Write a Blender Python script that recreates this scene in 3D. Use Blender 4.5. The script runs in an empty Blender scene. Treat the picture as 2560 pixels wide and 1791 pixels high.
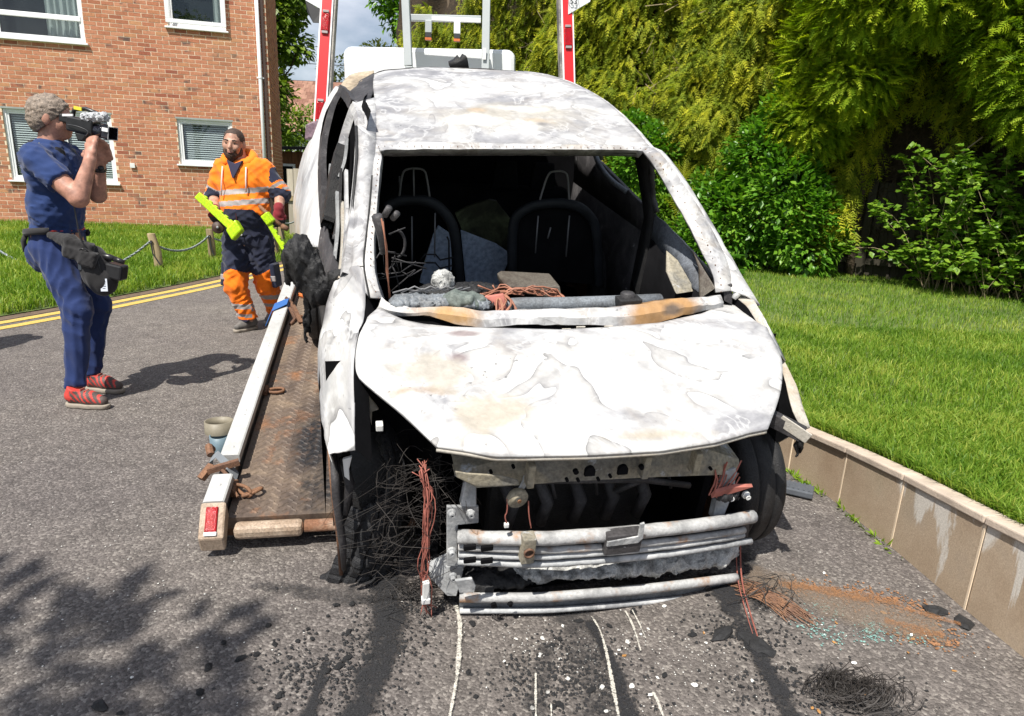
import bpy, math, random
import numpy as np
from mathutils import Vector, Matrix, Euler
from mathutils import noise as mnoise
random.seed(7)
RNG = np.random.default_rng(11)
SC = bpy.context.scene
COL = SC.collection
PI = math.pi
rad = math.radians

# ------------------------------------------------------------------ camera
cam_data = bpy.data.cameras.new('camera')
cam_data.sensor_width = 36.0
cam_data.lens = 36.0 * 1650 / 2560
cam_data.clip_start = 0.05
cam_data.clip_end = 600
cam = bpy.data.objects.new('camera', cam_data)
COL.objects.link(cam)
_p, _r = rad(15.1), rad(2.56)
F = Vector((0, math.cos(_p), -math.sin(_p)))
U0 = Vector((0, math.sin(_p), math.cos(_p)))
R0 = Vector((1, 0, 0))
CR = R0 * math.cos(_r) + U0 * math.sin(_r)
CU = -R0 * math.sin(_r) + U0 * math.cos(_r)
cam.matrix_world = Matrix(((CR.x, CU.x, -F.x, 0), (CR.y, CU.y, -F.y, 0), (CR.z, CU.z, -F.z, 1.40), (0, 0, 0, 1)))
SC.camera = cam

# ------------------------------------------------------------------ sky and sun
SUN_EL = rad(58)
SUN_DIR = Vector((0.44 * math.cos(SUN_EL), 0.898 * math.cos(SUN_EL), -math.sin(SUN_EL)))   # the way the light travels
world = bpy.data.worlds.new('World')
SC.world = world
world.use_nodes = True
wt = world.node_tree
for n in list(wt.nodes):
    wt.nodes.remove(n)
wo = wt.nodes.new('ShaderNodeOutputWorld')
bg = wt.nodes.new('ShaderNodeBackground')
bg.inputs['Strength'].default_value = 0.068
sky = wt.nodes.new('ShaderNodeTexSky')
sky.sky_type = 'NISHITA'
sky.sun_disc = False
sky.sun_elevation = SUN_EL
sky.sun_rotation = math.atan2(-SUN_DIR.x, -SUN_DIR.y)
sky.air_density = 1.0
sky.dust_density = 1.2
# broken cloud laid over the clear sky, the same all round
tc = wt.nodes.new('ShaderNodeTexCoord')
mp = wt.nodes.new('ShaderNodeMapping')
mp.inputs['Scale'].default_value = (1.0, 1.0, 2.2)
mp.inputs['Location'].default_value = (0.35, 0.0, 0.1)
cn = wt.nodes.new('ShaderNodeTexNoise')
cn.inputs['Scale'].default_value = 2.6
cn.inputs['Detail'].default_value = 7
cn.inputs['Roughness'].default_value = 0.55
cr = wt.nodes.new('ShaderNodeValToRGB')
cr.color_ramp.elements[0].position = 0.40
cr.color_ramp.elements[1].position = 0.62
cn2 = wt.nodes.new('ShaderNodeTexNoise')
cn2.inputs['Scale'].default_value = 3.4
cn2.inputs['Detail'].default_value = 5
cc = wt.nodes.new('ShaderNodeValToRGB')
cc.color_ramp.elements[0].position = 0.35
cc.color_ramp.elements[0].color = (5.2, 5.9, 7.6, 1)
cc.color_ramp.elements[1].position = 0.66
cc.color_ramp.elements[1].color = (11.0, 11.4, 12.2, 1)
mx = wt.nodes.new('ShaderNodeMixRGB')
wt.links.new(tc.outputs['Generated'], mp.inputs['Vector'])
wt.links.new(mp.outputs['Vector'], cn.inputs['Vector'])
wt.links.new(mp.outputs['Vector'], cn2.inputs['Vector'])
wt.links.new(cn.outputs['Fac'], cr.inputs['Fac'])
wt.links.new(cn2.outputs['Fac'], cc.inputs['Fac'])
wt.links.new(cr.outputs['Color'], mx.inputs['Fac'])
wt.links.new(sky.outputs['Color'], mx.inputs['Color1'])
wt.links.new(cc.outputs['Color'], mx.inputs['Color2'])
wt.links.new(mx.outputs['Color'], bg.inputs['Color'])
wt.links.new(bg.outputs['Background'], wo.inputs['Surface'])

sun_data = bpy.data.lights.new('sun', 'SUN')
sun_data.energy = 4.7
sun_data.angle = rad(0.53)
sun_data.color = (1.0, 0.955, 0.88)
sun = bpy.data.objects.new('sun', sun_data)
COL.objects.link(sun)
sun.rotation_euler = SUN_DIR.to_track_quat('-Z', 'Y').to_euler()
sun.location = (-6, -8, 16)

SC.view_settings.view_transform = 'Standard'
SC.view_settings.look = 'None'
SC.view_settings.gamma = 1.0
SC.view_settings.use_curve_mapping = False
SC.view_settings.exposure = 0.56

# ------------------------------------------------------------------ object helpers
MATRIX = {}


def link(o):
    COL.objects.link(o)
    return o


def thing(name, label, cat, loc=(0, 0, 0), rot=None, group=None, matrix=None):
    o = bpy.data.objects.new(name, None)
    o.empty_display_size = 0.1
    link(o)
    M = matrix.copy() if matrix else Matrix.Translation(Vector(loc)) @ (Euler(rot).to_matrix().to_4x4() if rot else Matrix())
    o.matrix_basis = M
    MATRIX[o] = M
    o['label'] = label
    o['category'] = cat
    if group:
        o['group'] = group
    return o


def tag(o, label, cat, group=None):
    o['label'] = label
    o['category'] = cat
    if group:
        o['group'] = group
    return o


def root_matrix(parent):
    while parent is not None:
        if parent in MATRIX:
            return MATRIX[parent]
        parent = parent.parent
    return Matrix()


def new_obj(name, me, parent=None, world=True, label=None, kind=None):
    """link a mesh; geometry given in world space is moved into its thing's own space"""
    o = bpy.data.objects.new(name, me)
    link(o)
    if parent is not None:
        o.parent = parent
        if world:
            me.transform(root_matrix(parent).inverted())
    if label:
        o['label'] = label
    if kind:
        o['kind'] = kind
    return o


class MB:
    """collects simple shapes into one mesh"""

    def __init__(self):
        self.v, self.f, self.m, self.mi = [], [], [], 0

    def add(self, vs, fs):
        b = len(self.v)
        self.v += [tuple(p) for p in vs]
        self.f += [tuple(i + b for i in f) for f in fs]
        self.m += [self.mi] * len(fs)
        return self

    def obox(self, c, ax, ay, az, hx, hy, hz):
        c = Vector(c)
        ax, ay, az = Vector(ax).normalized() * hx, Vector(ay).normalized() * hy, Vector(az).normalized() * hz
        vs = [c + ax * i + ay * j + az * k for k in (-1, 1) for j in (-1, 1) for i in (-1, 1)]
        return self.add(vs, [(0, 2, 3, 1), (4, 5, 7, 6), (0, 1, 5, 4), (2, 6, 7, 3), (0, 4, 6, 2), (1, 3, 7, 5)])

    def box(self, lo, hi):
        c = [(a + b) / 2 for a, b in zip(lo, hi)]
        h = [(b - a) / 2 for a, b in zip(lo, hi)]
        return self.obox(c, (1, 0, 0), (0, 1, 0), (0, 0, 1), *h)

    def bar(self, p, q, w, h, up=(0, 0, 1)):
        p, q = Vector(p), Vector(q)
        d = (q - p)
        x = d.cross(Vector(up))
        if x.length < 1e-6:
            x = d.cross(Vector((1, 0, 0)))
        x.normalize()
        u = x.cross(d).normalized()
        return self.obox((p + q) / 2, d, x, u, d.length / 2, w / 2, h / 2)

    def tube(self, pts, r, n=8, cap=True, ellipse=1.0):
        pts = [Vector(p) for p in pts]
        rs = r if isinstance(r, (list, tuple)) else [r] * len(pts)
        prev = None
        rings = []
        for i, p in enumerate(pts):
            if i == 0:
                d = pts[1] - p
            elif i == len(pts) - 1:
                d = p - pts[i - 1]
            else:
                d = pts[i + 1] - pts[i - 1]
            d.normalize()
            if prev is None:
                a = d.cross(Vector((0, 0, 1)))
                if a.length < 0.05:
                    a = d.cross(Vector((0, 1, 0)))
                a.normalize()
            else:
                a = (prev - d * prev.dot(d))
                if a.length < 1e-6:
                    a = d.cross(Vector((0, 0, 1)))
                a.normalize()
            prev = a
            b = d.cross(a)
            rings.append([p + (a * math.cos(2 * PI * k / n) + b * math.sin(2 * PI * k / n) * ellipse) * rs[i] for k in range(n)])
        vs = [v for rg in rings for v in rg]
        fs = []
        for i in range(len(rings) - 1):
            for k in range(n):
                k2 = (k + 1) % n
                fs.append((i * n + k, i * n + k2, (i + 1) * n + k2, (i + 1) * n + k))
        if cap:
            fs.append(tuple(range(n - 1, -1, -1)))
            fs.append(tuple((len(rings) - 1) * n + k for k in range(n)))
        return self.add(vs, fs)

    def prism(self, poly, ext):
        poly = [Vector(p) for p in poly]
        e = Vector(ext)
        n = len(poly)
        vs = poly + [p + e for p in poly]
        fs = [tuple(range(n - 1, -1, -1)), tuple(range(n, 2 * n))]
        for k in range(n):
            k2 = (k + 1) % n
            fs.append((k, k2, n + k2, n + k))
        return self.add(vs, fs)

    def grid(self, rows):
        h, w = len(rows), len(rows[0])
        vs = [p for r in rows for p in r]
        fs = [(i * w + j, i * w + j + 1, (i + 1) * w + j + 1, (i + 1) * w + j) for i in range(h - 1) for j in range(w - 1)]
        return self.add(vs, fs)

    def lathe(self, c, axis, prof, n=24, ref=None):
        """prof: list of (radius, distance along axis)"""
        c, ax = Vector(c), Vector(axis).normalized()
        a = ax.cross(Vector((0, 0, 1)))
        if a.length < 0.05:
            a = ax.cross(Vector((1, 0, 0)))
        a.normalize()
        b = ax.cross(a)
        rings = [[c + ax * t + (a * math.cos(2 * PI * k / n) + b * math.sin(2 * PI * k / n)) * r for k in range(n)] for r, t in prof]
        vs = [v for rg in rings for v in rg]
        fs = []
        for i in range(len(rings) - 1):
            for k in range(n):
                k2 = (k + 1) % n
                fs.append((i * n + k, i * n + k2, (i + 1) * n + k2, (i + 1) * n + k))
        return self.add(vs, fs)

    def ball(self, c, r, n=10, sx=1, sy=1, sz=1):
        c = Vector(c)
        vs, fs = [], []
        for i in range(n + 1):
            t = PI * i / n
            for k in range(2 * n):
                f = PI * k / n
                vs.append((c.x + r * sx * math.sin(t) * math.cos(f), c.y + r * sy * math.sin(t) * math.sin(f), c.z + r * sz * math.cos(t)))
        w = 2 * n
        for i in range(n):
            for k in range(w):
                k2 = (k + 1) % w
                fs.append((i * w + k, (i + 1) * w + k, (i + 1) * w + k2, i * w + k2))
        return self.add(vs, fs)

    def mesh(self, name, mats, smooth=False):
        me = bpy.data.meshes.new(name)
        me.from_pydata(self.v, [], self.f)
        mats = mats if isinstance(mats, (list, tuple)) else [mats]
        for m in mats:
            me.materials.append(m)
        if len(mats) > 1:
            me.polygons.foreach_set('material_index', self.m)
        if smooth:
            me.polygons.foreach_set('use_smooth', [True] * len(me.polygons))
        me.validate()
        me.update()
        return me

    def build(self, name, mats, parent=None, smooth=False, world=True, bevel=0, label=None, kind=None, solid=0, sub=0, offset=0.0):
        o = new_obj(name, self.mesh(name, mats, smooth), parent, world, label, kind)
        if sub:
            s = o.modifiers.new('sub', 'SUBSURF')
            s.levels = s.render_levels = sub
        if solid:
            s = o.modifiers.new('solid', 'SOLIDIFY')
            s.thickness = solid
            s.offset = offset
        if bevel:
            b = o.modifiers.new('bevel', 'BEVEL')
            b.width = bevel
            b.segments = 2
            b.limit_method = 'ANGLE'
            b.angle_limit = rad(40)
        if smooth and bevel:
            try:
                o.data.set_sharp_from_angle(angle=rad(50))
            except Exception:
                pass
        return o


def np_mesh(name, verts, faces, mat, tint=None, smooth=False):
    """verts (N,3), faces (M,k) arrays; tint = one number per face"""
    me = bpy.data.meshes.new(name)
    verts = np.asarray(verts, dtype=np.float32)
    faces = np.asarray(faces, dtype=np.int32)
    M, k = faces.shape
    me.vertices.add(len(verts))
    me.vertices.foreach_set('co', verts.ravel())
    me.loops.add(M * k)
    me.loops.foreach_set('vertex_index', faces.ravel())
    me.polygons.add(M)
    me.polygons.foreach_set('loop_start', np.arange(0, M * k, k, dtype=np.int32))
    if smooth:
        me.polygons.foreach_set('use_smooth', np.ones(M, dtype=bool))
    if tint is not None:
        at = me.attributes.new('tint', 'FLOAT', 'FACE')
        at.data.foreach_set('value', np.asarray(tint, dtype=np.float32))
    me.update(calc_edges=True)
    if mat is not None:
        for m in (mat if isinstance(mat, (list, tuple)) else [mat]):
            me.materials.append(m)
    return me


def copy_obj(o, parent=None):
    c = o.copy()
    link(c)
    if parent is not None:
        c.parent = parent
    return c


# ------------------------------------------------------------------ material helpers
class NT:
    def __init__(self, name):
        self.m = bpy.data.materials.new(name)
        self.m.use_nodes = True
        self.t = self.m.node_tree
        self.b = self.t.nodes['Principled BSDF']
        self.out = self.t.nodes['Material Output']
        self._geo = self._tc = None

    def n(self, kind, **props):
        nd = self.t.nodes.new(kind)
        for k, v in props.items():
            setattr(nd, k, v)
        return nd

    def lk(self, a, b):
        self.t.links.new(a, b)

    def setin(self, sock, v):
        if hasattr(v, 'is_output') or isinstance(v, bpy.types.NodeSocket):
            self.lk(v, sock)
        else:
            if hasattr(sock.default_value, '__len__') and len(sock.default_value) == 4 and len(v) == 3:
                v = (*v, 1)
            sock.default_value = v

    def pos(self):
        if not self._geo:
            self._geo = self.n('ShaderNodeNewGeometry')
        return self._geo.outputs['Position']

    def geo(self, out):
        self.pos()
        return self._geo.outputs[out]

    def obj(self):
        if not self._tc:
            self._tc = self.n('ShaderNodeTexCoord')
        return self._tc.outputs['Object']

    def uv(self):
        self.obj()
        return self._tc.outputs['UV']

    def map(self, vec, scale=(1, 1, 1), loc=(0, 0, 0), rot=(0, 0, 0)):
        m = self.n('ShaderNodeMapping')
        self.lk(vec, m.inputs['Vector'])
        m.inputs['Scale'].default_value = scale
        m.inputs['Location'].default_value = loc
        m.inputs['Rotation'].default_value = rot
        return m.outputs['Vector']

    def noise(self, vec, scale, detail=4, rough=0.5, dist=0.0, color=False):
        m = self.n('ShaderNodeTexNoise')
        self.lk(vec, m.inputs['Vector'])
        m.inputs['Scale'].default_value = scale
        m.inputs['Detail'].default_value = detail
        m.inputs['Roughness'].default_value = rough
        m.inputs['Distortion'].default_value = dist
        return m.outputs['Color' if color else 'Fac']

    def voro(self, vec, scale, feature='F1', out='Distance'):
        m = self.n('ShaderNodeTexVoronoi')
        m.feature = feature
        self.lk(vec, m.inputs['Vector'])
        m.inputs['Scale'].default_value = scale
        return m.outputs[out]

    def wave(self, vec, scale, dist=0.0, detail=2, dirn='X', dscale=1.0):
        m = self.n('ShaderNodeTexWave')
        m.bands_direction = dirn
        self.lk(vec, m.inputs['Vector'])
        m.inputs['Scale'].default_value = scale
        m.inputs['Distortion'].default_value = dist
        m.inputs['Detail'].default_value = detail
        m.inputs['Detail Scale'].default_value = dscale
        return m.outputs['Fac']

    def ramp(self, fac, stops, interp='LINEAR'):
        m = self.n('ShaderNodeValToRGB')
        m.color_ramp.interpolation = interp
        e = m.color_ramp.elements
        while len(e) < len(stops):
            e.new(0.5)
        for el, (p, c) in zip(e, stops):
            el.position = p
            el.color = (c, c, c, 1) if isinstance(c, (int, float)) else (*c, 1)
        self.lk(fac, m.inputs['Fac'])
        return m.outputs['Color']

    def mix(self, fac, a, b, mode='MIX'):
        m = self.n('ShaderNodeMixRGB', blend_type=mode)
        self.setin(m.inputs['Fac'], fac)
        self.setin(m.inputs['Color1'], a)
        self.setin(m.inputs['Color2'], b)
        return m.outputs['Color']

    def math(self, op, a, b=0.0, c=0.0, clamp=False):
        m = self.n('ShaderNodeMath', operation=op, use_clamp=clamp)
        self.setin(m.inputs[0], a)
        self.setin(m.inputs[1], b)
        self.setin(m.inputs[2], c)
        return m.outputs[0]

    def sep(self, vec):
        m = self.n('ShaderNodeSeparateXYZ')
        self.lk(vec, m.inputs[0])
        return m.outputs

    def attr(self, name):
        m = self.n('ShaderNodeAttribute', attribute_name=name)
        return m.outputs['Fac']

    def rnd(self):
        """one number for each object and each loose piece"""
        a = self.geo('Random Per Island')
        o = self.n('ShaderNodeObjectInfo').outputs['Random']
        return self.math('FRACT', self.math('ADD', a, o))

    def bump(self, height, strength=0.3, dist=0.01, normal=None):
        m = self.n('ShaderNodeBump')
        m.inputs['Strength'].default_value = strength
        m.inputs['Distance'].default_value = dist
        self.lk(height, m.inputs['Height'])
        if normal is not None:
            self.lk(normal, m.inputs['Normal'])
        self.lk(m.outputs['Normal'], self.b.inputs['Normal'])
        return m.outputs['Normal']

    def blob(self, vec, c, r, wob=0.5, nscale=3.0):
        """soft irregular patch round a point: 1 inside, 0 outside"""
        d = self.n('ShaderNodeVectorMath', operation='SUBTRACT')
        self.lk(vec, d.inputs[0])
        d.inputs[1].default_value = c
        s = self.n('ShaderNodeVectorMath', operation='DIVIDE')
        self.lk(d.outputs[0], s.inputs[0])
        s.inputs[1].default_value = r if hasattr(r, '__len__') else (r, r, r)
        l = self.n('ShaderNodeVectorMath', operation='LENGTH')
        self.lk(s.outputs[0], l.inputs[0])
        nz = self.noise(vec, nscale, 5, 0.6)
        v = self.math('ADD', l.outputs['Value'], self.math('MULTIPLY', self.math('SUBTRACT', nz, 0.5), wob * 4))
        return self.ramp(v, [(0.35, 1.0), (1.15, 0.0)])

    def done(self, color=None, rough=None, metal=None, spec=None):
        if color is not None:
            self.setin(self.b.inputs['Base Color'], color)
        if rough is not None:
            self.setin(self.b.inputs['Roughness'], rough)
        if metal is not None:
            self.setin(self.b.inputs['Metallic'], metal)
        if spec is not None:
            self.b.inputs['Specular IOR Level'].default_value = spec
        return self.m


def simple(name, c, rough=0.6, var=0.25, scale=8.0, bump=0.0, bscale=40.0, metal=0.0, spec=0.5, bdist=0.004):
    """one colour with mottling and a fine relief"""
    k = NT(name)
    v = k.obj()
    nz = k.noise(v, scale, 6, 0.6)
    c0 = tuple(x * (1 - var) for x in c)
    c1 = tuple(min(1, x * (1 + var)) for x in c)
    col = k.ramp(nz, [(0.3, c0), (0.7, c1)])
    if bump:
        k.bump(k.noise(v, bscale, 4, 0.6), bump, bdist)
    return k.done(col, rough, metal, spec)

# ------------------------------------------------------------------ materials
MAT = {}


def m_asphalt():
    k = NT('asphalt')
    v = k.pos()
    cell = k.voro(v, 115, 'F1', 'Color')
    cv = k.sep(cell)[0]
    base = k.ramp(cv, [(0.0, (0.042, 0.038, 0.036)), (0.40, (0.125, 0.112, 0.105)), (0.8, (0.235, 0.212, 0.197)), (1.0, (0.46, 0.43, 0.39))])
    fine = k.noise(v, 330, 3, 0.6)
    base = k.mix(0.55, base, k.ramp(fine, [(0.3, (0.055, 0.050, 0.047)), (0.7, (0.235, 0.212, 0.197))]))
    big = k.noise(v, 0.55, 5, 0.6)
    base = k.mix(1.0, base, k.ramp(big, [(0.3, (0.78, 0.76, 0.78)), (0.7, (1.12, 1.1, 1.05))]), 'MULTIPLY')
    mid = k.noise(v, 7, 4, 0.65)
    base = k.mix(1.0, base, k.ramp(mid, [(0.25, 0.72), (0.6, 1.05)]), 'MULTIPLY')
    dist = k.voro(v, 115)
    h = k.math('ADD', k.math('MULTIPLY', dist, -1.0), k.math('MULTIPLY', fine, 0.6))
    k.bump(h, 0.7, 0.006)
    return k.done(base, 0.85, 0, 0.3)


def m_burnt(name, accents=(), white=0.5, beige=0.4, scale=1.0, stretch=(1, 1, 1), contour=1.0):
    """paint burnt off steel: ash white, grey and straw swirls with thin tide lines; accents = (centre, radius, colour, wobble)"""
    k = NT(name)
    v = k.map(k.obj(), stretch)
    big = k.noise(v, 1.7 * scale, 5, 0.55, 2.2)
    col = k.ramp(big, [(0.30 - 0.1 * (white - .5), (0.21, 0.21, 0.225)), (0.42 - 0.2 * (white - .5), (0.29, 0.288, 0.30)), (0.50 - 0.2 * (white - .5), (0.40, 0.398, 0.405)), (0.72, (0.64, 0.635, 0.63))])
    nb = k.noise(k.map(v, (1, 1, 1), (7.3, 2.1, 4.4)), 2.3 * scale, 5, 0.6, 1.5)
    col = k.mix(k.math('MULTIPLY', k.ramp(nb, [(0.48, 0.0), (0.66, 1.0)]), beige), col, (0.34, 0.285, 0.215))
    # tide lines: thin dark rims round the islands
    ln = k.math('FRACT', k.math('MULTIPLY', k.noise(v, 1.25 * scale, 2.5, 0.45, 1.6), 6.0))
    tide = k.ramp(ln, [(0.0, (0.14, 0.14, 0.14)), (0.02, (0.27, 0.265, 0.26)), (0.10, (0.43, 0.42, 0.405)), (0.5, (0.58, 0.575, 0.56)), (0.985, (0.63, 0.625, 0.61)), (1.0, (0.14, 0.14, 0.14))])
    lm2 = k.ramp(k.noise(v, 1.9 * scale, 4, 0.55, 0.8), [(0.44, 0.0), (0.58, 1.0)])
    col = k.mix(k.math('MULTIPLY', lm2, 0.8 * contour), col, tide)
    wl = k.ramp(k.math('PINGPONG', k.math('ADD', k.math('MULTIPLY', k.noise(v, 3.0 * scale, 4, 0.55, 1.4), 4.0), 0.3), 0.5), [(0.0, 1.0), (0.14, 0.0)])
    col = k.mix(k.math('MULTIPLY', wl, 0.45), col, (0.66, 0.66, 0.655))
    # speckle and flakes
    sp = k.ramp(k.noise(v, 46, 3, 0.6), [(0.64, 0.0), (0.70, 1.0)])
    spm = k.ramp(k.noise(v, 3.4, 3), [(0.48, 0.0), (0.62, 1.0)])
    col = k.mix(k.math('MULTIPLY', k.math('MULTIPLY', sp, spm), 0.8), col, (0.14, 0.14, 0.14))
    for c, r, color, wob in accents:
        f = k.blob(k.obj(), c, r, wob, 5.0)
        col = k.mix(k.math('MULTIPLY', f, 0.85), col, color)
    col = k.mix(1.0, col, k.ramp(k.noise(v, 24, 6, 0.65), [(0.3, 0.80), (0.68, 1.10)]), 'MULTIPLY')
    hb = k.math('ADD', k.math('MULTIPLY', k.noise(v, 11, 4, 0.6), 1.0), k.math('MULTIPLY', k.noise(v, 60, 3), 0.25))
    k.bump(hb, 0.25, 0.012)
    return k.done(col, 0.55, 0.0, 0.35)


def m_scorched(name, base, burnt, lo, hi, scale=2.0, rough=0.6, stretch=(1, 1, 1), extra=None, bump=0.3, fine=(0.6, 1.15)):
    """two burnt colours split by a ragged noise edge"""
    k = NT(name)
    v = k.map(k.obj(), stretch)
    nz = k.noise(v, scale, 7, 0.65, 0.6)
    col = k.ramp(nz, [(lo, base), (hi, burnt)])
    fz = k.noise(v, scale * 14, 4, 0.6)
    col = k.mix(1.0, col, k.ramp(fz, [(0.3, fine[0]), (0.65, fine[1])]), 'MULTIPLY')
    if extra:
        ec, elo, ehi = extra
        ez = k.noise(k.map(v, (1, 1, 1), (3.3, 1.7, 9.1)), scale * 1.7, 6, 0.65)
        col = k.mix(k.ramp(ez, [(elo, 0.0), (ehi, 1.0)]), col, ec)
    k.bump(fz, bump, 0.006)
    return k.done(col, rough, 0, 0.4)


def m_brick():
    k = NT('red_brick')
    r = k.rnd()
    v = k.pos()
    col = k.ramp(r, [(0.0, (0.40, 0.155, 0.088)), (0.18, (0.49, 0.205, 0.120)), (0.45, (0.53, 0.245, 0.145)), (0.7, (0.46, 0.180, 0.100)), (0.82, (0.52, 0.26, 0.135)), (0.92, (0.33, 0.110, 0.068)), (1.0, (0.50, 0.225, 0.125))])
    heart = k.ramp(k.noise(v, 4.6, 2, 0.5), [(0.54, 0.0), (0.66, 1.0)])
    pick = k.ramp(k.math('FRACT', k.math('MULTIPLY', r, 7.31)), [(0.72, 0.0), (0.8, 1.0)])
    col = k.mix(k.math('MULTIPLY', k.math('MULTIPLY', heart, pick), 0.85), col, (0.095, 0.075, 0.07))
    col = k.mix(1.0, col, k.ramp(k.noise(v, 30, 5, 0.65), [(0.3, 0.8), (0.7, 1.15)]), 'MULTIPLY')
    col = k.mix(k.math('MULTIPLY', k.ramp(k.noise(v, 0.9, 4), [(0.5, 0.0), (0.72, 1.0)]), 0.35), col, (0.46, 0.26, 0.14))
    k.bump(k.noise(v, 160, 4, 0.6), 0.35, 0.004)
    return k.done(col, 0.88, 0, 0.2)


def m_concrete():
    k = NT('stained_concrete')
    v = k.pos()
    s = k.sep(v)
    base = k.ramp(k.noise(v, 3.2, 6, 0.6), [(0.3, (0.36, 0.265, 0.18)), (0.6, (0.46, 0.36, 0.26)), (0.8, (0.40, 0.325, 0.25))])
    # lime runs: pale streaks stretched down the face
    st = k.noise(k.map(v, (5.0, 5.0, 0.9)), 1.5, 6, 0.6, 0.5)
    m = k.math('ADD', st, k.math('MULTIPLY', s[2], 0.55))
    base = k.mix(k.ramp(m, [(0.655, 0.0), (0.70, 0.9)]), base, (0.66, 0.62, 0.56))
    gr = k.noise(k.map(v, (3.0, 3.0, 1.0), (4, 2, 7)), 1.7, 5, 0.6)
    base = k.mix(k.math('MULTIPLY', k.ramp(gr, [(0.52, 0.0), (0.7, 0.7)]), k.ramp(s[2], [(0.1, 0.0), (0.4, 1.0)])), base, (0.24, 0.235, 0.15))
    fine = k.noise(v, 190, 4, 0.6)
    base = k.mix(1.0, base, k.ramp(fine, [(0.3, 0.78), (0.7, 1.12)]), 'MULTIPLY')
    cord = k.wave(v, 95, 2.0, 2, 'Z')
    k.bump(k.math('ADD', k.math('MULTIPLY', cord, 0.4), fine), 0.4, 0.003)
    return k.done(base, 0.9, 0, 0.2)


def m_deck():
    k = NT('tread_plate')
    v = k.obj()
    nz = k.noise(v, 3.2, 7, 0.62, 0.7)
    col = k.ramp(nz, [(0.28, (0.085, 0.062, 0.05)), (0.45, (0.155, 0.115, 0.088)), (0.6, (0.235, 0.175, 0.125)), (0.78, (0.30, 0.15, 0.07))])
    rr = k.noise(k.map(v, (1, 1, 1), (3, 5, 1)), 6.5, 5, 0.6)
    col = k.mix(k.math('MULTIPLY', k.ramp(rr, [(0.56, 0.0), (0.72, 1.0)]), 0.75), col, (0.34, 0.145, 0.055))
    # oily soot track where the wheel dragged
    s1 = k.blob(v, (0.36, 0.55, 0), (0.15, 0.42, 0.4), 0.42, 7)
    s2 = k.blob(v, (0.50, 0.16, 0), (0.24, 0.26, 0.4), 0.45, 8)
    s3 = k.blob(v, (0.44, 1.0, 0), (0.14, 0.22, 0.4), 0.4, 9)
    m = k.math('MAXIMUM', k.math('MAXIMUM', s1, s2), s3)
    m = k.math('MULTIPLY', m, k.ramp(k.noise(v, 38, 4, 0.7), [(0.33, 0.55), (0.55, 1.0)]))
    col = k.mix(m, col, (0.022, 0.022, 0.024))
    col = k.mix(1.0, col, k.ramp(k.noise(v, 60, 4, 0.65), [(0.3, 0.7), (0.7, 1.2)]), 'MULTIPLY')
    k.bump(k.noise(v, 120, 4, 0.6), 0.3, 0.003)
    return k.done(col, k.ramp(nz, [(0.3, 0.38), (0.6, 0.7)]), 0.25, 0.5)


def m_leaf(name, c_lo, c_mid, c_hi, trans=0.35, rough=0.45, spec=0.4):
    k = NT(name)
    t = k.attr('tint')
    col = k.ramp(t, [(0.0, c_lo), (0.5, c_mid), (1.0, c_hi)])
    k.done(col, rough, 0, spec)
    tr = k.n('ShaderNodeBsdfTranslucent')
    k.lk(k.mix(1.0, col, (1.15, 1.2, 0.55), 'MULTIPLY'), tr.inputs['Color'])
    ms = k.n('ShaderNodeMixShader')
    ms.inputs['Fac'].default_value = trans
    k.lk(k.b.outputs[0], ms.inputs[1])
    k.lk(tr.outputs[0], ms.inputs[2])
    k.lk(ms.outputs[0], k.out.inputs['Surface'])
    return k.m


def m_stain(name, color, grain=60, lo=0.35, hi=0.6, strength=1.0, rough=0.9, big=6.0):
    """thin deposit lying on the road: feathers out to its edge (uv v = 0 / 1) and breaks up over the chippings"""
    k = NT(name)
    v = k.pos()
    e = k.sep(k.uv())
    edge = k.math('SUBTRACT', 1.0, k.math('ABSOLUTE', k.math('SUBTRACT', k.math('MULTIPLY', e[1], 2.0), 1.0)))
    end = k.math('SUBTRACT', 1.0, k.math('ABSOLUTE', k.math('SUBTRACT', k.math('MULTIPLY', e[0], 2.0), 1.0)))
    edge = k.math('MULTIPLY', k.ramp(k.math('ADD', edge, k.math('MULTIPLY', k.math('SUBTRACT', k.noise(v, 11, 5, 0.65), 0.5), 1.1)), [(0.05, 0.0), (0.75, 1.0)]), k.ramp(end, [(0.0, 0.0), (0.12, 1.0)]))
    nz = k.math('ADD', k.math('MULTIPLY', k.noise(v, grain, 4, 0.65), 0.6), k.math('MULTIPLY', k.noise(v, big, 4, 0.6), 0.5))
    a = k.math('ADD', nz, k.math('MULTIPLY', k.math('SUBTRACT', edge, 0.55), 0.55))
    a = k.math('MULTIPLY', k.ramp(a, [(lo, 0.0), (hi, 1.0)]), k.math('MULTIPLY', k.ramp(edge, [(0.0, 0.0), (0.15, 1.0)]), strength))
    k.done(k.mix(1.0, color if hasattr(color, 'is_output') else (*color, 1), k.ramp(k.noise(v, grain * 2.0, 3), [(0.3, 0.6), (0.7, 1.25)]), 'MULTIPLY'), rough, 0, 0.3)
    k.lk(a, k.b.inputs['Alpha'])
    return k.m


def m_cloth(name, c, var=0.12, weave=500, rough=0.85, dirt=None):
    k = NT(name)
    v = k.obj()
    col = k.ramp(k.noise(v, 6, 5, 0.6), [(0.3, tuple(x * (1 - var) for x in c)), (0.7, tuple(min(1, x * (1 + var)) for x in c))])
    if dirt:
        col = k.mix(k.math('MULTIPLY', k.ramp(k.noise(v, 9, 5, 0.65), [(0.55, 0.0), (0.7, 1.0)]), 0.5), col, dirt)
    k.bump(k.noise(v, weave, 2, 0.5), 0.25, 0.002)
    k.b.inputs['Sheen Weight'].default_value = 0.15
    return k.done(col, rough, 0, 0.2)


def m_glass_dark(name, c=(0.012, 0.014, 0.015), rough=0.03):
    k = NT(name)
    return k.done(c, rough, 0, 0.9)


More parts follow.
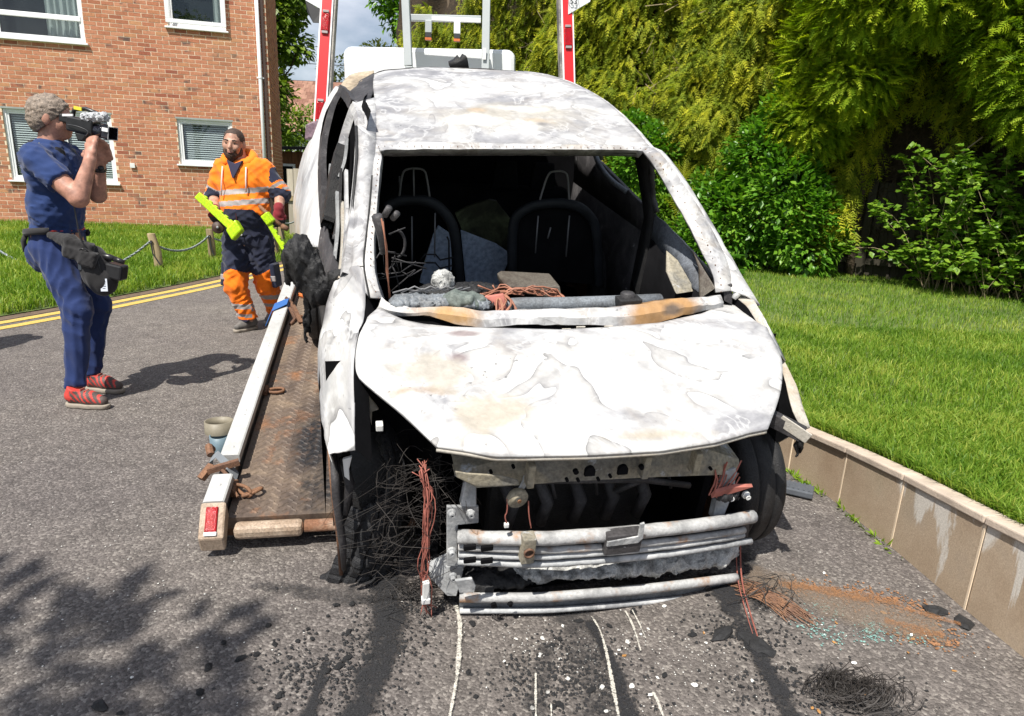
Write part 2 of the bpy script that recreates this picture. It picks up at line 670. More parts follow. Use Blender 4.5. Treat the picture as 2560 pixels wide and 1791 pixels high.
def m_tile():
    k = NT('clay_tile')
    r = k.rnd()
    v = k.pos()
    col = k.ramp(r, [(0.0, (0.20, 0.10, 0.07)), (0.5, (0.29, 0.155, 0.11)), (1.0, (0.36, 0.21, 0.15))])
    col = k.mix(1.0, col, k.ramp(k.noise(v, 5, 4), [(0.3, 0.75), (0.7, 1.15)]), 'MULTIPLY')
    return k.done(col, 0.85, 0, 0.2)


def m_wood(name, c0, c1, along='Z', scale=1.0):
    k = NT(name)
    st = {'Z': (16, 16, 1.2), 'X': (1.2, 16, 16), 'Y': (16, 1.2, 16)}[along]
    v = k.map(k.obj(), tuple(s * scale for s in st))
    nz = k.noise(v, 1.6, 6, 0.65, 0.8)
    col = k.ramp(nz, [(0.3, c0), (0.7, c1)])
    r = k.rnd()
    col = k.mix(1.0, col, k.ramp(r, [(0.0, 0.8), (1.0, 1.15)]), 'MULTIPLY')
    k.bump(nz, 0.3, 0.006)
    return k.done(col, 0.85, 0, 0.2)


def build_materials():
    A = MAT
    A['asphalt'] = m_asphalt()
    A['yellow_line'] = m_scorched('yellow_line_paint', (0.62, 0.43, 0.10), (0.44, 0.33, 0.11), 0.45, 0.75, 9, 0.7)
    A['soil'] = simple('lawn_soil', (0.10, 0.14, 0.035), 0.95, 0.4, 9, 0.6, 60, bdist=0.02)
    A['edge_soil'] = m_scorched('dusty_edge_soil', (0.17, 0.115, 0.08), (0.10, 0.075, 0.055), 0.4, 0.65, 14, 0.95)
    A['brick'] = m_brick()
    A['mortar'] = simple('pale_mortar', (0.78, 0.63, 0.46), 0.95, 0.16, 6, 0.4, 200)
    A['upvc'] = simple('white_window_plastic', (0.80, 0.81, 0.82), 0.32, 0.03, 5)
    A['lintel_grey'] = simple('grey_window_seal', (0.30, 0.33, 0.31), 0.6, 0.1)  # flat grey of the lintel strips over the blind windows
    A['pane'] = m_glass_dark('dark_window_glass')
    A['room'] = simple('unlit_room', (0.02, 0.022, 0.024), 0.95, 0.3)
    A['slat'] = simple('white_blind_slat', (0.80, 0.80, 0.79), 0.5, 0.03)
    A['curtain'] = m_cloth('grey_curtain', (0.62, 0.63, 0.61), 0.08)
    A['pipe_white'] = simple('white_downpipe', (0.78, 0.79, 0.80), 0.4, 0.04)
    A['pipe_brown'] = simple('dark_brown_timber', (0.055, 0.03, 0.022), 0.6, 0.2)
    A['concrete'] = m_concrete()
    A['coping'] = simple('pinkish_coping_concrete', (0.50, 0.41, 0.33), 0.92, 0.2, 10, 0.5, 120)
    A['deck'] = m_deck()
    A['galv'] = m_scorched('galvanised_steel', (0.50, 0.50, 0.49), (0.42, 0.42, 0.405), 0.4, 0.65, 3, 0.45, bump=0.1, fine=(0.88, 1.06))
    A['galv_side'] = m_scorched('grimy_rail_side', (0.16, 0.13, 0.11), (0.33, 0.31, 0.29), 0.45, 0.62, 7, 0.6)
    A['rust'] = m_scorched('rusty_steel', (0.23, 0.115, 0.06), (0.12, 0.065, 0.045), 0.4, 0.65, 9, 0.75)
    A['rust_roller'] = m_scorched('worn_rusty_roller', (0.42, 0.30, 0.22), (0.24, 0.12, 0.07), 0.42, 0.6, 8, 0.35)
    A['beige_steel'] = m_scorched('dirty_cream_steel', (0.46, 0.36, 0.27), (0.33, 0.24, 0.17), 0.4, 0.65, 10, 0.55)
    A['dark_steel'] = simple('dark_truck_steel', (0.035, 0.036, 0.04), 0.5, 0.25, 8, 0.2)
    A['truck_white'] = simple('white_truck_paint', (0.80, 0.81, 0.82), 0.3, 0.03, 2)
    A['grey_paint'] = simple('pale_grey_frame_paint', (0.42, 0.45, 0.46), 0.45, 0.06, 4)
    A['red_tape'] = simple('red_reflective_tape', (0.62, 0.012, 0.015), 0.35, 0.06, 9)
    A['white_tape'] = simple('white_reflective_tape', (0.80, 0.80, 0.80), 0.4, 0.04)
    A['red_lens'] = m_scorched('red_lamp_lens', (0.42, 0.004, 0.008), (0.30, 0.003, 0.006), 0.4, 0.6, 30, 0.12)
    A['lens_rib'] = simple('grey_lamp_clip', (0.28, 0.24, 0.24), 0.4, 0.2)
    A['post_grey'] = m_scorched('dusty_grey_post', (0.36, 0.33, 0.29), (0.13, 0.12, 0.12), 0.42, 0.62, 5, 0.6)
    A['sign_white'] = simple('white_sign_panel', (0.76, 0.77, 0.79), 0.4, 0.03)
    A['sign_black'] = simple('black_print', (0.012, 0.012, 0.013), 0.6, 0.1)
    # burnt car
    A['bonnet'] = m_burnt('burnt_bonnet_paint', [((-0.40, -0.06, 0.86), (0.055, 0.045, 0.2), (0.20, 0.155, 0.155), 0.4), ((-0.36, 0.10, 0.87), (0.07, 0.03, 0.2), (0.24, 0.19, 0.19), 0.4),
                                                 ((-0.58, -0.22, 0.83), (0.11, 0.035, 0.3), (0.33, 0.235, 0.155), 0.9), ((-0.50, -0.12, 0.85), (0.15, 0.10, 0.3), (0.40, 0.365, 0.31), 1.0),
                                                 ((-0.36, -0.36, 0.8), (0.13, 0.09, 0.3), (0.42, 0.375, 0.305), 1.0), ((0.10, -0.47, 0.79), (0.30, 0.03, 0.2), (0.40, 0.355, 0.285), 0.6)], white=0.68, beige=0.30, scale=1.35)
    A['roof'] = m_burnt('burnt_roof_paint', [((0.02, 1.40, 1.45), (0.50, 0.22, 0.5), (0.36, 0.335, 0.29), 0.55), ((-0.12, 1.32, 1.44), (0.17, 0.09, 0.4), (0.62, 0.61, 0.585), 0.6), ((0.1, 1.47, 1.45), (0.16, 0.07, 0.4), (0.58, 0.56, 0.52), 0.6), ((-0.1, 1.44, 1.45), (0.08, 0.05, 0.4), (0.40, 0.31, 0.22), 0.6),
                                             ((0.16, 1.32, 1.45), (0.12, 0.05, 0.4), (0.40, 0.33, 0.25), 0.7), ((0.20, 1.27, 1.43), (0.045, 0.03, 0.3), (0.20, 0.19, 0.185), 0.3)], white=0.05, beige=0.25, scale=1.3, contour=0.8)
    A['wing'] = m_burnt('burnt_wing_paint', [((-0.86, 0.50, 0.82), (0.10, 0.16, 0.22), (0.11, 0.10, 0.105), 0.35), ((-0.82, -0.02, 0.76), (0.08, 0.06, 0.06), (0.38, 0.38, 0.38), 0.6)], white=0.40, beige=0.30, scale=1.7, stretch=(1.3, 0.35, 1))
    A['pillar'] = m_burnt('burnt_pillar_paint', [], white=0.30, beige=0.6, scale=2.0, contour=0.7)
    A['pillar_white'] = m_burnt('ash_white_pillar', [], white=0.40, beige=0.15, scale=2.2, contour=0.7)
    A['tan_frame'] = m_scorched('scorched_tan_frame', (0.46, 0.43, 0.375), (0.36, 0.29, 0.21), 0.50, 0.72, 7, 0.65, extra=((0.17, 0.12, 0.08), 0.66, 0.78), fine=(0.82, 1.08))
    A['cowl'] = m_burnt('burnt_scuttle', [((-0.40, 0.26, 0.9), (0.13, 0.3, 0.06), (0.40, 0.21, 0.05), 0.35), ((0.45, 0.26, 0.9), (0.23, 0.3, 0.08), (0.42, 0.215, 0.06), 0.4), ((0.48, 0.22, 0.91), (0.05, 0.2, 0.02), (0.10, 0.085, 0.075), 0.5)], white=0.75, beige=0.55, scale=2.2, contour=0.6)
    A['quarter'] = m_burnt('scorched_white_quarter', [((-0.93, 2.0, 0.66), (0.2, 0.25, 0.10), (0.36, 0.29, 0.22), 0.5), ((-0.99, 2.3, 0.72), (0.06, 0.5, 0.13), (0.55, 0.42, 0.27), 0.3)], white=0.8, beige=0.25, scale=0.9, contour=0.1, stretch=(1, 1, .5))
    A['cream_panel'] = m_scorched('cream_scorched_panel', (0.46, 0.38, 0.27), (0.34, 0.25, 0.17), 0.52, 0.75, 3, 0.5)
    A['purple_panel'] = m_scorched('smoked_purple_panel', (0.22, 0.15, 0.18), (0.12, 0.08, 0.10), 0.4, 0.65, 5, 0.5)
    A['char'] = m_scorched('charred_black', (0.012, 0.012, 0.013), (0.028, 0.027, 0.027), 0.4, 0.7, 12, 0.6, bump=0.6)
    A['soot'] = simple('soot_black_interior', (0.007, 0.007, 0.008), 0.95, 0.4, 6, 0.3, 40, spec=0.06)
    A['char_grey'] = m_scorched('charred_grey_steel', (0.035, 0.033, 0.035), (0.085, 0.080, 0.082), 0.45, 0.68, 8, 0.6, extra=((0.36, 0.36, 0.37), 0.66, 0.72))
    A['rubber'] = m_scorched('burnt_rubber', (0.018, 0.018, 0.020), (0.048, 0.049, 0.053), 0.45, 0.72, 18, 0.62, bump=0.9)
    A['ash_steel'] = m_scorched('ash_grey_steel', (0.42, 0.43, 0.435), (0.22, 0.225, 0.23), 0.42, 0.66, 6, 0.6, extra=((0.58, 0.58, 0.57), 0.55, 0.68), fine=(0.78, 1.08))
    A['rail_steel'] = m_scorched('rust_and_ash_steel', (0.46, 0.46, 0.455), (0.24, 0.24, 0.24), 0.44, 0.62, 6, 0.6, extra=((0.34, 0.19, 0.10), 0.55, 0.68), fine=(0.78, 1.08))
    A['slam'] = m_scorched('ochre_grey_steel', (0.34, 0.30, 0.22), (0.20, 0.19, 0.165), 0.42, 0.62, 6, 0.65, extra=((0.48, 0.51, 0.55), 0.60, 0.68))
    A['ash'] = m_scorched('flaky_white_ash', (0.62, 0.62, 0.60), (0.20, 0.20, 0.195), 0.45, 0.62, 14, 0.9, bump=0.9)
    A['grey_tube'] = m_scorched('blue_grey_tube', (0.20, 0.22, 0.24), (0.11, 0.115, 0.12), 0.42, 0.66, 9, 0.5)
    A['olive_cloth'] = m_scorched('melted_grey_green_sheet', (0.17, 0.20, 0.18), (0.09, 0.105, 0.095), 0.4, 0.65, 7, 0.6)
    A['copper'] = simple('copper_wire', (0.30, 0.125, 0.075), 0.6, 0.35, 20)
    A['red_wire'] = simple('scorched_red_wire', (0.36, 0.12, 0.09), 0.7, 0.3, 20)
    A['black_wire'] = simple('burnt_steel_wire', (0.035, 0.030, 0.027), 0.7, 0.4, 20)
    A['seat_frame'] = simple('sooty_seat_frame', (0.012, 0.014, 0.017), 0.6, 0.5, 7, 0.6, 40, spec=0.25)
    A['seat_wire'] = simple('grey_seat_wire', (0.14, 0.14, 0.145), 0.5, 0.3, 9)
    A['panel_white'] = m_scorched('sky_tinted_panel', (0.36, 0.43, 0.54), (0.28, 0.35, 0.46), 0.4, 0.7, 3, 0.2, bump=0.02)  # blue of the reflected sky mixed into the pale base colour
    A['panel_olive'] = m_scorched('smoked_olive_panel', (0.16, 0.19, 0.10), (0.035, 0.037, 0.022), 0.42, 0.60, 2.4, 0.4)
    A['inner_skin'] = m_scorched('sooty_inner_door', (0.15, 0.165, 0.19), (0.07, 0.075, 0.085), 0.4, 0.62, 7, 0.6)
    A['bare_steel'] = m_scorched('bare_scorched_steel', (0.12, 0.105, 0.085), (0.06, 0.045, 0.035), 0.46, 0.66, 9, 0.5)
    A['white_bit'] = simple('white_plastic_bit', (0.74, 0.74, 0.72), 0.5, 0.1)
    # people
    A['skin'] = m_scorched('fair_skin', (0.50, 0.285, 0.20), (0.45, 0.24, 0.165), 0.4, 0.7, 2, 0.5, bump=0.04)  # plain skin tone with slight mottling
    A['skin_red'] = m_scorched('ruddy_skin', (0.48, 0.255, 0.185), (0.42, 0.20, 0.14), 0.4, 0.7, 2, 0.5, bump=0.04)
    A['hair_grey'] = simple('grey_brown_hair', (0.23, 0.18, 0.14), 0.55, 0.6, 90, 0.8, 170, bdist=0.006)
    A['hair_dark'] = simple('dark_stubble_hair', (0.055, 0.032, 0.022), 0.75, 0.45, 90, 0.5, 260, bdist=0.003)
    A['beard'] = simple('dark_brown_beard', (0.065, 0.034, 0.022), 0.8, 0.5, 80, 0.7, 200, bdist=0.005)
    A['lip'] = simple('lip', (0.36, 0.14, 0.11), 0.5, 0.1)
    A['eye_dark'] = simple('eye', (0.02, 0.014, 0.011), 0.2, 0.1)
    A['navy'] = m_cloth('navy_tshirt_cotton', (0.020, 0.042, 0.135))
    A['navy_jog'] = m_cloth('navy_jogger_cotton', (0.017, 0.032, 0.108))
    A['workwear_navy'] = m_cloth('dark_navy_workwear', (0.022, 0.026, 0.050))
    A['collar_navy'] = m_cloth('navy_polo_collar', (0.030, 0.028, 0.055))
    A['orange'] = m_cloth('fluorescent_orange_cloth', (0.95, 0.215, 0.012), 0.06, dirt=(0.55, 0.11, 0.02))
    A['orange_trouser'] = m_cloth('dirty_orange_trouser_cloth', (0.88, 0.185, 0.008), 0.10, dirt=(0.40, 0.10, 0.03))
    A['silver_tape'] = m_cloth('grey_reflective_tape', (0.34, 0.31, 0.30), 0.10, 90, 0.5)
    A['cord_white'] = simple('pink_white_drawcord', (0.70, 0.52, 0.48), 0.7, 0.08)
    A['zip'] = simple('dark_zip', (0.06, 0.015, 0.02), 0.5, 0.2)
    A['glove_red'] = m_cloth('dark_red_knit_glove', (0.20, 0.022, 0.028))
    A['glove_dark'] = m_cloth('dirty_black_glove_palm', (0.028, 0.022, 0.024))
    A['shoe_red'] = m_scorched('red_trainer', (0.62, 0.06, 0.045), (0.50, 0.05, 0.04), 0.4, 0.6, 20, 0.6)
    A['shoe_grey'] = simple('grey_brown_trainer_mesh', (0.085, 0.062, 0.055), 0.7, 0.3, 30, 0.4, 200)
    A['sole'] = simple('dusty_sole', (0.30, 0.26, 0.21), 0.8, 0.2, 20)
    A['boot'] = simple('scuffed_work_shoe', (0.13, 0.12, 0.11), 0.75, 0.5, 14)
    A['bag'] = m_cloth('black_nylon_bag', (0.030, 0.029, 0.030), 0.2)
    A['plastic_black'] = simple('black_camera_plastic', (0.016, 0.016, 0.018), 0.35, 0.3, 20)
    A['plastic_gloss'] = simple('glossy_dark_lens', (0.012, 0.012, 0.018), 0.08, 0.2)
    A['fur_grey'] = simple('grey_wind_muff', (0.45, 0.46, 0.48), 0.95, 0.45, 55, 1.0, 120, bdist=0.01)
    A['label_white'] = simple('pale_label', (0.62, 0.66, 0.74), 0.6, 0.05)
    A['yellow_sticker'] = simple('yellow_sticker', (0.75, 0.62, 0.05), 0.5, 0.05)
    A['lime'] = m_scorched('fluorescent_lime_plastic', (0.52, 0.82, 0.015), (0.44, 0.72, 0.012), 0.4, 0.7, 6, 0.4, bump=0.05)
    A['blue_web'] = m_cloth('blue_webbing', (0.03, 0.12, 0.36))
    A['pale_blue_web'] = m_cloth('pale_blue_webbing', (0.30, 0.46, 0.62))
    A['grey_web'] = m_cloth('grey_webbing', (0.20, 0.22, 0.24))
    A['orange_hook'] = simple('orange_painted_hook', (0.62, 0.16, 0.04), 0.5, 0.2)
    A['grey_plastic'] = simple('grey_plastic_pad', (0.085, 0.095, 0.11), 0.5, 0.15, 20)
    A['blue_grey_plastic'] = simple('blue_grey_plastic_sleeve', (0.13, 0.19, 0.225), 0.45, 0.12, 20)
    A['tan_plastic'] = simple('dirty_tan_sleeve', (0.21, 0.185, 0.135), 0.55, 0.2, 20)
    # posts, sheds, house
    A['post_wood'] = m_wood('weathered_post_wood', (0.20, 0.15, 0.085), (0.37, 0.29, 0.17))
    A['rope'] = m_scorched('blue_grey_rope', (0.42, 0.45, 0.44), (0.12, 0.16, 0.17), 0.44, 0.56, 60, 0.8)
    A['shed_wood'] = m_wood('brown_shed_boards', (0.10, 0.045, 0.022), (0.26, 0.12, 0.055))
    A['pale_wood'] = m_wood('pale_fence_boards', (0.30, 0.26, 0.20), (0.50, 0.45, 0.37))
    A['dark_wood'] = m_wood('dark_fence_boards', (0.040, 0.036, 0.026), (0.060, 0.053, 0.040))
    A['felt'] = simple('black_roof_felt', (0.025, 0.025, 0.027), 0.9, 0.2)
    A['tile'] = m_tile()
    A['render_white'] = simple('pale_house_cladding', (0.60, 0.66, 0.66), 0.6, 0.05)
    A['far_brick'] = m_scorched('far_house_brick', (0.26, 0.10, 0.075), (0.18, 0.065, 0.05), 0.4, 0.65, 5, 0.9)
    # plants
    A['grass'] = m_leaf('lawn_grass', (0.090, 0.190, 0.014), (0.215, 0.340, 0.036), (0.43, 0.47, 0.09), 0.40, 0.5, 0.25)
    A['conifer'] = m_leaf('conifer_spray', (0.062, 0.100, 0.009), (0.205, 0.270, 0.018), (0.56, 0.54, 0.035), 0.36, 0.6, 0.2)
    A['conifer_bright'] = m_leaf('bright_conifer_spray', (0.060, 0.125, 0.007), (0.22, 0.34, 0.014), (0.52, 0.58, 0.028), 0.38, 0.6, 0.2)
    A['laurel'] = m_leaf('glossy_shrub_leaf', (0.045, 0.135, 0.010), (0.105, 0.265, 0.020), (0.24, 0.41, 0.040), 0.36, 0.35, 0.5)
    A['bramble'] = m_leaf('bramble_leaf', (0.060, 0.15, 0.012), (0.15, 0.29, 0.022), (0.32, 0.45, 0.05), 0.40, 0.4, 0.4)
    A['maple'] = m_leaf('maple_leaf', (0.042, 0.090, 0.010), (0.115, 0.195, 0.017), (0.25, 0.33, 0.033), 0.42, 0.45, 0.4)
    A['far_leaf'] = m_leaf('distant_leaf', (0.045, 0.060, 0.018), (0.085, 0.105, 0.030), (0.14, 0.165, 0.045), 0.35, 0.6, 0.2)
    A['twig'] = simple('dead_brown_twigs', (0.042, 0.027, 0.014), 0.9, 0.5, 12, 0.8, 40, bdist=0.03)
    A['bark'] = simple('brown_bark', (0.09, 0.065, 0.042), 0.9, 0.4, 14, 1.0, 30, bdist=0.02)
    A['pale_stem'] = simple('pale_dry_stem', (0.36, 0.28, 0.17), 0.8, 0.2)
    # road deposits
    A['s_soot'] = m_stain('soot_smear', (0.026, 0.026, 0.028), 95, 0.55, 0.80, 0.90)
    A['s_soot_soft'] = m_stain('thin_soot', (0.040, 0.039, 0.040), 90, 0.64, 0.95, 0.72)
    A['s_white'] = m_stain('white_scratch', (0.60, 0.57, 0.50), 210, 0.64, 0.80, 0.9, big=60)
    A['s_rust'] = m_stain('rust_dust', (0.36, 0.17, 0.07), 120, 0.62, 0.92, 0.6, big=18)
    A['s_brown'] = m_stain('brown_dust', (0.26, 0.20, 0.15), 120, 0.46, 0.80, 0.5, big=8)
    A['frag_black'] = simple('charred_fragment', (0.018, 0.018, 0.019), 0.8, 0.5, 40, 0.8, 90)
    A['frag_white'] = simple('pale_ash_flake', (0.66, 0.65, 0.61), 0.8, 0.15, 40)
    A['frag_orange'] = simple('dry_orange_leaf', (0.40, 0.20, 0.06), 0.7, 0.35, 40)
    A['frag_rust'] = simple('rust_flake', (0.25, 0.125, 0.06), 0.85, 0.5, 90)
    A['frag_glass'] = simple('green_glass_crumb', (0.19, 0.33, 0.30), 0.12, 0.35, 60)


build_materials()

# measured outlines of the car, in car space (across, back, up)
D = {
 'bonnet_rear': [(-0.634,0.341,0.878),(-0.598,0.286,0.878),(-0.550,0.225,0.878),(-0.488,0.191,0.878),(-0.391,0.163,0.877),(-0.003,0.124,0.876),(0.169,0.134,0.876),(0.408,0.164,0.877),(0.626,0.241,0.878),(0.859,0.381,0.878)],
 'bonnet_right': [(0.859,0.381,0.878),(0.883,0.195,0.878),(0.825,0.088,0.873),(0.787,-0.055,0.861),(0.748,-0.143,0.851),(0.666,-0.266,0.833),(0.600,-0.348,0.820),(0.499,-0.457,0.800)],
 'bonnet_front': [(-0.523,-0.447,0.802),(-0.441,-0.471,0.798),(-0.374,-0.494,0.793),(-0.301,-0.502,0.792),(-0.102,-0.515,0.789),(0.110,-0.518,0.788),(0.298,-0.501,0.792),(0.416,-0.474,0.797),(0.499,-0.457,0.800)],
 'bonnet_left': [(-0.634,0.341,0.878),(-0.678,0.258,0.878),(-0.715,0.139,0.876),(-0.728,-0.084,0.858),(-0.723,-0.116,0.854),(-0.715,-0.141,0.851),(-0.662,-0.224,0.839),(-0.608,-0.302,0.827),(-0.523,-0.447,0.802)],
 'roof_front': [(-0.603,1.030,1.361),(-0.327,1.050,1.365),(-0.004,1.050,1.375),(0.313,1.040,1.388),(0.639,1.000,1.403)],
 'screen_top': [(-0.589,0.980,1.331),(-0.568,1.000,1.335),(-0.010,1.020,1.358),(0.575,1.000,1.384),(0.602,0.970,1.383)],
 'roof_left': [(-0.603,1.030,1.361),(-0.588,1.300,1.412),(-0.575,1.580,1.447),(-0.571,1.850,1.478),(-0.563,2.080,1.501),(-0.543,2.350,1.526)],
 'roof_right': [(0.639,1.000,1.403),(0.648,1.300,1.470),(0.654,1.580,1.520),(0.596,1.950,1.576),(0.476,2.200,1.605),(0.363,2.350,1.604)],
 'roof_back': [(-0.543,2.350,1.526),(-0.482,2.400,1.546),(-0.225,2.450,1.580),(-0.011,2.450,1.589),(0.363,2.350,1.604)],
 'apl_in': [(-0.584,0.980,1.315),(-0.598,0.870,1.265),(-0.622,0.700,1.143),(-0.643,0.560,1.047),(-0.640,0.460,0.955),(-0.620,0.370,0.912)],
 'apl_out': [(-0.603,1.030,1.361),(-0.626,0.870,1.250),(-0.644,0.720,1.156),(-0.665,0.580,1.069),(-0.681,0.480,1.007),(-0.663,0.360,0.919)],
 'apl_side': [(-0.677,1.120,1.402),(-0.678,0.980,1.324),(-0.690,0.880,1.246),(-0.706,0.760,1.145),(-0.722,0.630,1.053),(-0.734,0.520,0.971)],
 'apr_in': [(0.596,0.970,1.383),(0.618,0.860,1.334),(0.648,0.750,1.258),(0.677,0.620,1.173),(0.707,0.480,1.070),(0.740,0.400,0.997),(0.724,0.330,0.941)],
 'apr_out': [(0.639,1.000,1.403),(0.657,0.880,1.387),(0.720,0.730,1.274),(0.779,0.600,1.163),(0.803,0.480,1.080),(0.809,0.380,1.005),(0.783,0.320,0.954)],
 'apr_sil': [(0.703,1.050,1.363),(0.703,0.950,1.376),(0.789,0.800,1.241),(0.849,0.650,1.112),(0.883,0.500,1.009),(0.911,0.380,0.939),(0.887,0.250,0.917)],
 'cowl_top': [(-0.621,0.360,0.916),(-0.594,0.330,0.906),(-0.508,0.280,0.907),(-0.395,0.260,0.921),(-0.361,0.240,0.922),(-0.217,0.220,0.915),(-0.135,0.210,0.926),(0.079,0.210,0.926),(0.307,0.220,0.930),(0.435,0.250,0.942),(0.676,0.300,0.931),(0.751,0.330,0.928)],
 'cowl_bot': [(-0.646,0.360,0.866),(-0.583,0.310,0.873),(-0.510,0.260,0.894),(-0.423,0.230,0.896),(-0.365,0.200,0.877),(-0.222,0.180,0.874),(-0.142,0.170,0.891),(0.127,0.170,0.883),(0.301,0.180,0.871),(0.426,0.200,0.870),(0.561,0.240,0.891),(0.752,0.300,0.884)],
 'wing_seam': [(-0.728,0.500,0.987),(-0.682,0.470,1.008),(-0.677,0.370,0.909),(-0.687,0.220,0.894),(-0.720,0.100,0.893),(-0.733,-0.100,0.866),(-0.735,-0.160,0.854),(-0.735,-0.310,0.719)],
 'wing_mid': [(-0.749,0.500,0.953),(-0.742,0.470,0.924),(-0.756,0.370,0.877),(-0.779,0.220,0.850),(-0.792,0.100,0.818),(-0.795,-0.050,0.795),(-0.791,-0.160,0.759),(-0.771,-0.310,0.716)],
 'wing_low': [(-0.790,0.520,0.921),(-0.818,0.470,0.852),(-0.840,0.380,0.778),(-0.850,0.250,0.749),(-0.846,0.100,0.714),(-0.837,-0.050,0.695),(-0.825,-0.160,0.682),(-0.809,-0.310,0.711)],
 'rwing_out': [(0.911,0.380,0.939),(0.845,0.200,0.923),(0.828,0.100,0.880),(0.851,0.000,0.808),(0.876,-0.120,0.718),(0.857,-0.200,0.676),(0.849,-0.250,0.648)],
 'rwing_in': [(0.825,0.360,0.920),(0.810,0.200,0.919),(0.816,0.100,0.868),(0.845,0.000,0.788),(0.808,-0.120,0.760),(0.786,-0.200,0.707),(0.823,-0.250,0.645)],
 'slam_top': [(-0.452,-0.360,0.656),(-0.330,-0.380,0.696),(-0.145,-0.400,0.712),(0.148,-0.400,0.704),(0.360,-0.380,0.685),(0.506,-0.360,0.618)],
 'slam_bot': [(-0.455,-0.380,0.656),(-0.392,-0.400,0.622),(-0.265,-0.420,0.635),(-0.141,-0.420,0.635),(0.155,-0.420,0.625),(0.442,-0.400,0.594),(0.496,-0.380,0.591)],
 'rail1': [(-0.439,-0.400,0.438),(-0.234,-0.455,0.452),(-0.135,-0.470,0.457),(0.173,-0.460,0.437),(0.465,-0.430,0.417),(0.597,-0.400,0.399)],
 'rail2': [(-0.437,-0.400,0.397),(-0.229,-0.455,0.408),(-0.129,-0.470,0.408),(0.183,-0.460,0.385),(0.478,-0.430,0.363),(0.577,-0.400,0.341)],
 'rail3': [(-0.435,-0.400,0.366),(-0.226,-0.455,0.377),(-0.126,-0.470,0.383),(0.188,-0.460,0.359),(0.485,-0.430,0.339),(0.581,-0.400,0.317)],
 'rail4': [(-0.434,-0.400,0.337),(-0.223,-0.455,0.347),(-0.122,-0.470,0.351),(0.194,-0.460,0.326),(0.493,-0.430,0.308),(0.620,-0.400,0.285)],
 'low1': [(-0.419,-0.390,0.170),(-0.198,-0.440,0.183),(-0.100,-0.460,0.195),(0.230,-0.450,0.166),(0.600,-0.410,0.122)],
 'low2': [(-0.416,-0.390,0.108),(-0.192,-0.440,0.124),(-0.092,-0.460,0.133),(0.243,-0.450,0.100),(0.622,-0.410,0.051)],
 'plateL': [(-0.473,-0.370,0.533),(-0.374,-0.370,0.522),(-0.370,-0.370,0.457),(-0.435,-0.370,0.456),(-0.426,-0.370,0.285),(-0.463,-0.370,0.290)],
 'uprL': [(-0.415,-0.360,0.637),(-0.384,-0.360,0.601),(-0.386,-0.390,0.540),(-0.435,-0.390,0.545)],
 'legL': [(-0.461,-0.350,0.271),(-0.402,-0.350,0.265),(-0.408,-0.360,0.247),(-0.425,-0.370,0.153),(-0.457,-0.370,0.159)],
 'uprR': [(0.479,-0.350,0.551),(0.528,-0.330,0.582),(0.526,-0.360,0.491),(0.480,-0.400,0.399),(0.439,-0.400,0.404),(0.444,-0.390,0.466)],
 'misc': [(-0.277,-0.450,0.605),(-0.247,-0.420,0.656),(-0.238,-0.480,0.432),(0.125,-0.470,0.506),(0.065,-0.490,0.452),(-0.462,-0.390,0.528),(-0.404,-0.390,0.522),(-0.455,-0.390,0.377),(-0.447,-0.390,0.269),(0.539,-0.400,0.502),(0.469,-0.410,0.511),(0.485,-0.370,0.581),(0.323,0.300,0.943),(0.326,0.260,0.919)],
 'tube_dash': [(-0.188,0.340,0.885),(-0.100,0.340,0.891),(0.093,0.340,0.891),(0.268,0.340,0.895),(0.496,0.360,0.894)],
 'wiredash': [(-0.254,0.360,0.931),(-0.131,0.400,0.914),(-0.011,0.400,0.923),(0.081,0.400,0.903),(0.090,0.340,0.893),(-0.216,0.260,0.903)],
 'radio': [(-0.140,0.440,0.932),(-0.119,0.460,0.935),(0.095,0.460,0.924),(0.096,0.440,0.902),(-0.135,0.440,0.904)],
 'seatL_hr': [(-0.475,1.350,1.056),(-0.464,1.350,1.159),(-0.446,1.350,1.189),(-0.357,1.350,1.193),(-0.342,1.350,1.147),(-0.327,1.350,1.057)],
 'seatR_hr': [(0.244,1.350,1.056),(0.272,1.350,1.194),(0.307,1.350,1.205),(0.363,1.350,1.206),(0.382,1.350,1.178),(0.403,1.350,1.060)],
 'seatR_out': [(0.135,1.350,0.623),(0.107,1.350,0.914),(0.134,1.350,0.987),(0.240,1.350,1.038),(0.428,1.350,1.043),(0.532,1.350,0.984),(0.584,1.350,0.898),(0.647,1.350,0.574)],
 'seatL_out': [(-0.541,1.350,0.995),(-0.483,1.350,1.036),(-0.319,1.350,1.040),(-0.236,1.350,0.967),(-0.191,1.350,0.885),(-0.152,1.350,0.578)],
 'panel1': [(-0.349,1.500,0.548),(-0.326,1.500,0.653),(-0.282,1.500,0.814),(-0.256,1.500,0.863),(-0.192,1.500,0.822),(-0.177,1.500,0.687),(-0.174,1.500,0.621),(-0.272,1.500,0.521)],
 'panel2': [(-0.116,1.600,0.812),(0.091,1.600,0.736),(0.183,1.600,0.676),(0.145,1.600,0.565),(0.113,1.600,0.451),(-0.065,1.600,0.460)],
 'panel3': [(-0.127,1.750,0.868),(-0.050,1.750,0.913),(0.067,1.750,0.952),(0.108,1.750,0.946),(0.213,1.750,0.828),(0.227,1.750,0.626),(0.128,1.750,0.682),(-0.083,1.750,0.775)],
 'head_knob': [(-0.391,0.420,0.964)],
 'bpr': [(0.693,1.250,1.336),(0.689,1.100,1.362),(0.766,1.150,1.137),(0.778,1.100,1.076),(0.811,1.250,1.014)],
 'doorinner': [(0.815,1.250,0.992),(0.778,1.100,1.076),(0.761,0.600,1.003),(0.731,0.500,0.970),(0.702,0.400,0.933),(0.682,0.500,0.923),(0.803,1.200,0.939)],
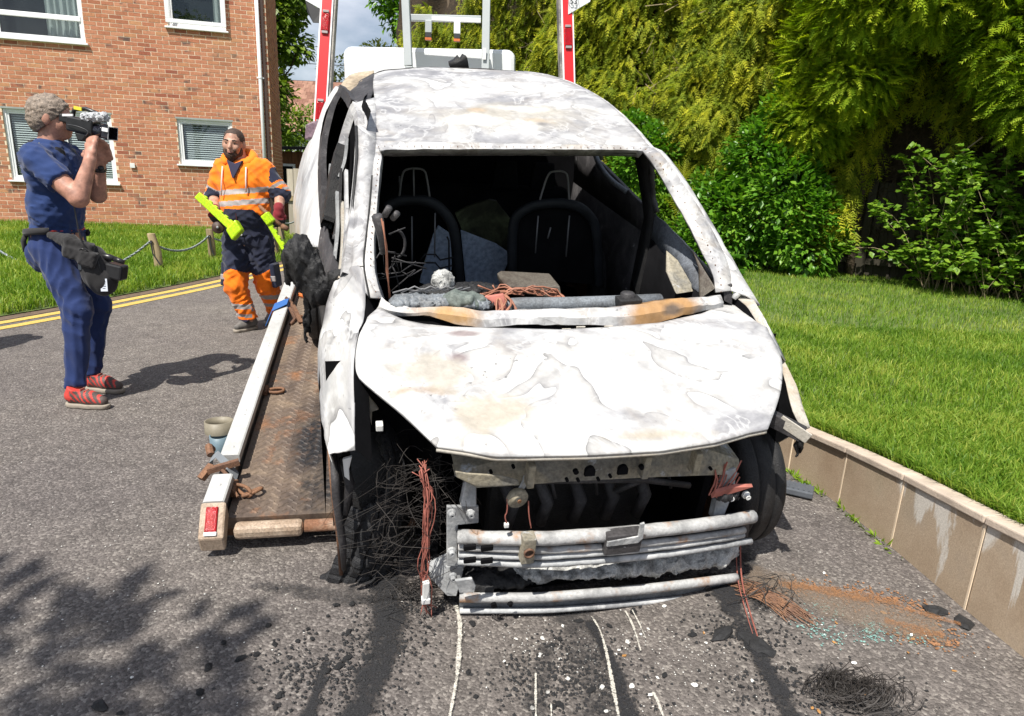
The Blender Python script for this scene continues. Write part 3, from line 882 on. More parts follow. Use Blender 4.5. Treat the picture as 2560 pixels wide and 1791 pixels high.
 'rwin': [(0.715,1.900,1.227),(0.784,1.800,1.247),(0.773,1.600,1.164),(0.788,1.500,1.080),(0.728,1.600,1.114),(0.721,1.800,1.160)],
 'rquarter_out': [(-0.734,2.450,1.439),(-0.821,2.450,1.325),(-0.870,2.450,1.180),(-0.957,2.450,1.081),(-1.007,2.400,0.910),(-1.042,2.300,0.751),(-1.026,2.150,0.654),(-1.006,2.000,0.602)],
 'rquarter_in': [(-0.744,2.200,1.451),(-0.808,2.150,1.361),(-0.854,2.000,1.239),(-0.862,1.900,1.150),(-0.864,1.750,1.054),(-0.855,1.550,0.948),(-0.851,1.400,0.895),(-0.857,1.200,0.836)],
 'rdoor_out': [(-0.744,2.200,1.451),(-0.807,2.100,1.367),(-0.852,1.850,1.211),(-0.860,1.700,1.118),(-0.856,1.500,1.029),(-0.843,1.250,0.938)],
 'rdoor_in': [(-0.720,2.100,1.416),(-0.753,2.050,1.405),(-0.820,1.750,1.219),(-0.828,1.620,1.135),(-0.824,1.420,1.049),(-0.816,1.200,0.952)],
 'rdoor_top': [(-0.744,2.200,1.451),(-0.699,2.000,1.438),(-0.672,1.750,1.428),(-0.689,1.720,1.398),(-0.720,2.050,1.415)],
 'bpost': [(-0.679,1.550,1.434),(-0.722,1.500,1.330),(-0.747,1.420,1.253),(-0.770,1.320,1.186),(-0.802,1.150,1.041),(-0.818,1.100,0.981)],
 'fdoor_frame': [(-0.678,1.600,1.428),(-0.661,1.300,1.408),(-0.666,1.120,1.366),(-0.680,0.930,1.268),(-0.703,0.780,1.139),(-0.727,0.630,1.053),(-0.749,0.500,0.953)],
 'strut': [(0.630,-0.300,0.751),(0.710,-0.380,0.717)],
 'tyre_l': [(-0.651,0.000,0.584),(-0.663,-0.050,0.558),(-0.678,-0.090,0.508),(-0.692,-0.110,0.438),(-0.732,-0.120,0.388),(-0.776,-0.120,0.297),(-0.791,-0.120,0.199),(-0.814,-0.120,0.120),(-0.847,-0.125,0.049)],
 'tyre_r': [(-0.629,0.020,0.588),(-0.592,-0.030,0.557),(-0.576,-0.080,0.492),(-0.572,-0.100,0.419),(-0.577,-0.110,0.331),(-0.592,-0.120,0.241),(-0.613,-0.120,0.141),(-0.634,-0.120,0.058),(-0.661,-0.125,-0.009)],
 'loom_red': [(-0.539,-0.300,0.648),(-0.538,-0.330,0.626),(-0.530,-0.350,0.574),(-0.524,-0.370,0.510),(-0.532,-0.370,0.405),(-0.537,-0.370,0.307),(-0.534,-0.380,0.253),(-0.525,-0.380,0.160),(-0.520,-0.370,0.101)],
 'loom_conn': [(-0.531,-0.390,0.256),(-0.530,-0.390,0.178)],
 'loom_top': [(-0.593,-0.250,0.650),(-0.559,-0.270,0.650),(-0.525,-0.290,0.651),(-0.486,-0.290,0.591),(-0.470,-0.300,0.505),(-0.559,-0.290,0.564),(-0.577,-0.300,0.487),(-0.595,-0.300,0.399),(-0.632,-0.310,0.320),(-0.701,-0.300,0.382),(-0.672,-0.340,0.323),(-0.599,-0.360,0.281),(-0.557,-0.370,0.279),(-0.459,-0.300,0.345),(-0.492,-0.300,0.448)],
 'bracketL': [(-0.697,-0.100,0.785),(-0.659,-0.120,0.735),(-0.681,-0.140,0.740),(-0.684,-0.160,0.701),(-0.690,-0.140,0.732)],
 'bolt_white': [(-0.662,-0.200,0.722)],
 'wing_stay': [(-0.801,-0.180,0.618),(-0.775,-0.200,0.618),(-0.755,-0.220,0.529),(-0.772,-0.240,0.429),(-0.783,-0.240,0.369),(-0.797,-0.220,0.487)],
 'bit_white': [(-0.774,-0.280,0.667),(-0.746,-0.280,0.675),(-0.756,-0.280,0.630),(-0.755,-0.280,0.586),(-0.770,-0.280,0.604)],
 'gusset': [(-0.515,-0.300,0.243),(-0.459,-0.340,0.312),(-0.455,-0.360,0.148),(-0.509,-0.340,0.216)],
 'ashpile': [(-0.385,-0.360,0.224),(-0.160,-0.380,0.223),(0.048,-0.400,0.223),(0.243,-0.400,0.215),(0.491,-0.380,0.188),(0.545,-0.360,0.212)],
 'apr_foot': [(0.710,0.550,1.047),(0.726,0.340,0.956),(0.678,0.360,0.902),(0.705,0.460,0.994)],
 'mirror_foot': [(0.763,0.350,0.965),(0.792,0.330,0.978),(0.802,0.310,0.893),(0.766,0.320,0.908),(0.819,0.320,0.945)],
 'rail_dots': [(-0.415,-0.460,0.454),(-0.362,-0.460,0.444),(-0.412,-0.460,0.403),(-0.359,-0.460,0.393),(-0.321,-0.460,0.191),(-0.266,-0.460,0.185),(0.453,-0.460,0.141)],
 'slam_holes': [(-0.070,-0.455,0.699),(0.035,-0.455,0.695),(-0.114,-0.455,0.700),(0.095,-0.455,0.698),(-0.138,-0.455,0.673),(-0.103,-0.455,0.669),(-0.039,-0.455,0.666),(-0.002,-0.455,0.674),(0.293,-0.440,0.653),(0.351,-0.430,0.652),(-0.363,-0.430,0.703),(-0.298,-0.430,0.716)],
 'rcorner': [(-0.744,2.200,1.451),(-0.693,2.400,1.501),(-0.630,2.500,1.517),(-0.537,2.460,1.536)],
 'rcorner_in': [(-0.703,2.050,1.435),(-0.657,2.150,1.459),(-0.613,2.320,1.489),(-0.541,2.380,1.528)],
 'slam_tab': [(-0.474,-0.475,0.742),(-0.440,-0.475,0.732),(-0.348,-0.475,0.717),(-0.291,-0.475,0.695),(-0.285,-0.475,0.676),(-0.405,-0.475,0.681),(-0.438,-0.475,0.700),(-0.469,-0.475,0.720)],
 'ash_tab': [(-0.448,-0.440,0.297),(-0.394,-0.440,0.298),(-0.380,-0.440,0.264),(-0.383,-0.440,0.236),(-0.431,-0.440,0.241)],
}
# places on the road
G = {
 'scr1': [(-0.167,1.970), (-0.129,1.849), (-0.121,1.701), (-0.117,1.603), (-0.122,1.464)],
 'scr2': [(0.292,1.926), (0.324,1.833), (0.330,1.730), (0.331,1.624), (0.331,1.490)],
 'scr3': [(0.417,1.943), (0.435,1.864), (0.438,1.730)],
 'scr4': [(0.111,1.637), (0.108,1.528)],
 'scr5': [(0.443,1.945), (0.456,1.865), (0.465,1.788)],
 'soot1': [(-0.378,1.993), (-0.348,1.723), (-0.362,1.458)],
 'soot2': [(-0.512,1.673), (-0.502,1.547), (-0.500,1.441)],
 'soot3': [(0.262,1.870), (0.284,1.666), (0.289,1.486)],
 'soot4': [(0.802,1.907), (0.817,1.700), (0.812,1.516)],
 'soot5': [(0.156,1.797), (0.106,1.476)],
 'sootdeck': [(-1.206,3.962), (-1.071,3.427), (-1.014,2.911), (-0.893,2.491)],
 'rust': [(1.104,2.122), (1.253,2.096), (1.361,2.081), (1.439,2.040), (1.530,1.959)],
 'rust2': [(1.385,1.898), (1.455,1.883)],
 'glass': [(1.126,2.007), (1.078,1.868), (1.263,1.920), (1.243,1.869), (1.380,1.878), (1.036,1.925)],
 'wires': [(0.921,1.597), (1.032,1.635), (1.095,1.577), (1.072,1.532), (0.882,1.674)],
 'pad': [(1.440,3.050), (1.458,2.879), (1.357,2.890)],
 'frag': [(-0.087,1.623), (0.077,1.601), (0.019,1.845), (0.165,1.759), (0.478,1.972), (0.726,1.844), (0.818,1.802), (1.528,2.024), (1.580,1.963), (-1.052,1.438), (-0.987,1.419), (-0.816,1.501), (-0.837,1.597), (-0.058,1.532), (-0.091,1.848), (-0.762,1.638), (-0.722,1.658), (-0.597,1.507), (-0.579,1.738), (-0.493,1.606), (-0.837,1.703), (0.192,1.789), (0.623,1.837), (-0.606,1.783), (-0.660,1.526)],
 'white': [(0.187,1.698), (0.658,1.801), (0.573,1.615), (0.126,1.712), (0.563,1.982), (0.751,1.642), (1.227,2.233), (0.052,1.780), (0.205,1.617), (1.100,1.739), (0.484,1.857), (-1.028,1.546)],
 'leaf': [(1.301,1.798), (1.064,1.605), (0.888,1.547), (0.665,1.850), (0.385,1.725), (1.400,1.723), (1.134,1.932)],
 'wirerust': [(0.905,2.095), (0.947,2.051), (0.998,1.965), (1.041,1.936)],
 'wirered': [(0.895,2.247), (0.868,2.116), (0.851,1.955), (0.836,1.842)],
 'wallb': [(1.674,1.802), (1.633,2.047), (1.610,2.461), (1.558,2.824), (1.480,3.124)],
 'tyreflap': [(-0.619,2.054), (-0.358,2.060), (-0.266,2.081)],
}

# ------------------------------------------------------------------ ground, road, lawns
def interp(x, xs, ys):
    return float(np.interp(x, xs, ys))


LEFT_EDGE = [(-14.0, -12.0), (-9.4, -3.0), (-6.9, 1.0), (-5.65, 3.4), (-5.0, 4.8), (-4.66, 5.7), (-4.42, 6.4), (-4.25, 7.06), (-4.07, 7.75), (-3.88, 8.77), (-3.70, 10.2), (-3.45, 12.5), (-3.2, 16.0), (-3.0, 22.0), (-2.9, 40.0)]
WALL_Y = [-4.0, 0.0, 0.8, 1.21, 1.63, 2.047, 2.461, 2.824, 3.20, 3.60, 4.0, 4.4, 4.8]
WALL_X = [2.02, 1.84, 1.775, 1.735, 1.69, 1.642, 1.605, 1.556, 1.47, 1.38, 1.30, 1.24, 1.20]
WALL_Z = [0.52, 0.50, 0.48, 0.45, 0.405, 0.362, 0.322, 0.283, 0.246, 0.215, 0.19, 0.175, 0.165]


def lawn_z(x, y):
    e = interp(y, WALL_Y, WALL_Z) - 0.012
    far = 0.20
    t = min(1.0, max(0.0, (x - interp(y, WALL_Y, WALL_X)) / 2.5))
    t = t * t * (3 - 2 * t)
    return e * (1 - t) + (0.65 * e + 0.35 * far) * t + 0.012 * mnoise.noise(Vector((x * 0.8, y * 0.8, 0)))


def left_z(u):
    t = min(1.0, max(0.0, u / 5.0))
    return 0.015 + 0.05 * min(1, u / 0.25) + 0.085 * t


gb = MB()
gb.add([(-260, -120, -0.06), (260, -120, -0.06), (260, 420, -0.06), (-260, 420, -0.06)], [(0, 1, 2, 3)])
o = gb.build('ground', MAT['soil'])
o['kind'] = 'structure'

rb = MB()
rows = []
for x, y in LEFT_EDGE:
    xr = interp(y, WALL_Y, WALL_X) + 0.05 if y < 4.8 else interp(y, [4.8, 9, 16, 40], [1.25, 1.0, 0.8, 0.8])
    n = 26
    rows.append([(x - 0.12 + (xr - x + 0.12) * i / n, y, 0.0) for i in range(n + 1)])
rb.grid(rows)
o = rb.build('road', MAT['asphalt'])
o['kind'] = 'structure'


def offset_line(pts, d):
    out = []
    for i, p in enumerate(pts):
        a = Vector(pts[max(0, i - 1)])
        b = Vector(pts[min(len(pts) - 1, i + 1)])
        t = (b - a).normalized()
        nrm = Vector((t.y, -t.x))
        out.append(Vector(p) + nrm * d)
    return out


def fine_line(pts, step=0.25):
    out = []
    for a, b in zip(pts[:-1], pts[1:]):
        a, b = Vector(a), Vector(b)
        n = max(1, int((b - a).length / step))
        out += [a.lerp(b, i / n) for i in range(n)]
    out.append(Vector(pts[-1]))
    return out


def smooth_line(pts, it=2):
    pts = [Vector(p) for p in pts]
    for _ in range(it):
        q = [pts[0]]
        for a, b in zip(pts[:-1], pts[1:]):
            q += [a.lerp(b, 0.25), a.lerp(b, 0.75)]
        q.append(pts[-1])
        pts = q
    return pts


edge = smooth_line(LEFT_EDGE[2:13], 2)
for d0 in (0.16, 0.36):
    a, b = offset_line(edge, d0), offset_line(edge, d0 + 0.105)
    yb = MB()
    yb.grid([[(p.x, p.y, 0.004) for p in a], [(p.x, p.y, 0.004) for p in b]])
    o = yb.build('yellow_line', MAT['yellow_line'])
    o['kind'] = 'structure'
# dusty strip where the grass frays out on to the road
a, b = offset_line(edge, -0.25), offset_line(edge, 0.13)
eb = MB()
eb.grid([[(p.x, p.y, 0.012) for p in a], [(p.x + 0.02 * mnoise.noise(Vector((p.x * 9, p.y * 9, 0))), p.y, 0.004) for p in b]])
o = eb.build('road_edge', MAT['edge_soil'])
o['kind'] = 'structure'

# left lawn
lb = MB()
us = [0.0, 0.1, 0.25, 0.6, 1.2, 2.2, 3.5, 5, 7, 10, 16, 26, 40]
le = smooth_line(LEFT_EDGE, 1)
rows = [[(p.x - u, p.y + 0.12 * u, left_z(u)) for p in le] for u in us]
lb.grid(rows)
o = lb.build('lawn_left', MAT['soil'], smooth=True)
o['kind'] = 'structure'
# right lawn, held up by the retaining wall
rows = []
for y in np.concatenate([np.linspace(-4, 6, 60), np.linspace(6.3, 30, 40)]):
    x0 = interp(y, WALL_Y, WALL_X) + 0.06 if y < 4.8 else interp(y, [4.8, 9, 16, 40], [1.25, 1.0, 0.8, 0.8])
    rows.append([(x0 + t, y, lawn_z(x0 + t, y)) for t in (0, 0.15, 0.4, 0.8, 1.3, 2, 3, 4.2, 6, 9, 14, 25)])
lb = MB()
lb.grid(rows)
o = lb.build('lawn_right', MAT['soil'], smooth=True)
o['kind'] = 'structure'


def blades(name, pts, zf, hmin, hmax, w, mat, bend=0.5, tint_noise=0.35):
    """pts (N,2); bent two-segment blades"""
    N = len(pts)
    z = np.array([zf(x, y) for x, y in pts])
    h = RNG.uniform(hmin, hmax, N)
    ang = RNG.uniform(0, 2 * PI, N)
    lean = RNG.uniform(0.1, bend, N) * h
    la = RNG.uniform(0, 2 * PI, N)
    ww = w * RNG.uniform(0.7, 1.3, N) / 2
    dx, dy = np.cos(ang) * ww, np.sin(ang) * ww
    lx, ly = np.cos(la) * lean, np.sin(la) * lean
    P = np.stack([pts[:, 0], pts[:, 1], z], 1)
    v = np.zeros((N, 5, 3))
    v[:, 0] = P + np.stack([-dx, -dy, -0.005 + 0 * z], 1)
    v[:, 1] = P + np.stack([dx, dy, -0.005 + 0 * z], 1)
    v[:, 2] = P + np.stack([dx * .8 + lx * .35, dy * .8 + ly * .35, h * 0.6], 1)
    v[:, 3] = P + np.stack([-dx * .8 + lx * .35, -dy * .8 + ly * .35, h * 0.6], 1)
    v[:, 4] = P + np.stack([lx, ly, h * (1 - 0.25 * (lean / h))], 1)
    b = np.arange(N)[:, None] * 5
    tris = np.concatenate([b + np.array([[0, 1, 2]]), b + np.array([[0, 2, 3]]), b + np.array([[3, 2, 4]])], 0)
    patch = np.array([mnoise.noise(Vector((x * 1.3, y * 1.3, 3))) for x, y in pts])
    patch2 = np.array([mnoise.noise(Vector((x * 5, y * 5, 7))) for x, y in pts])
    t = np.clip(0.42 + patch * 0.55 + patch2 * 0.2 + RNG.normal(0, tint_noise * 0.5, N), 0, 1)
    me = np_mesh(name, v.reshape(-1, 3), tris, mat, np.concatenate([t, t, t]))
    o = link(bpy.data.objects.new(name, me))
    o['kind'] = 'stuff'
    return o


def scatter_right(n, y0, y1, tmax):
    out = []
    while len(out) < n:
        y = RNG.uniform(y0, y1, 4000)
        t = RNG.uniform(0, tmax, 4000)
        x0 = np.interp(y, WALL_Y + [9, 16], WALL_X + [1.0, 0.8]) + 0.07
        x = x0 + t
        # keep what the lens could see, with a margin for a step aside, and stay in front of the hedge
        ok = (x < 0.98 * y + 1.4) & ((x + 3.2) * 0.634 + (y - 17.3) * 0.773 < 0.15)
        out += list(zip(x[ok], y[ok]))
    return np.array(out[:n])


g = np.concatenate([scatter_right(62000, 1.4, 3.6, 3.2), scatter_right(60000, 3.4, 6.2, 6.0), scatter_right(42000, 6.0, 12.5, 7.5)])
blades('lawn_grass', g, lawn_z, 0.035, 0.075, 0.0062, MAT['grass'], 0.9, 0.5)
# shaggier fringe leaning over the coping
yy = RNG.uniform(1.2, 4.8, 9000)
xx = np.interp(yy, WALL_Y, WALL_X) + 0.075 + np.abs(RNG.normal(0, 0.035, 9000))
blades('grass_fringe', np.stack([xx, yy], 1), lawn_z, 0.04, 0.085, 0.005, MAT['grass'], 1.2, 0.6)


def edge_x(y):
    return interp(y, [p[1] for p in LEFT_EDGE], [p[0] for p in LEFT_EDGE])


pts = []
while len(pts) < 70000:
    y = RNG.uniform(4.2, 15.5, 6000)
    u = np.abs(RNG.uniform(0, 1, 6000)) ** 1.2 * 8.5
    x = np.interp(y, [p[1] for p in LEFT_EDGE], [p[0] for p in LEFT_EDGE]) - u - 0.02
    back = x * (-0.2588) + y * 0.9659
    ok = (x > -0.95 * y - 0.5) & (back < 15.28) & (x < -3.3)
    ok &= RNG.uniform(0, 1, 6000) < np.clip(11.0 / np.maximum(y, 5), 0.35, 1)
    pts += list(zip(x[ok], y[ok]))
pts = np.array(pts[:70000])
blades('verge_grass', pts, lambda x, y: left_z(edge_x(y) - x), 0.05, 0.13, 0.010, MAT['grass'], 0.9, 0.5)

# ------------------------------------------------------------------ retaining wall
wall = thing('retaining_wall', 'low lime-stained concrete retaining wall of square panels holding up the lawn', 'wall', (1.65, 2.0, 0))
for i in range(len(WALL_Y) - 1):
    y0, y1 = WALL_Y[i], WALL_Y[i + 1]
    x0, x1, z0, z1 = WALL_X[i], WALL_X[i + 1], WALL_Z[i], WALL_Z[i + 1]
    g0 = 0.004
    j = RNG.uniform(-0.004, 0.004)
    mb = MB()
    f = [(x0 + j, y0 + g0, -0.05), (x1 + j, y1 - g0, -0.05), (x1 + j, y1 - g0, z1 - 0.028), (x0 + j, y0 + g0, z0 - 0.028)]
    mb.prism(f, (0.085, 0, 0))
    mb.build('panel', MAT['concrete'], wall, bevel=0.004)
    # raised joint strip on the far edge of each panel
    if 0.5 < y0 < 4:
        sb = MB()
        sb.bar((x1 - 0.0005, y1, 0.0), (x1 - 0.0005, y1, z1 - 0.03), 0.009, 0.004, (1, 0, 0))
        sb.build('joint_strip', MAT['mortar'], wall)
    cb = MB()
    j2 = RNG.uniform(-0.006, 0.006)
    cb.prism([(x0 - 0.012 + j2, y0 + 0.002, z0 - 0.027), (x1 - 0.012 + j2, y1 - 0.002, z1 - 0.027), (x1 - 0.012 + j2, y1 - 0.002, z1 + 0.004), (x0 - 0.012 + j2, y0 + 0.002, z0 + 0.004)], (0.085, 0, 0))
    cb.build('coping', MAT['coping'], wall, bevel=0.006)

# ------------------------------------------------------------------ brick building
BN = 15.3
b_rot = rad(15)
bm = Matrix.Translation(Vector((-math.sin(b_rot) * BN, math.cos(b_rot) * BN, 0))) @ Matrix.Rotation(b_rot, 4, 'Z')
building = thing('brick_building', 'two storey red brick apartment block with white framed windows', 'building', matrix=bm)
WS0, WS1, WZ0, WZ1 = -8.3, -1.30, -0.05, 6.2
WIN = [(-6.13, -4.28, 0.98, 2.30, 'blind'), (-3.10, -2.06, 1.42, 2.30, 'blind'), (-6.6, -4.57, 3.55, 4.9, 'curtain'), (-3.11, -2.06, 3.99, 5.1, 'dark')]


def seg_rects():
    ss = sorted({WS0, WS1} | {w[0] for w in WIN} | {w[1] for w in WIN})
    zs = sorted({WZ0, WZ1} | {w[2] for w in WIN} | {w[3] for w in WIN})
    for s0, s1 in zip(ss[:-1], ss[1:]):
        run = None
        for z0, z1 in zip(zs[:-1], zs[1:]):
            inside = any(w[0] <= s0 and s1 <= w[1] and w[2] <= z0 and z1 <= w[3] for w in WIN)
            if inside:
                if run:
                    yield (s0, s1, *run)
                run = None
            else:
                run = (run[0], z1) if run else (z0, z1)
        if run:
            yield (s0, s1, *run)


mb = MB()
for s0, s1, z0, z1 in seg_rects():
    mb.box((s0, 0.010, z0), (s1, 0.26, z1))
mb.box((WS1 - 0.24, 0.262, WZ0), (WS1, 2.6, WZ1))
mb.build('wall', MAT['mortar'], building, world=False)
mb = MB()
mb.box((WS0, 0.27, WZ0), (WS1 - 0.25, 2.6, WZ1))
mb.build('room', MAT['room'], building, world=False)
mb = MB()
mb.prism([(WS0, 0.0, WZ1), (WS1, 0.0, WZ1), (WS1, 2.7, WZ1), (WS0, 2.7, WZ1)], (0, 0, 0.16))
mb.build('roof', MAT['felt'], building, world=False)

bricks = []
course = 0
z = 0.06
while z < WZ1 - 0.07:
    s = WS0 + (0.1125 if course % 2 else 0) + 0.01
    while s < WS1 - 0.02:
        e = min(s + 0.215, WS1)
        a, b = s, e
        ok = True
        for w in WIN:
            if z + 0.065 > w[2] and z < w[3]:
                if a >= w[0] and b <= w[1]:
                    ok = False
                elif a < w[0] < b:
                    b = w[0]
                elif a < w[1] < b:
                    a = w[1]
        if ok and b - a > 0.03:
            bricks.append((a, b, z, course))
        s += 0.225
    z += 0.075
    course += 1
camp = bm.inverted() @ Vector((0, 0, 1.4))
vis = [b for b in bricks if b[0] > -6.75 and b[2] < 4.75]
vis.sort(key=lambda b: (b[1] - b[0] < 0.2, (b[0] - camp.x) ** 2 + camp.y ** 2 + (b[2] - 1.4) ** 2 - 0.9 * b[0]))
# spread the single bricks over what shows largest: the near, left and low part of the wall
singles = set(vis[:300])
bb = MB()
bb.box((-0.1065, 0.006, -0.031), (0.1065, 0.02, 0.031))
brick_me = bb.mesh('brick', MAT['brick'])
rest = MB()
for a, b, z, c in bricks:
    jx, jy = random.uniform(-0.002, 0.002), random.uniform(-0.0015, 0.0015)
    if (a, b, z, c) in singles and b - a > 0.2:
        o = link(bpy.data.objects.new('brick', brick_me))
        o.parent = building
        o.location = ((a + b) / 2 + jx, jy, z + 0.0325)
        o.rotation_euler = (0, random.uniform(-.006, .006), random.uniform(-.008, .008))
    else:
        rest.obox(((a + b) / 2 + jx, 0.013 + jy, z + 0.0325), (1, 0, random.uniform(-.006, .006)), (0, 1, 0), (0, 0, 1), (b - a) / 2 - 0.001, 0.007, 0.031)
side_z = 0.06
c = 0
while side_z < WZ1 - 0.07:
    yy = 0.03 - 0.1125 * (c % 2)
    while yy < 2.5:
        y0, y1 = max(yy, 0.021), min(yy + 0.215, 2.6)
        if y1 - y0 > 0.03:
            rest.obox((WS1 + 0.002, (y0 + y1) / 2, side_z + 0.0325), (0, 1, 0), (1, 0, 0), (0, 0, 1), (y1 - y0) / 2, 0.007, 0.031)
        yy += 0.225
    side_z += 0.075
    c += 1
rest.build('brickwork', MAT['brick'], building, world=False, kind='stuff')
# plinth course standing a little proud
mb = MB()
mb.box((WS0, -0.022, -0.05), (WS1, 0.0095, 0.055))
mb.build('plinth', MAT['coping'], building, world=False)


def m_clear():
    k = NT('window_glass')
    tr = k.n('ShaderNodeBsdfTransparent')
    tr.inputs['Color'].default_value = (0.80, 0.84, 0.84, 1)
    gl = k.n('ShaderNodeBsdfGlossy')
    gl.inputs['Roughness'].default_value = 0.02
    fr = k.n('ShaderNodeLayerWeight')
    fr.inputs['Blend'].default_value = 0.5
    ms = k.n('ShaderNodeMixShader')
    k.lk(k.math('ADD', k.math('MULTIPLY', k.math('POWER', fr.outputs['Facing'], 4.0), 0.8), 0.05), ms.inputs['Fac'])
    k.lk(tr.outputs[0], ms.inputs[1])
    k.lk(gl.outputs[0], ms.inputs[2])
    k.lk(ms.outputs[0], k.out.inputs['Surface'])
    return k.m


MAT['clear_glass'] = m_clear()
slat_mesh = {}


def window(s0, s1, z0, z1, kind, mull=()):
    y = 0.075
    fb = MB()
    fw = 0.055
    w = MB()
    for a, b, c, d in [(s0, s0 + fw, z0, z1), (s1 - fw, s1, z0, z1)]:
        w.box((a, y - 0.03, c), (b, y + 0.04, d))
    for c, d in [(z0, z0 + fw), (z1 - fw, z1)]:
        w.box((s0 + fw, y - 0.03, c), (s1 - fw, y + 0.04, d))
    for m in mull:
        w.box((m - 0.04, y - 0.034, z0 + fw), (m + 0.04, y + 0.04, z1 - fw))
    win = w.build('window', MAT['upvc'], building, world=False, bevel=0.006)
    xs = [s0 + fw] + [v for m in mull for v in (m - 0.04, m + 0.04)] + [s1 - fw]
    for a, b in zip(xs[::2], xs[1::2]):
        g = MB()
        g.box((a, y + 0.002, z0 + fw), (b, y + 0.008, z1 - fw))
        g.build('pane', MAT['clear_glass'], win, world=False)
        # inner sash
        sb = MB()
        for p, q, c, d in [(a, a + 0.035, z0 + fw, z1 - fw), (b - 0.035, b, z0 + fw, z1 - fw)]:
            sb.box((p, y - 0.018, c), (q, y - 0.001, d))
        for c, d in [(z0 + fw, z0 + fw + 0.035), (z1 - fw - 0.035, z1 - fw)]:
            sb.box((a + 0.035, y - 0.018, c), (b - 0.035, y - 0.001, d))
        sb.build('sash', MAT['upvc'], win, world=False)
        if kind == 'blind':
            key = round(b - a, 3)
            if key not in slat_mesh:
                t = MB()
                t.obox((0, 0, 0), (1, 0, 0), (0, 1, 1.5), (0, -1.5, 1), key / 2 - 0.045, 0.0145, 0.0011)
                slat_mesh[key] = t.mesh('blind_slat', MAT['slat'])
            zz = z0 + fw + 0.05
            while zz < z1 - fw - 0.03:
                o = link(bpy.data.objects.new('blind_slat', slat_mesh[key]))
                o.parent = win
                o.location = ((a + b) / 2, y + 0.045, zz)
                zz += 0.042
    s = MB()
    s.box((s0 - 0.05, -0.055, z0 - 0.035), (s1 + 0.05, 0.044, z0 - 0.002))
    s.build('sill', MAT['upvc'], win, world=False, bevel=0.006)
    if kind == 'blind':
        h = MB()
        h.box((s0 - 0.02, 0.004, z1 - 0.004), (s1 + 0.02, 0.05, z1 + 0.03))
        h.build('lintel', MAT['lintel_grey'], win, world=False)
    return win


window(*WIN[0], mull=(-5.17,))
window(*WIN[1])
w3 = window(*WIN[2], mull=(-6.05,))
w4 = window(*WIN[3])
# transom, curtains of the upper windows
t = MB()
t.box((-6.01, 0.035, 3.93), (-4.625, 0.078, 4.02))
t.build('transom', MAT['upvc'], w3, world=False, bevel=0.006)


def curtain(win, s0, s1, z0, z1, waves):
    c = MB()
    rows = []
    n = 60
    for zz in (z0, (z0 + z1) / 2, z1):
        rows.append([(s0 + (s1 - s0) * i / n, 0.20 + 0.028 * math.sin(i / n * waves * 2 * PI + 0.6 * math.sin(i * .4)), zz) for i in range(n + 1)])
    c.grid(rows)
    c.build('curtain', MAT['curtain'], win, smooth=True, world=False)


curtain(w3, -5.25, -4.6, 3.6, 4.88, 6)
curtain(w3, -6.6, -6.38, 3.6, 4.88, 2)
curtain(w4, -2.30, -2.10, 4.04, 5.05, 2)
c = MB()
for s, h in ((-2.68, 0.10), (-2.32, 0.13)):
    c.tube([(s, 0.17, 4.05), (s, 0.17, 4.05 + h)], 0.010, 8)
c.tube([(-2.32, 0.17, 4.05), (-2.32, 0.17, 4.09)], 0.03, 10)
c.build('ornament', MAT['slat'], w4, world=False)
# white open casement rail of the right upper window
t = MB()
t.box((-3.13, -0.075, 4.045), (-2.04, -0.058, 4.12))
t.box((-3.13, -0.075, 4.12), (-3.05, -0.058, 5.2))
t.box((-2.12, -0.075, 4.12), (-2.04, -0.058, 5.2))
t.build('open_casement', MAT['upvc'], w4, world=False, bevel=0.005)
# downpipe and the brown corner board
p = MB()
p.tube([(-1.46, -0.055, 0.0), (-1.46, -0.055, 5.6)], 0.036, 14)
dp = p.build('downpipe', MAT['pipe_white'], building, smooth=True, world=False)
for zz in (1.5, 3.16, 4.8):
    c = MB()
    c.tube([(-1.46, -0.055, zz), (-1.46, -0.055, zz + 0.03)], 0.043, 14)
    c.box((-1.53, -0.04, zz + 0.002), (-1.39, -0.008, zz + 0.028))
    c.build('bracket', MAT['pipe_white'], dp, world=False)
p = MB()
p.box((-1.405, -0.03, 0.0), (-1.345, -0.0065, 5.6))
p.build('corner_board', MAT['pipe_brown'], building, world=False)
# small wall vent
p = MB()
p.box((-4.02, -0.035, 1.30), (-3.93, -0.007, 1.39))
p.build('wall_vent', MAT['white_bit'], building, world=False, bevel=0.004)

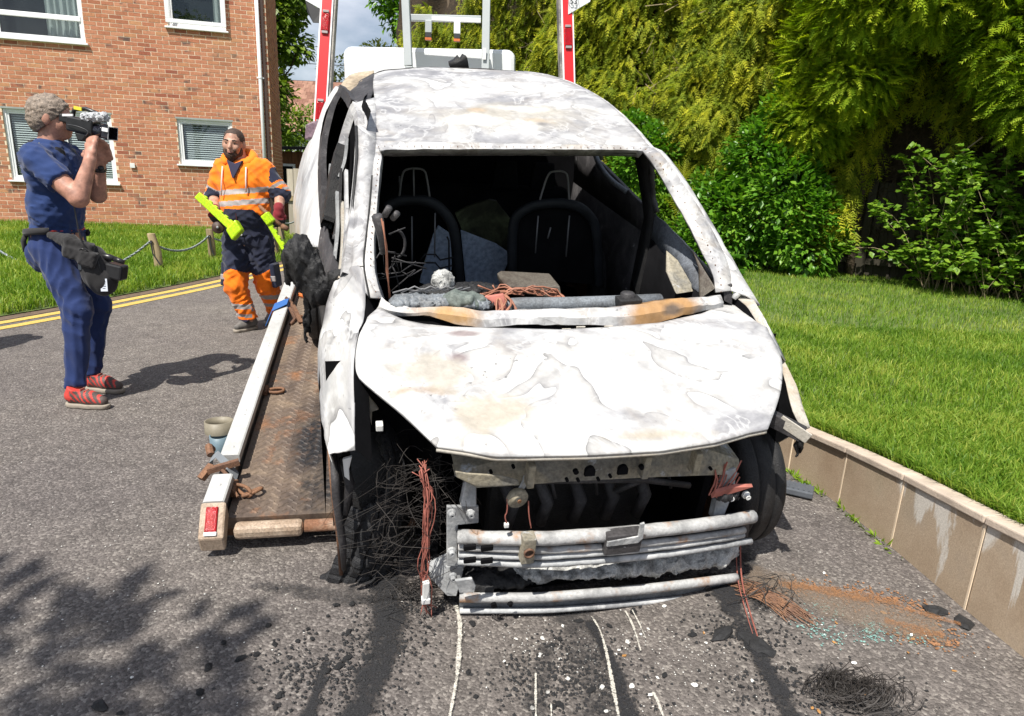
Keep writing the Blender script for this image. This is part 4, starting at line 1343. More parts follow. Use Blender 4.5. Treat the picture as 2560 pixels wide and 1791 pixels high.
# ------------------------------------------------------------------ posts and ropes of the verge
POSTS = [((-4.625, 8.51), (-4.68, 8.50), 0.54, 0.085), ((-4.447, 9.66), (-4.463, 9.66), 0.525, 0.085), ((-3.89, 10.68), (-3.895, 10.68), 0.50, 0.09), ((-4.42, 12.5), (-4.435, 12.5), 0.57, 0.09), ((-4.30, 13.3), (-4.31, 13.3), 0.61, 0.09), ((-6.9, 8.55), (-6.93, 8.55), 0.52, 0.085)]
P_LABEL = ['weathered round timber post between the two men, nearest the brick block window', 'weathered timber post right beside the orange jacket of the worker', 'timber post behind the lime bar in the gloved hand', 'timber post by the pale fence behind the worker', 'stubby timber post at the foot of the pale board fence', 'timber post beyond the left edge holding the first rope']
tops = []
for (bx, by), (tx, ty), h, dia in POSTS:
    i = len(tops)
    t = thing('timber_post', P_LABEL[i], 'post', (bx, by, 0.05), group='timber posts along the verge')
    m = MB()
    m.tube([(bx, by, -0.1), (bx, by, 0.3), (tx, ty, h - 0.012), (tx, ty, h)], [dia / 2 * 1.28, dia / 2 * 1.2, dia / 2 * 1.15, dia / 2 * 1.02], 18)
    m.build('post', MAT['post_wood'], t, smooth=True, bevel=0.004)
    m = MB()
    m.tube([(tx + dia * 0.3, ty - dia / 2 * 1.2, h - 0.10), (tx + dia * 0.3, ty - dia / 2 * 1.25 - 0.012, h - 0.11), (tx + dia * 0.42, ty - dia / 2 * 1.15 - 0.015, h - 0.25), (bx + dia * 0.6, by - dia / 2 * 1.0 - 0.012, 0.15)], 0.009, 6)
    m.build('hanging_chain', MAT['dark_steel'], t)
    m = MB()
    m.tube([(tx + dia * 0.3, ty - dia * 0.62, h - 0.1), (tx + dia * 0.3, ty - dia * 0.68, h - 0.1)], 0.018, 10)
    m.build('rope_hole', MAT['soot'], t)
    tops.append(Vector((tx, ty - dia * 0.5, h - 0.10)))


def rope(a, b, sag, label):
    a, b = Vector(a), Vector(b)
    m = MB()
    n = 40
    path = [a.lerp(b, i / n) + Vector((0, 0, -sag * 4 * (i / n) * (1 - i / n))) for i in range(n + 1)]
    # three laid strands
    for k in range(3):
        ps = []
        for i in range(n * 4 + 1):
            t = i / 4
            j = min(int(t), n - 1)
            p = path[j].lerp(path[j + 1], t - j)
            ph = t * 1.9 + k * 2 * PI / 3
            ps.append(p + Vector((0, math.cos(ph), math.sin(ph))) * 0.008)
        m.tube(ps, 0.0085, 5)
    o = m.build('barrier_rope', MAT['rope'], smooth=True)
    tag(o, label, 'rope', 'ropes slung between the verge posts')
    return o


rope(tops[5], tops[0], 0.46, 'long grey rope sagging behind the cameraman to the first post')
rope(tops[0], tops[1], 0.16, 'short grey rope slung between the two posts in the grass')
rope(tops[1], tops[2], 0.13, 'grey rope running behind the worker in orange')
rope(tops[3], tops[4], 0.08, 'far grey rope beside the pale board fence')

# ------------------------------------------------------------------ shed, board fence, far house, pole
shed = thing('garden_shed', 'brown timber shed with a small white window behind the worker', 'shed', (-5.9, 18.0, 0))
x = -7.0
while x < -4.6:
    m = MB()
    m.box((x, 18.0 + random.uniform(-0.006, 0.006), 0), (x + 0.135, 18.03, 1.86 + random.uniform(-.01, .01)))
    m.build('board', MAT['shed_wood'], shed)
    x += 0.142
m = MB()
m.box((-7.0, 18.04, 0), (-4.6, 20.0, 1.84))
m.build('wall', MAT['dark_wood'], shed)
m = MB()
m.prism([(-7.1, 17.85, 1.87), (-4.4, 17.85, 1.95), (-4.4, 17.85, 2.03), (-7.1, 17.85, 1.95)], (0, 2.3, 0.1))
m.build('roof', MAT['felt'], shed)
m = MB()
for a, b, c, d in [(-6.33, -6.27, 1.0, 1.55), (-5.97, -5.91, 1.0, 1.55), (-6.27, -5.97, 1.0, 1.06), (-6.27, -5.97, 1.49, 1.55)]:
    m.box((a, 17.95, c), (b, 17.99, d))
sw = m.build('window', MAT['upvc'], shed)
m = MB()
m.box((-6.27, 17.97, 1.06), (-5.97, 17.98, 1.49))
m.build('pane', MAT['pane'], sw)

fence = thing('board_fence', 'pale weathered close-board fence panel beside the shed', 'fence', (-4.3, 13.6, 0))
x = -4.63
i = 0
while x < -3.5:
    m = MB()
    m.box((x, 13.55 + 0.008 * (i % 2), 0.9), (x + 0.118, 13.568 + 0.008 * (i % 2), 1.42 + random.uniform(-.012, .012)))
    m.build('board', MAT['pale_wood'], fence)
    m = MB()
    m.box((x, 13.57 + 0.008 * (i % 2), 0.05), (x + 0.118, 13.588 + 0.008 * (i % 2), 0.80))
    m.build('board', MAT['pale_wood'], fence, label='greyer lower fence board')
    x += 0.124
    i += 1
m = MB()
m.box((-4.65, 13.53, 0.805), (-3.5, 13.6, 0.895))
m.build('rail', MAT['post_wood'], fence)

house = thing('tiled_house', 'distant house with red clay tile roof and pale window bay', 'house', (-11, 30, 0))
m = MB()
m.box((-16, 30.3, 0), (-8.5, 37, 2.9))
m.build('wall', MAT['far_brick'], house)
m = MB()
sl = Vector((0, 3.4, 2.55)).normalized()
m.prism([(-16.2, 29.9, 2.86), (-8.3, 29.9, 2.86), (-8.3, 33.4, 5.5), (-16.2, 33.4, 5.5)], (0, 0.06, -0.10))
m.prism([(-16.2, 33.4, 5.5), (-8.3, 33.4, 5.5), (-8.3, 37.2, 2.86), (-16.2, 37.2, 2.86)], (0, -0.06, -0.10))
roof = m.build('roof', MAT['felt'], house)
t = MB()
sl = Vector((0, 3.5, 2.64)).normalized()
up = Vector((0, -sl.z, sl.y))
t.obox((0, 0, 0), (1, 0, 0), sl + up * 0.06, up, 0.118, 0.165, 0.012)
tile_me = t.mesh('roof_tile', MAT['tile'])
rest = MB()
cnt = 0
for r in range(14):
    for c in range(33):
        p = Vector((-16.1 + 0.243 * c + 0.118 + 0.12 * (r % 2), 29.9, 2.88)) + sl * (0.30 * r + 0.15) + up * 0.03
        if -12.9 < p.x < -8.5 and cnt < 295:
            o = link(bpy.data.objects.new('roof_tile', tile_me))
            o.parent = roof
            o.location = p - Vector((-11, 30, 0))
            cnt += 1
        else:
            rest.obox(p, (1, 0, 0), sl + up * 0.06, up, 0.118, 0.165, 0.012)
rest.build('tiling', MAT['tile'], roof, kind='stuff')
m = MB()
m.tube([(-16.3, 29.85, 2.83), (-8.2, 29.85, 2.83)], 0.07, 8)
m.build('gutter', MAT['upvc'], house)
m = MB()
m.box((-16.2, 29.98, 2.62), (-8.3, 30.02, 2.78))
m.build('fascia', MAT['upvc'], house)
m = MB()
m.box((-10.75, 30.05, 1.6), (-8.6, 30.28, 2.6))
m.build('cladding', MAT['render_white'], house)
for wx in (-10.7, -9.3):
    m = MB()
    for a, b, c, d in [(0, .07, 0, .8), (.75, .82, 0, .8), (.07, .75, 0, .07), (.07, .75, .73, .8), (.38, .44, .07, .73)]:
        m.box((wx + a, 30.0, 1.72 + c), (wx + b, 30.045, 1.72 + d))
    wn = m.build('window', MAT['upvc'], house)
    m = MB()
    m.box((wx + .07, 30.02, 1.79), (wx + .75, 30.03, 2.45))
    m.build('pane', MAT['pane'], wn)

pole = thing('utility_pole', 'thin distant utility pole carrying a wire beside the leafy tree', 'pole', (-11.2, 34, 0))
m = MB()
m.tube([(-11.55, 34, 0), (-11.55, 34, 6.35)], [0.09, 0.06], 8)
m.build('pole', MAT['dark_steel'], pole)
m = MB()
m.bar((-11.9, 34, 6.2), (-11.2, 34, 6.2), 0.06, 0.06)
m.build('crossarm', MAT['dark_steel'], pole)
m = MB()
m.tube([(-22, 33, 6.7), (-11.55, 34, 6.35), (-1, 36, 6.5)], 0.018, 4)
m.build('wire', MAT['dark_steel'], pole)

# ------------------------------------------------------------------ recovery truck with its bed tipped down to the road
by_, bp_ = rad(11.5), rad(11)
t_dir = Vector((-math.sin(by_) * math.cos(bp_), math.cos(by_) * math.cos(bp_), math.sin(bp_)))
t_lat = Vector((math.cos(by_), math.sin(by_), 0))
t_nrm = t_lat.cross(t_dir)
t_org = Vector((-1.12, 2.205, 0.20)) - t_nrm * 0.08
TM = Matrix(((t_lat.x, t_dir.x, t_nrm.x, t_org.x), (t_lat.y, t_dir.y, t_nrm.y, t_org.y), (t_lat.z, t_dir.z, t_nrm.z, t_org.z), (0, 0, 0, 1)))
truck = thing('recovery_truck', 'white recovery truck with rusty tread-plate bed tipped down under the burnt car', 'truck', matrix=TM)


def TW(x, y, z):
    return TM @ Vector((x, y, z))


LEN, WID = 5.3, 2.25
m = MB()
m.box((0.075, 0.0, -0.05), (WID - 0.075, LEN, 0.0))
m.build('deck', MAT['deck'], truck, world=False)
# raised tread lugs, near part only: herringbone of little wedges
V, Fc = [], []
row = 0
y = 0.03
while y < 2.6:
    x = 0.10 + (0.018 if row % 2 else 0)
    while x < 0.72:
        s = 1 if (row + int((x - 0.1) / 0.036)) % 2 else -1
        a = Vector((1, 0.75 * s, 0)).normalized()
        b = Vector((-a.y, a.x, 0))
        c = Vector((x, y, 0))
        n0 = len(V)
        la, lb = 0.0135, 0.0042
        V += [c - a * la - b * lb, c + a * la - b * lb, c + a * la + b * lb, c - a * la + b * lb,
              c - a * la * 0.75 + Vector((0, 0, 0.0035)), c + a * la * 0.75 + Vector((0, 0, 0.0035))]
        Fc += [(n0, n0 + 1, n0 + 5, n0 + 4), (n0 + 1, n0 + 2, n0 + 5), (n0 + 2, n0 + 3, n0 + 4, n0 + 5), (n0 + 3, n0, n0 + 4)]
        x += 0.036
    y += 0.021
    row += 1
m = MB()
m.add(V, Fc)
m.build('tread_lugs', MAT['deck'], truck, world=False, kind='stuff')
# side rails: a pale top flange over a grimy inner face
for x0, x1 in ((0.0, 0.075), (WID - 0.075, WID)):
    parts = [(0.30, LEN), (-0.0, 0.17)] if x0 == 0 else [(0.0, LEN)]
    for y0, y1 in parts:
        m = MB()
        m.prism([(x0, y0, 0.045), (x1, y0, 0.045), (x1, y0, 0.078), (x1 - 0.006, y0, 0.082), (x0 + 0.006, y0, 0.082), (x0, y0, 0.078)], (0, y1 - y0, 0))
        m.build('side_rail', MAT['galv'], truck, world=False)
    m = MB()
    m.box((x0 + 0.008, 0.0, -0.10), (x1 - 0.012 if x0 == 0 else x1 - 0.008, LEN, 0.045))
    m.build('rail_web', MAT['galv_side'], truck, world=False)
# rivets on the near rail
for yy in (0.10, 0.36, 0.62, 0.66, 0.98, 1.35, 1.38, 1.8):
    m = MB()
    m.ball((0.04, yy, 0.082), 0.0065, 5, 1, 1, 0.5)
    m.build('rivet', MAT['galv'], truck, smooth=True, world=False)
# tail: lamp housing, sleeve and roller
m = MB()
m.prism([(-0.005, -0.105, -0.005), (0.085, -0.105, -0.005), (0.085, -0.005, 0.083), (-0.005, -0.005, 0.083)], (0, 0.012, -0.07))
m.build('lamp_housing', MAT['beige_steel'], truck, world=False, bevel=0.008)
nrm_l = Vector((0, -0.66, 0.75))
m = MB()
lc = Vector((0.038, -0.053, 0.040))
m.obox(lc, (1, 0, 0), (0, 0.75, 0.66), nrm_l, 0.021, 0.046, 0.008)
lm = m.build('tail_lamp', MAT['red_lens'], truck, world=False, bevel=0.004)
m = MB()
m.obox(lc + Vector((0, -0.039, -0.035)), (1, 0, 0), (0, 0.75, 0.66), nrm_l, 0.022, 0.007, 0.009)
m.build('lamp_bezel', MAT['white_tape'], lm, world=False, bevel=0.002)
m = MB()
m.box((0.105, -0.062, -0.062), (0.355, -0.005, -0.006))
m.build('roller_sleeve', MAT['beige_steel'], truck, world=False, bevel=0.018)
m = MB()
m.tube([(0.36, -0.032, -0.030), (WID - 0.1, -0.032, -0.030)], 0.024, 16)
m.build('roller', MAT['rust_roller'], truck, smooth=True, world=False)
m = MB()
m.box((0.02, 0.02, -0.10), (WID, 0.07, -0.052))
m.build('tail_beam', MAT['rust'], truck, world=False)
m = MB()
m.box((0.25, 0.06, -0.22), (0.40, LEN, -0.055))
m.box((WID - 0.4, 0.06, -0.22), (WID - 0.25, LEN, -0.055))
for yy in (0.6, 1.6, 2.6, 3.6, 4.6):
    m.box((0.08, yy, -0.15), (0.245, yy + 0.08, -0.055))
    m.box((0.405, yy, -0.15), (WID - 0.405, yy + 0.08, -0.055))
    m.box((WID - 0.245, yy, -0.15), (WID - 0.08, yy + 0.08, -0.055))
m.build('subframe', MAT['dark_steel'], truck, world=False)


def dee_ring(c, ax, up, w, l, r=0.008, name='lashing_ring', mat='rust'):
    """flattened wire loop lying along ax"""
    c, ax, up = Vector(c), Vector(ax).normalized(), Vector(up).normalized()
    m = MB()
    pts = []
    for i in range(19):
        t = 2 * PI * i / 18
        pts.append(c + ax * (l * (0.5 + 0.5 * math.cos(t))) + up * (w * math.sin(t) * (0.75 + 0.25 * math.cos(t))))
    m.tube(pts, r, 7)
    return m.build(name, MAT[mat], truck, smooth=True, world=False)


m = MB()
m.box((0.064, 0.93, 0.002), (0.088, 1.0, 0.03))
m.build('ring_eye', MAT['rust'], truck, world=False, bevel=0.004)
dee_ring((0.080, 0.965, 0.012), (1, 0.05, 0.02), (0, 1, 0), 0.028, 0.085)
m = MB()
m.box((0.066, 0.12, 0.002), (0.088, 0.19, 0.04))
m.build('ring_eye', MAT['rust'], truck, world=False, bevel=0.004)
dee_ring((0.078, 0.16, 0.03), (1, -0.7, -0.1), (0, 0.4, 0.9), 0.022, 0.085, 0.007)
dee_ring((0.115, 0.115, 0.012), (1, 0.5, 0.15), (0.3, -1, 0.5), 0.026, 0.075, 0.007)
# pair of stake sleeves hung on the outside of the near rail
sl_ = MB()
sl_.lathe((-0.075, 0.63, 0.02), (0, 0.25, 1), [(0.062, -0.03), (0.062, 0.025), (0.056, 0.025), (0.056, -0.03), (0.062, -0.03)], 24)
sl_.build('stake_sleeve', MAT['tan_plastic'], truck, smooth=True, world=False)
sl_ = MB()
sl_.lathe((-0.062, 0.565, -0.02), (0, 0.1, 1), [(0.043, -0.04), (0.043, 0.03), (0.038, 0.03), (0.038, -0.04), (0.043, -0.04)], 24)
sl_.build('stake_sleeve', MAT['blue_grey_plastic'], truck, smooth=True, world=False, label='smaller blue-grey sleeve')
m = MB()
m.box((-0.035, 0.60, -0.03), (0.01, 0.64, 0.0))
m.build('sleeve_bracket', MAT['dark_steel'], truck, world=False)

# front of the bed: headboard ladder frame, tall taped posts, cab
def truck_part(m, name, mat, **kw):
    return m.build(name, MAT[mat], truck, world=True, **kw)


# ladder frame
fr = MB()
fr.bar((-1.375, 8.06, 0.9), (-1.30, 8.02, 2.58), 0.085, 0.085, (0, 1, 0))
truck_part(fr, 'ladder_post', 'grey_paint', bevel=0.006)
fr = MB()
fr.bar((-1.31, 8.02, 2.58), (-1.392, 8.16, 3.75), 0.085, 0.085, (0, 1, 0))
truck_part(fr, 'ladder_post', 'grey_paint', bevel=0.006)
fr = MB()
fr.bar((-0.447, 8.02, 0.9), (-0.447, 8.02, 2.58), 0.085, 0.085, (0, 1, 0))
truck_part(fr, 'ladder_post', 'grey_paint', bevel=0.006)
fr = MB()
fr.bar((-0.444, 8.02, 2.58), (-0.47, 8.18, 3.75), 0.085, 0.085, (0, 1, 0))
truck_part(fr, 'ladder_post', 'grey_paint', bevel=0.006)
fr = MB()
fr.bar((-1.305, 8.11, 3.10), (-0.515, 8.12, 3.118), 0.06, 0.065)
truck_part(fr, 'ladder_rung', 'grey_paint', bevel=0.005)
fr = MB()
fr.bar((-1.06, 8.06, 3.092), (-0.515, 8.07, 3.092), 0.02, 0.045)
truck_part(fr, 'light_bar', 'truck_white', bevel=0.004)
for lx, mt in ((-1.095, 'grey_paint'), (-0.775, 'truck_white')):
    h = MB()
    h.box((lx - 0.036, 8.04, 2.945), (lx + 0.036, 8.09, 3.07))
    br = truck_part(h, 'light_bracket', mt, bevel=0.004)
    h = MB()
    h.box((lx - 0.033, 8.035, 2.90), (lx + 0.033, 8.085, 2.943))
    h.build('light_body', MAT['dark_steel'], br)
    h = MB()
    h.box((lx - 0.035, 8.03, 2.868), (lx + 0.035, 8.088, 2.892))
    h.build('light_lens', MAT['orange_hook'], br)
m = MB()
m.box((-0.478, 7.965, 2.68), (-0.44, 7.974, 2.80))
truck_part(m, 'sticker', 'white_tape')

# cab: rounded white roof box above a plain cab
def rounded_box(lo, hi, r, seg=5):
    (x0, y0, z0), (x1, y1, z1) = lo, hi
    m = MB()
    prof = []
    for cx, cz, a0 in ((x1 - r, z1 - r, 0), (x0 + r, z1 - r, 90)):
        for i in range(seg + 1):
            a = rad(a0 + 90 * i / seg)
            prof.append((cx + r * math.cos(a), cz + r * math.sin(a)))
    prof += [(x0, z0), (x1, z0)]
    m.prism([(a, y0, b) for a, b in prof], (0, y1 - y0, 0))
    return m


cm = Matrix.Translation(Vector((-1.03, 8.35, 0))) @ Matrix.Rotation(rad(2.0), 4, 'Z') @ Matrix.Rotation(rad(-1.6), 4, 'Y')
cab = rounded_box((-1.02, 0.0, 2.05), (0.99, 1.75, 2.845), 0.10)
for i, v in enumerate(cab.v):
    cab.v[i] = tuple(cm @ Vector(v))
truck_part(cab, 'cab_roof', 'truck_white', smooth=False, bevel=0.05)
cab = rounded_box((-1.0, 0.02, 0.55), (0.97, 1.9, 2.045), 0.08)
for i, v in enumerate(cab.v):
    cab.v[i] = tuple(cm @ Vector(v))
truck_part(cab, 'cab', 'truck_white', bevel=0.03)
cab = MB()
cab.prism([(-0.8, -0.012, 1.45), (0.8, -0.012, 1.45), (0.8, -0.012, 1.95), (-0.8, -0.012, 1.95)], (0, 0.026, 0))
for i, v in enumerate(cab.v):
    cab.v[i] = tuple(cm @ Vector(v))
truck_part(cab, 'rear_window', 'pane')
# chassis and wheels, hidden under the bed
m = MB()
m.bar((-1.35, 5.3, 0.55), (-1.75, 9.9, 0.55), 0.10, 0.2)
m.bar((-0.55, 5.45, 0.55), (-0.95, 10.1, 0.55), 0.10, 0.2)
truck_part(m, 'chassis', 'dark_steel')
for wx, wy in ((-1.72, 5.9), (0.05, 6.2), (-2.06, 9.3), (-0.2, 9.7)):
    m = MB()
    m.lathe((wx, wy, 0.38), (1, 0.17, 0), [(0.2, -0.1), (0.33, -0.11), (0.38, -0.07), (0.38, 0.07), (0.33, 0.11), (0.2, 0.1)], 28)
    w_ = truck_part(m, 'wheel', 'rubber', smooth=True)
    m = MB()
    m.lathe((wx, wy, 0.38), (1, 0.17, 0), [(0.001, -0.06), (0.2, -0.09), (0.2, 0.09), (0.001, 0.06)], 20)
    m.build('rim', MAT['galv'], w_, smooth=True)

# tall posts faced with red tape either side of the bed front
def taped_post(bot, top, side, w=0.085):
    b, t = Vector(bot), Vector(top)
    d = (t - b).normalized()
    x = Vector((1, 0.1, 0))
    x = (x - d * x.dot(d)).normalized()
    n = d.cross(x)            # roughly towards +y or -y
    if n.y > 0:
        n = -n
    L = (t - b).length
    m = MB()
    m.obox((b + t) / 2 + x * side * 0.03 - n * 0.07, x, d, n, 0.055, L / 2, 0.06)
    post = truck_part(m, 'light_post', 'post_grey')
    m = MB()
    m.obox((b + t) / 2 + n * 0.0, x, d, n, 0.062, L / 2, 0.006)
    m.build('white_edge', MAT['white_tape'], post)
    m = MB()
    m.obox((b + t) / 2 + n * 0.009, x, d, n, 0.047, L / 2, 0.0025)
    m.build('red_strip', MAT['red_tape'], post)
    for f in (0.36, 0.66, 0.97):
        c = b + d * (L * f) + n * 0.022
        if f < 0.9 or side > 0:
            m = MB()
            m.obox(c, x, d, n, 0.036, 0.085, 0.012)
            ln = m.build('marker_lens', MAT['red_lens'], post, bevel=0.006)
            for e in (-0.10, 0.105):
                m = MB()
                m.obox(c + d * e, x, d, n, 0.030, 0.012, 0.012)
                m.build('lens_clip', MAT['lens_rib'], ln, bevel=0.002)
    return post, x, d, n


pL, xL, dL, nL = taped_post((-2.06, 6.78, 0.95), (-1.985, 7.45, 3.80), 1)
pR, xR, dR, nR = taped_post((0.56, 6.85, 0.95), (0.345, 7.45, 3.75), -1)
# sign wings at the post tops
m = MB()
m.prism([(-2.045, 7.262, 2.955), (-2.215, 7.252, 3.035), (-2.22, 7.28, 3.5), (-2.02, 7.28, 3.5)], (0, 0.02, 0))
sg = m.build('sign_wing', MAT['sign_white'], pL)
m = MB()
m.prism([(-2.05, 7.25, 2.95), (-2.215, 7.25, 3.028), (-2.20, 7.245, 2.93), (-2.14, 7.222, 2.832), (-2.053, 7.222, 2.832)], (0, 0.02, 0))
m.build('sign_print', MAT['sign_black'], sg)
m = MB()
m.prism([(0.408, 7.276, 3.02), (0.62, 7.30, 3.150), (0.70, 7.32, 3.55), (0.385, 7.30, 3.55)], (0, 0.02, 0))
sg = m.build('sign_wing', MAT['sign_white'], pR)


def flat_text(txt, size, c, x, up, mat, parent, name='lettering'):
    cu = bpy.data.curves.new('lettering', 'FONT')
    cu.body = txt
    cu.size = size
    cu.align_x = 'CENTER'
    cu.align_y = 'CENTER'
    cu.extrude = 0.001
    tmp = bpy.data.objects.new('lettering', cu)
    link(tmp)
    bpy.context.view_layer.update()
    me = bpy.data.meshes.new_from_object(tmp.evaluated_get(bpy.context.evaluated_depsgraph_get()))
    bpy.data.objects.remove(tmp)
    bpy.data.curves.remove(cu)
    x, up = Vector(x).normalized(), Vector(up).normalized()
    n = x.cross(up)
    me.transform(Matrix(((x.x, up.x, n.x, c[0]), (x.y, up.y, n.y, c[1]), (x.z, up.z, n.z, c[2]), (0, 0, 0, 1))))
    me.materials.clear()
    me.materials.append(MAT[mat])
    return new_obj(name, me, parent)


flat_text('53', 0.075, (0.455, 7.266, 3.135), (1, 0.06, -0.02), (0.02, 0.12, 1), 'sign_black', sg)
ring = MB()
cpt = Vector((0.455, 7.266, 3.133))
ux, uy = Vector((1, 0.06, -0.02)).normalized(), Vector((0.02, 0.12, 1)).normalized()
ring.tube([cpt + ux * 0.052 * math.cos(a) + uy * 0.058 * math.sin(a) for a in np.linspace(0, 2 * PI, 33)], 0.0016, 5)
ring.build('number_ring', MAT['sign_black'], sg)


# straps and hooks lying over the near rail
def sling(name, label, pts, w, mat, hook=None):
    """flat webbing following pts, given in bed space"""
    m = MB()
    a = [Vector(p) - Vector((0, w / 2, 0)) for p in pts]
    b = [Vector(p) + Vector((0, w / 2, 0)) for p in pts]
    m.grid([[TW(*p) for p in a], [TW(*p) for p in b]])
    o = m.build(name, MAT[mat], None, solid=0.003, smooth=False)
    tag(o, label, 'strap', 'straps lying over the bed rail')
    return o


st = sling('webbing_strap', 'blue webbing strap folded over the silver bed rail near the worker', [(-0.045, 1.86, 0.005), (-0.006, 1.90, 0.088), (0.07, 1.99, 0.096), (0.081, 1.99, 0.04)], 0.12, 'blue_web')
m = MB()
c0 = TW(0.10, 1.99, 0.05)
m.tube([TW(0.05, 2.04, 0.10), TW(0.09, 2.02, 0.07), TW(0.10, 1.93, 0.06), TW(0.13, 1.90, 0.03), TW(0.16, 1.92, 0.02)], 0.010, 7)
m.tube([TW(0.085, 1.94, 0.07), TW(0.12, 1.88, 0.02), TW(0.10, 1.82, 0.006)], 0.011, 7)
m.bar(TW(0.10, 1.97, 0.075), TW(0.16, 1.84, 0.012), 0.03, 0.008)
m.build('ratchet_hook', MAT['rust'], st)
st = sling('webbing_strap', 'pale blue strap standing beside the blackened tyre with an orange hook', [(0.155, 2.45, 0.006), (0.165, 2.45, 0.06), (0.175, 2.46, 0.20), (0.19, 2.47, 0.32)], 0.10, 'pale_blue_web')
m = MB()
m.tube([TW(0.10, 2.32, 0.012), TW(0.14, 2.28, 0.016), TW(0.21, 2.30, 0.016), TW(0.24, 2.36, 0.012)], 0.014, 8)
m.tube([TW(0.13, 2.40, 0.012), TW(0.17, 2.36, 0.03), TW(0.23, 2.38, 0.03)], 0.011, 8)
m.build('hook', MAT['orange_hook'], st)
st = sling('webbing_strap', 'worn grey strap with a rusty hook draped over the rail near the tail lamp', [(-0.055, 0.36, -0.03), (-0.05, 0.35, 0.03), (-0.01, 0.30, 0.088), (0.045, 0.235, 0.075), (0.078, 0.22, 0.03)], 0.05, 'grey_web')
m = MB()
m.bar(TW(-0.03, 0.21, 0.07), TW(0.085, 0.245, 0.085), 0.025, 0.022)
m.bar(TW(-0.055, 0.20, 0.04), TW(-0.02, 0.25, 0.07), 0.03, 0.02)
m.tube([TW(0.02, 0.22, 0.07), TW(0.06, 0.18, 0.055), TW(0.085, 0.12, 0.03), TW(0.10, 0.10, 0.02)], 0.007, 7)
m.build('ratchet_hook', MAT['rust'], st)
m = MB()
m.tube([TW(-0.06, 0.42, 0.03), TW(-0.065, 0.40, 0.06), TW(-0.05, 0.36, 0.045)], 0.016, 8)
m.build('ratchet_spool', MAT['rust'], st)

# ------------------------------------------------------------------ burnt-out car
cy, cp, crl = rad(14.876), rad(11.739), rad(-0.468)
CMX = (Matrix.Rotation(cy, 4, 'Z') @ Matrix.Rotation(cp, 4, 'X') @ Matrix.Rotation(crl, 4, 'Y'))
CMX = Matrix.Translation(Vector((0.164, 2.384, -0.005))) @ CMX
car = thing('burnt_car', 'burnt-out hatchback stripped to ash-white steel, half winched on to the truck bed', 'car', matrix=CMX)
# car space: a = across (right positive), b = backwards, h = up


def P(n):
    return [Vector(p) for p in D[n]]


def resample(pts, n):
    pts = [Vector(p) for p in pts]
    L = [0.0]
    for a, b in zip(pts[:-1], pts[1:]):
        L.append(L[-1] + (b - a).length)
    out = []
    for i in range(n):
        t = L[-1] * i / (n - 1)
        j = 0
        while j < len(L) - 2 and L[j + 1] < t:
            j += 1
        f = 0 if L[j + 1] == L[j] else (t - L[j]) / (L[j + 1] - L[j])
        out.append(pts[j].lerp(pts[j + 1], f))
    return out


def smooth_pts(pts, it=1):
    pts = [Vector(p) for p in pts]
    for _ in range(it):
        q = [pts[0]]
        for a, b in zip(pts[:-1], pts[1:]):
            q += [a.lerp(b, 0.25), a.lerp(b, 0.75)]
        q.append(pts[-1])
        pts = q
    return pts


def coons(top, bot, left, right, nu, nv):
    """top / bot run left to right, left / right run top to bottom"""
    t, b = resample(top, nu), resample(bot, nu)
    l, r = resample(left, nv), resample(right, nv)
    rows = []
    for j in range(nv):
        v = j / (nv - 1)
        row = []
        for i in range(nu):
            u = i / (nu - 1)
            p = t[i] * (1 - v) + b[i] * v + l[j] * (1 - u) + r[j] * u
            p -= t[0] * (1 - u) * (1 - v) + t[-1] * u * (1 - v) + b[0] * (1 - u) * v + b[-1] * u * v
            row.append(p)
        rows.append(row)
    return rows


def dent(p, amp, sc, seed=0.0):
    return amp * mnoise.noise(Vector((p.x * sc + seed, p.y * sc, p.z * sc)))


def cpart(m, name, mat, parent=car, **kw):
    mats = [MAT[x] for x in mat] if isinstance(mat, (list, tuple)) else MAT[mat]
    return m.build(name, mats, parent, world=False, **kw)


def loft(lines, n, name, mat, solid=0.006, parent=car, rough=0.0, smooth=True, sc=14, **kw):
    L = [resample(smooth_pts(l, 1), n) for l in lines]
    if rough:
        for l in L:
            for p in l:
                p += Vector((dent(p, rough, sc), dent(p, rough, sc, 5), dent(p, rough, sc, 9)))
    m = MB()
    m.grid(L)
    o_ = cpart(m, name, mat, parent, smooth=smooth, solid=solid, **kw)
    o_.data.set_sharp_from_angle(angle=rad(26))
    return o_


def cotan(p, a, b):
    """signed distance of p from line a-b seen from above (right positive)"""
    d = Vector((b.x - a.x, b.y - a.y)).normalized()
    q = Vector((p.x - a.x, p.y - a.y))
    return q.x * -d.y + q.y * d.x


# bonnet
NU, NV = 84, 52
rows = coons(P('bonnet_rear'), P('bonnet_front'), smooth_pts(P('bonnet_left'), 1), smooth_pts(P('bonnet_right'), 1), NU, NV)
cr_a, cr_b = Vector((0.80, 0.02, 0)), Vector((0.43, -0.47, 0))
cl_a, cl_b = Vector((-0.70, -0.05, 0)), Vector((-0.36, -0.50, 0))
for j, r in enumerate(rows):
    for i, p in enumerate(r):
        t = max(0.0, (0.2 - p.y) / 0.71)
        p.z = 0.790 + 0.088 * (1 - t ** 1.6)
        e = min(i, NU - 1 - i, j, NV - 1 - j) / 6
        e = min(1, e)
        p.z += e * (dent(p, 0.010, 3.0) + dent(p, 0.005, 8, 3) + 0.010 * math.exp(-((p.x + 0.05) / 0.4) ** 2))
        dr = cotan(p, cr_a, cr_b)
        if dr > 0 and p.x > 0.3:
            p.z -= 0.10 * dr if dr < 0.2 else 0.02
        dl = cotan(p, cl_a, cl_b)
        p.z += 0.008 * math.exp(-(dl / 0.025) ** 2) * e
        if dl < -0.02 and p.x < -0.2:
            p.z -= 0.12 * min(0.15, -dl - 0.02) * e
m = MB()
m.grid(rows)
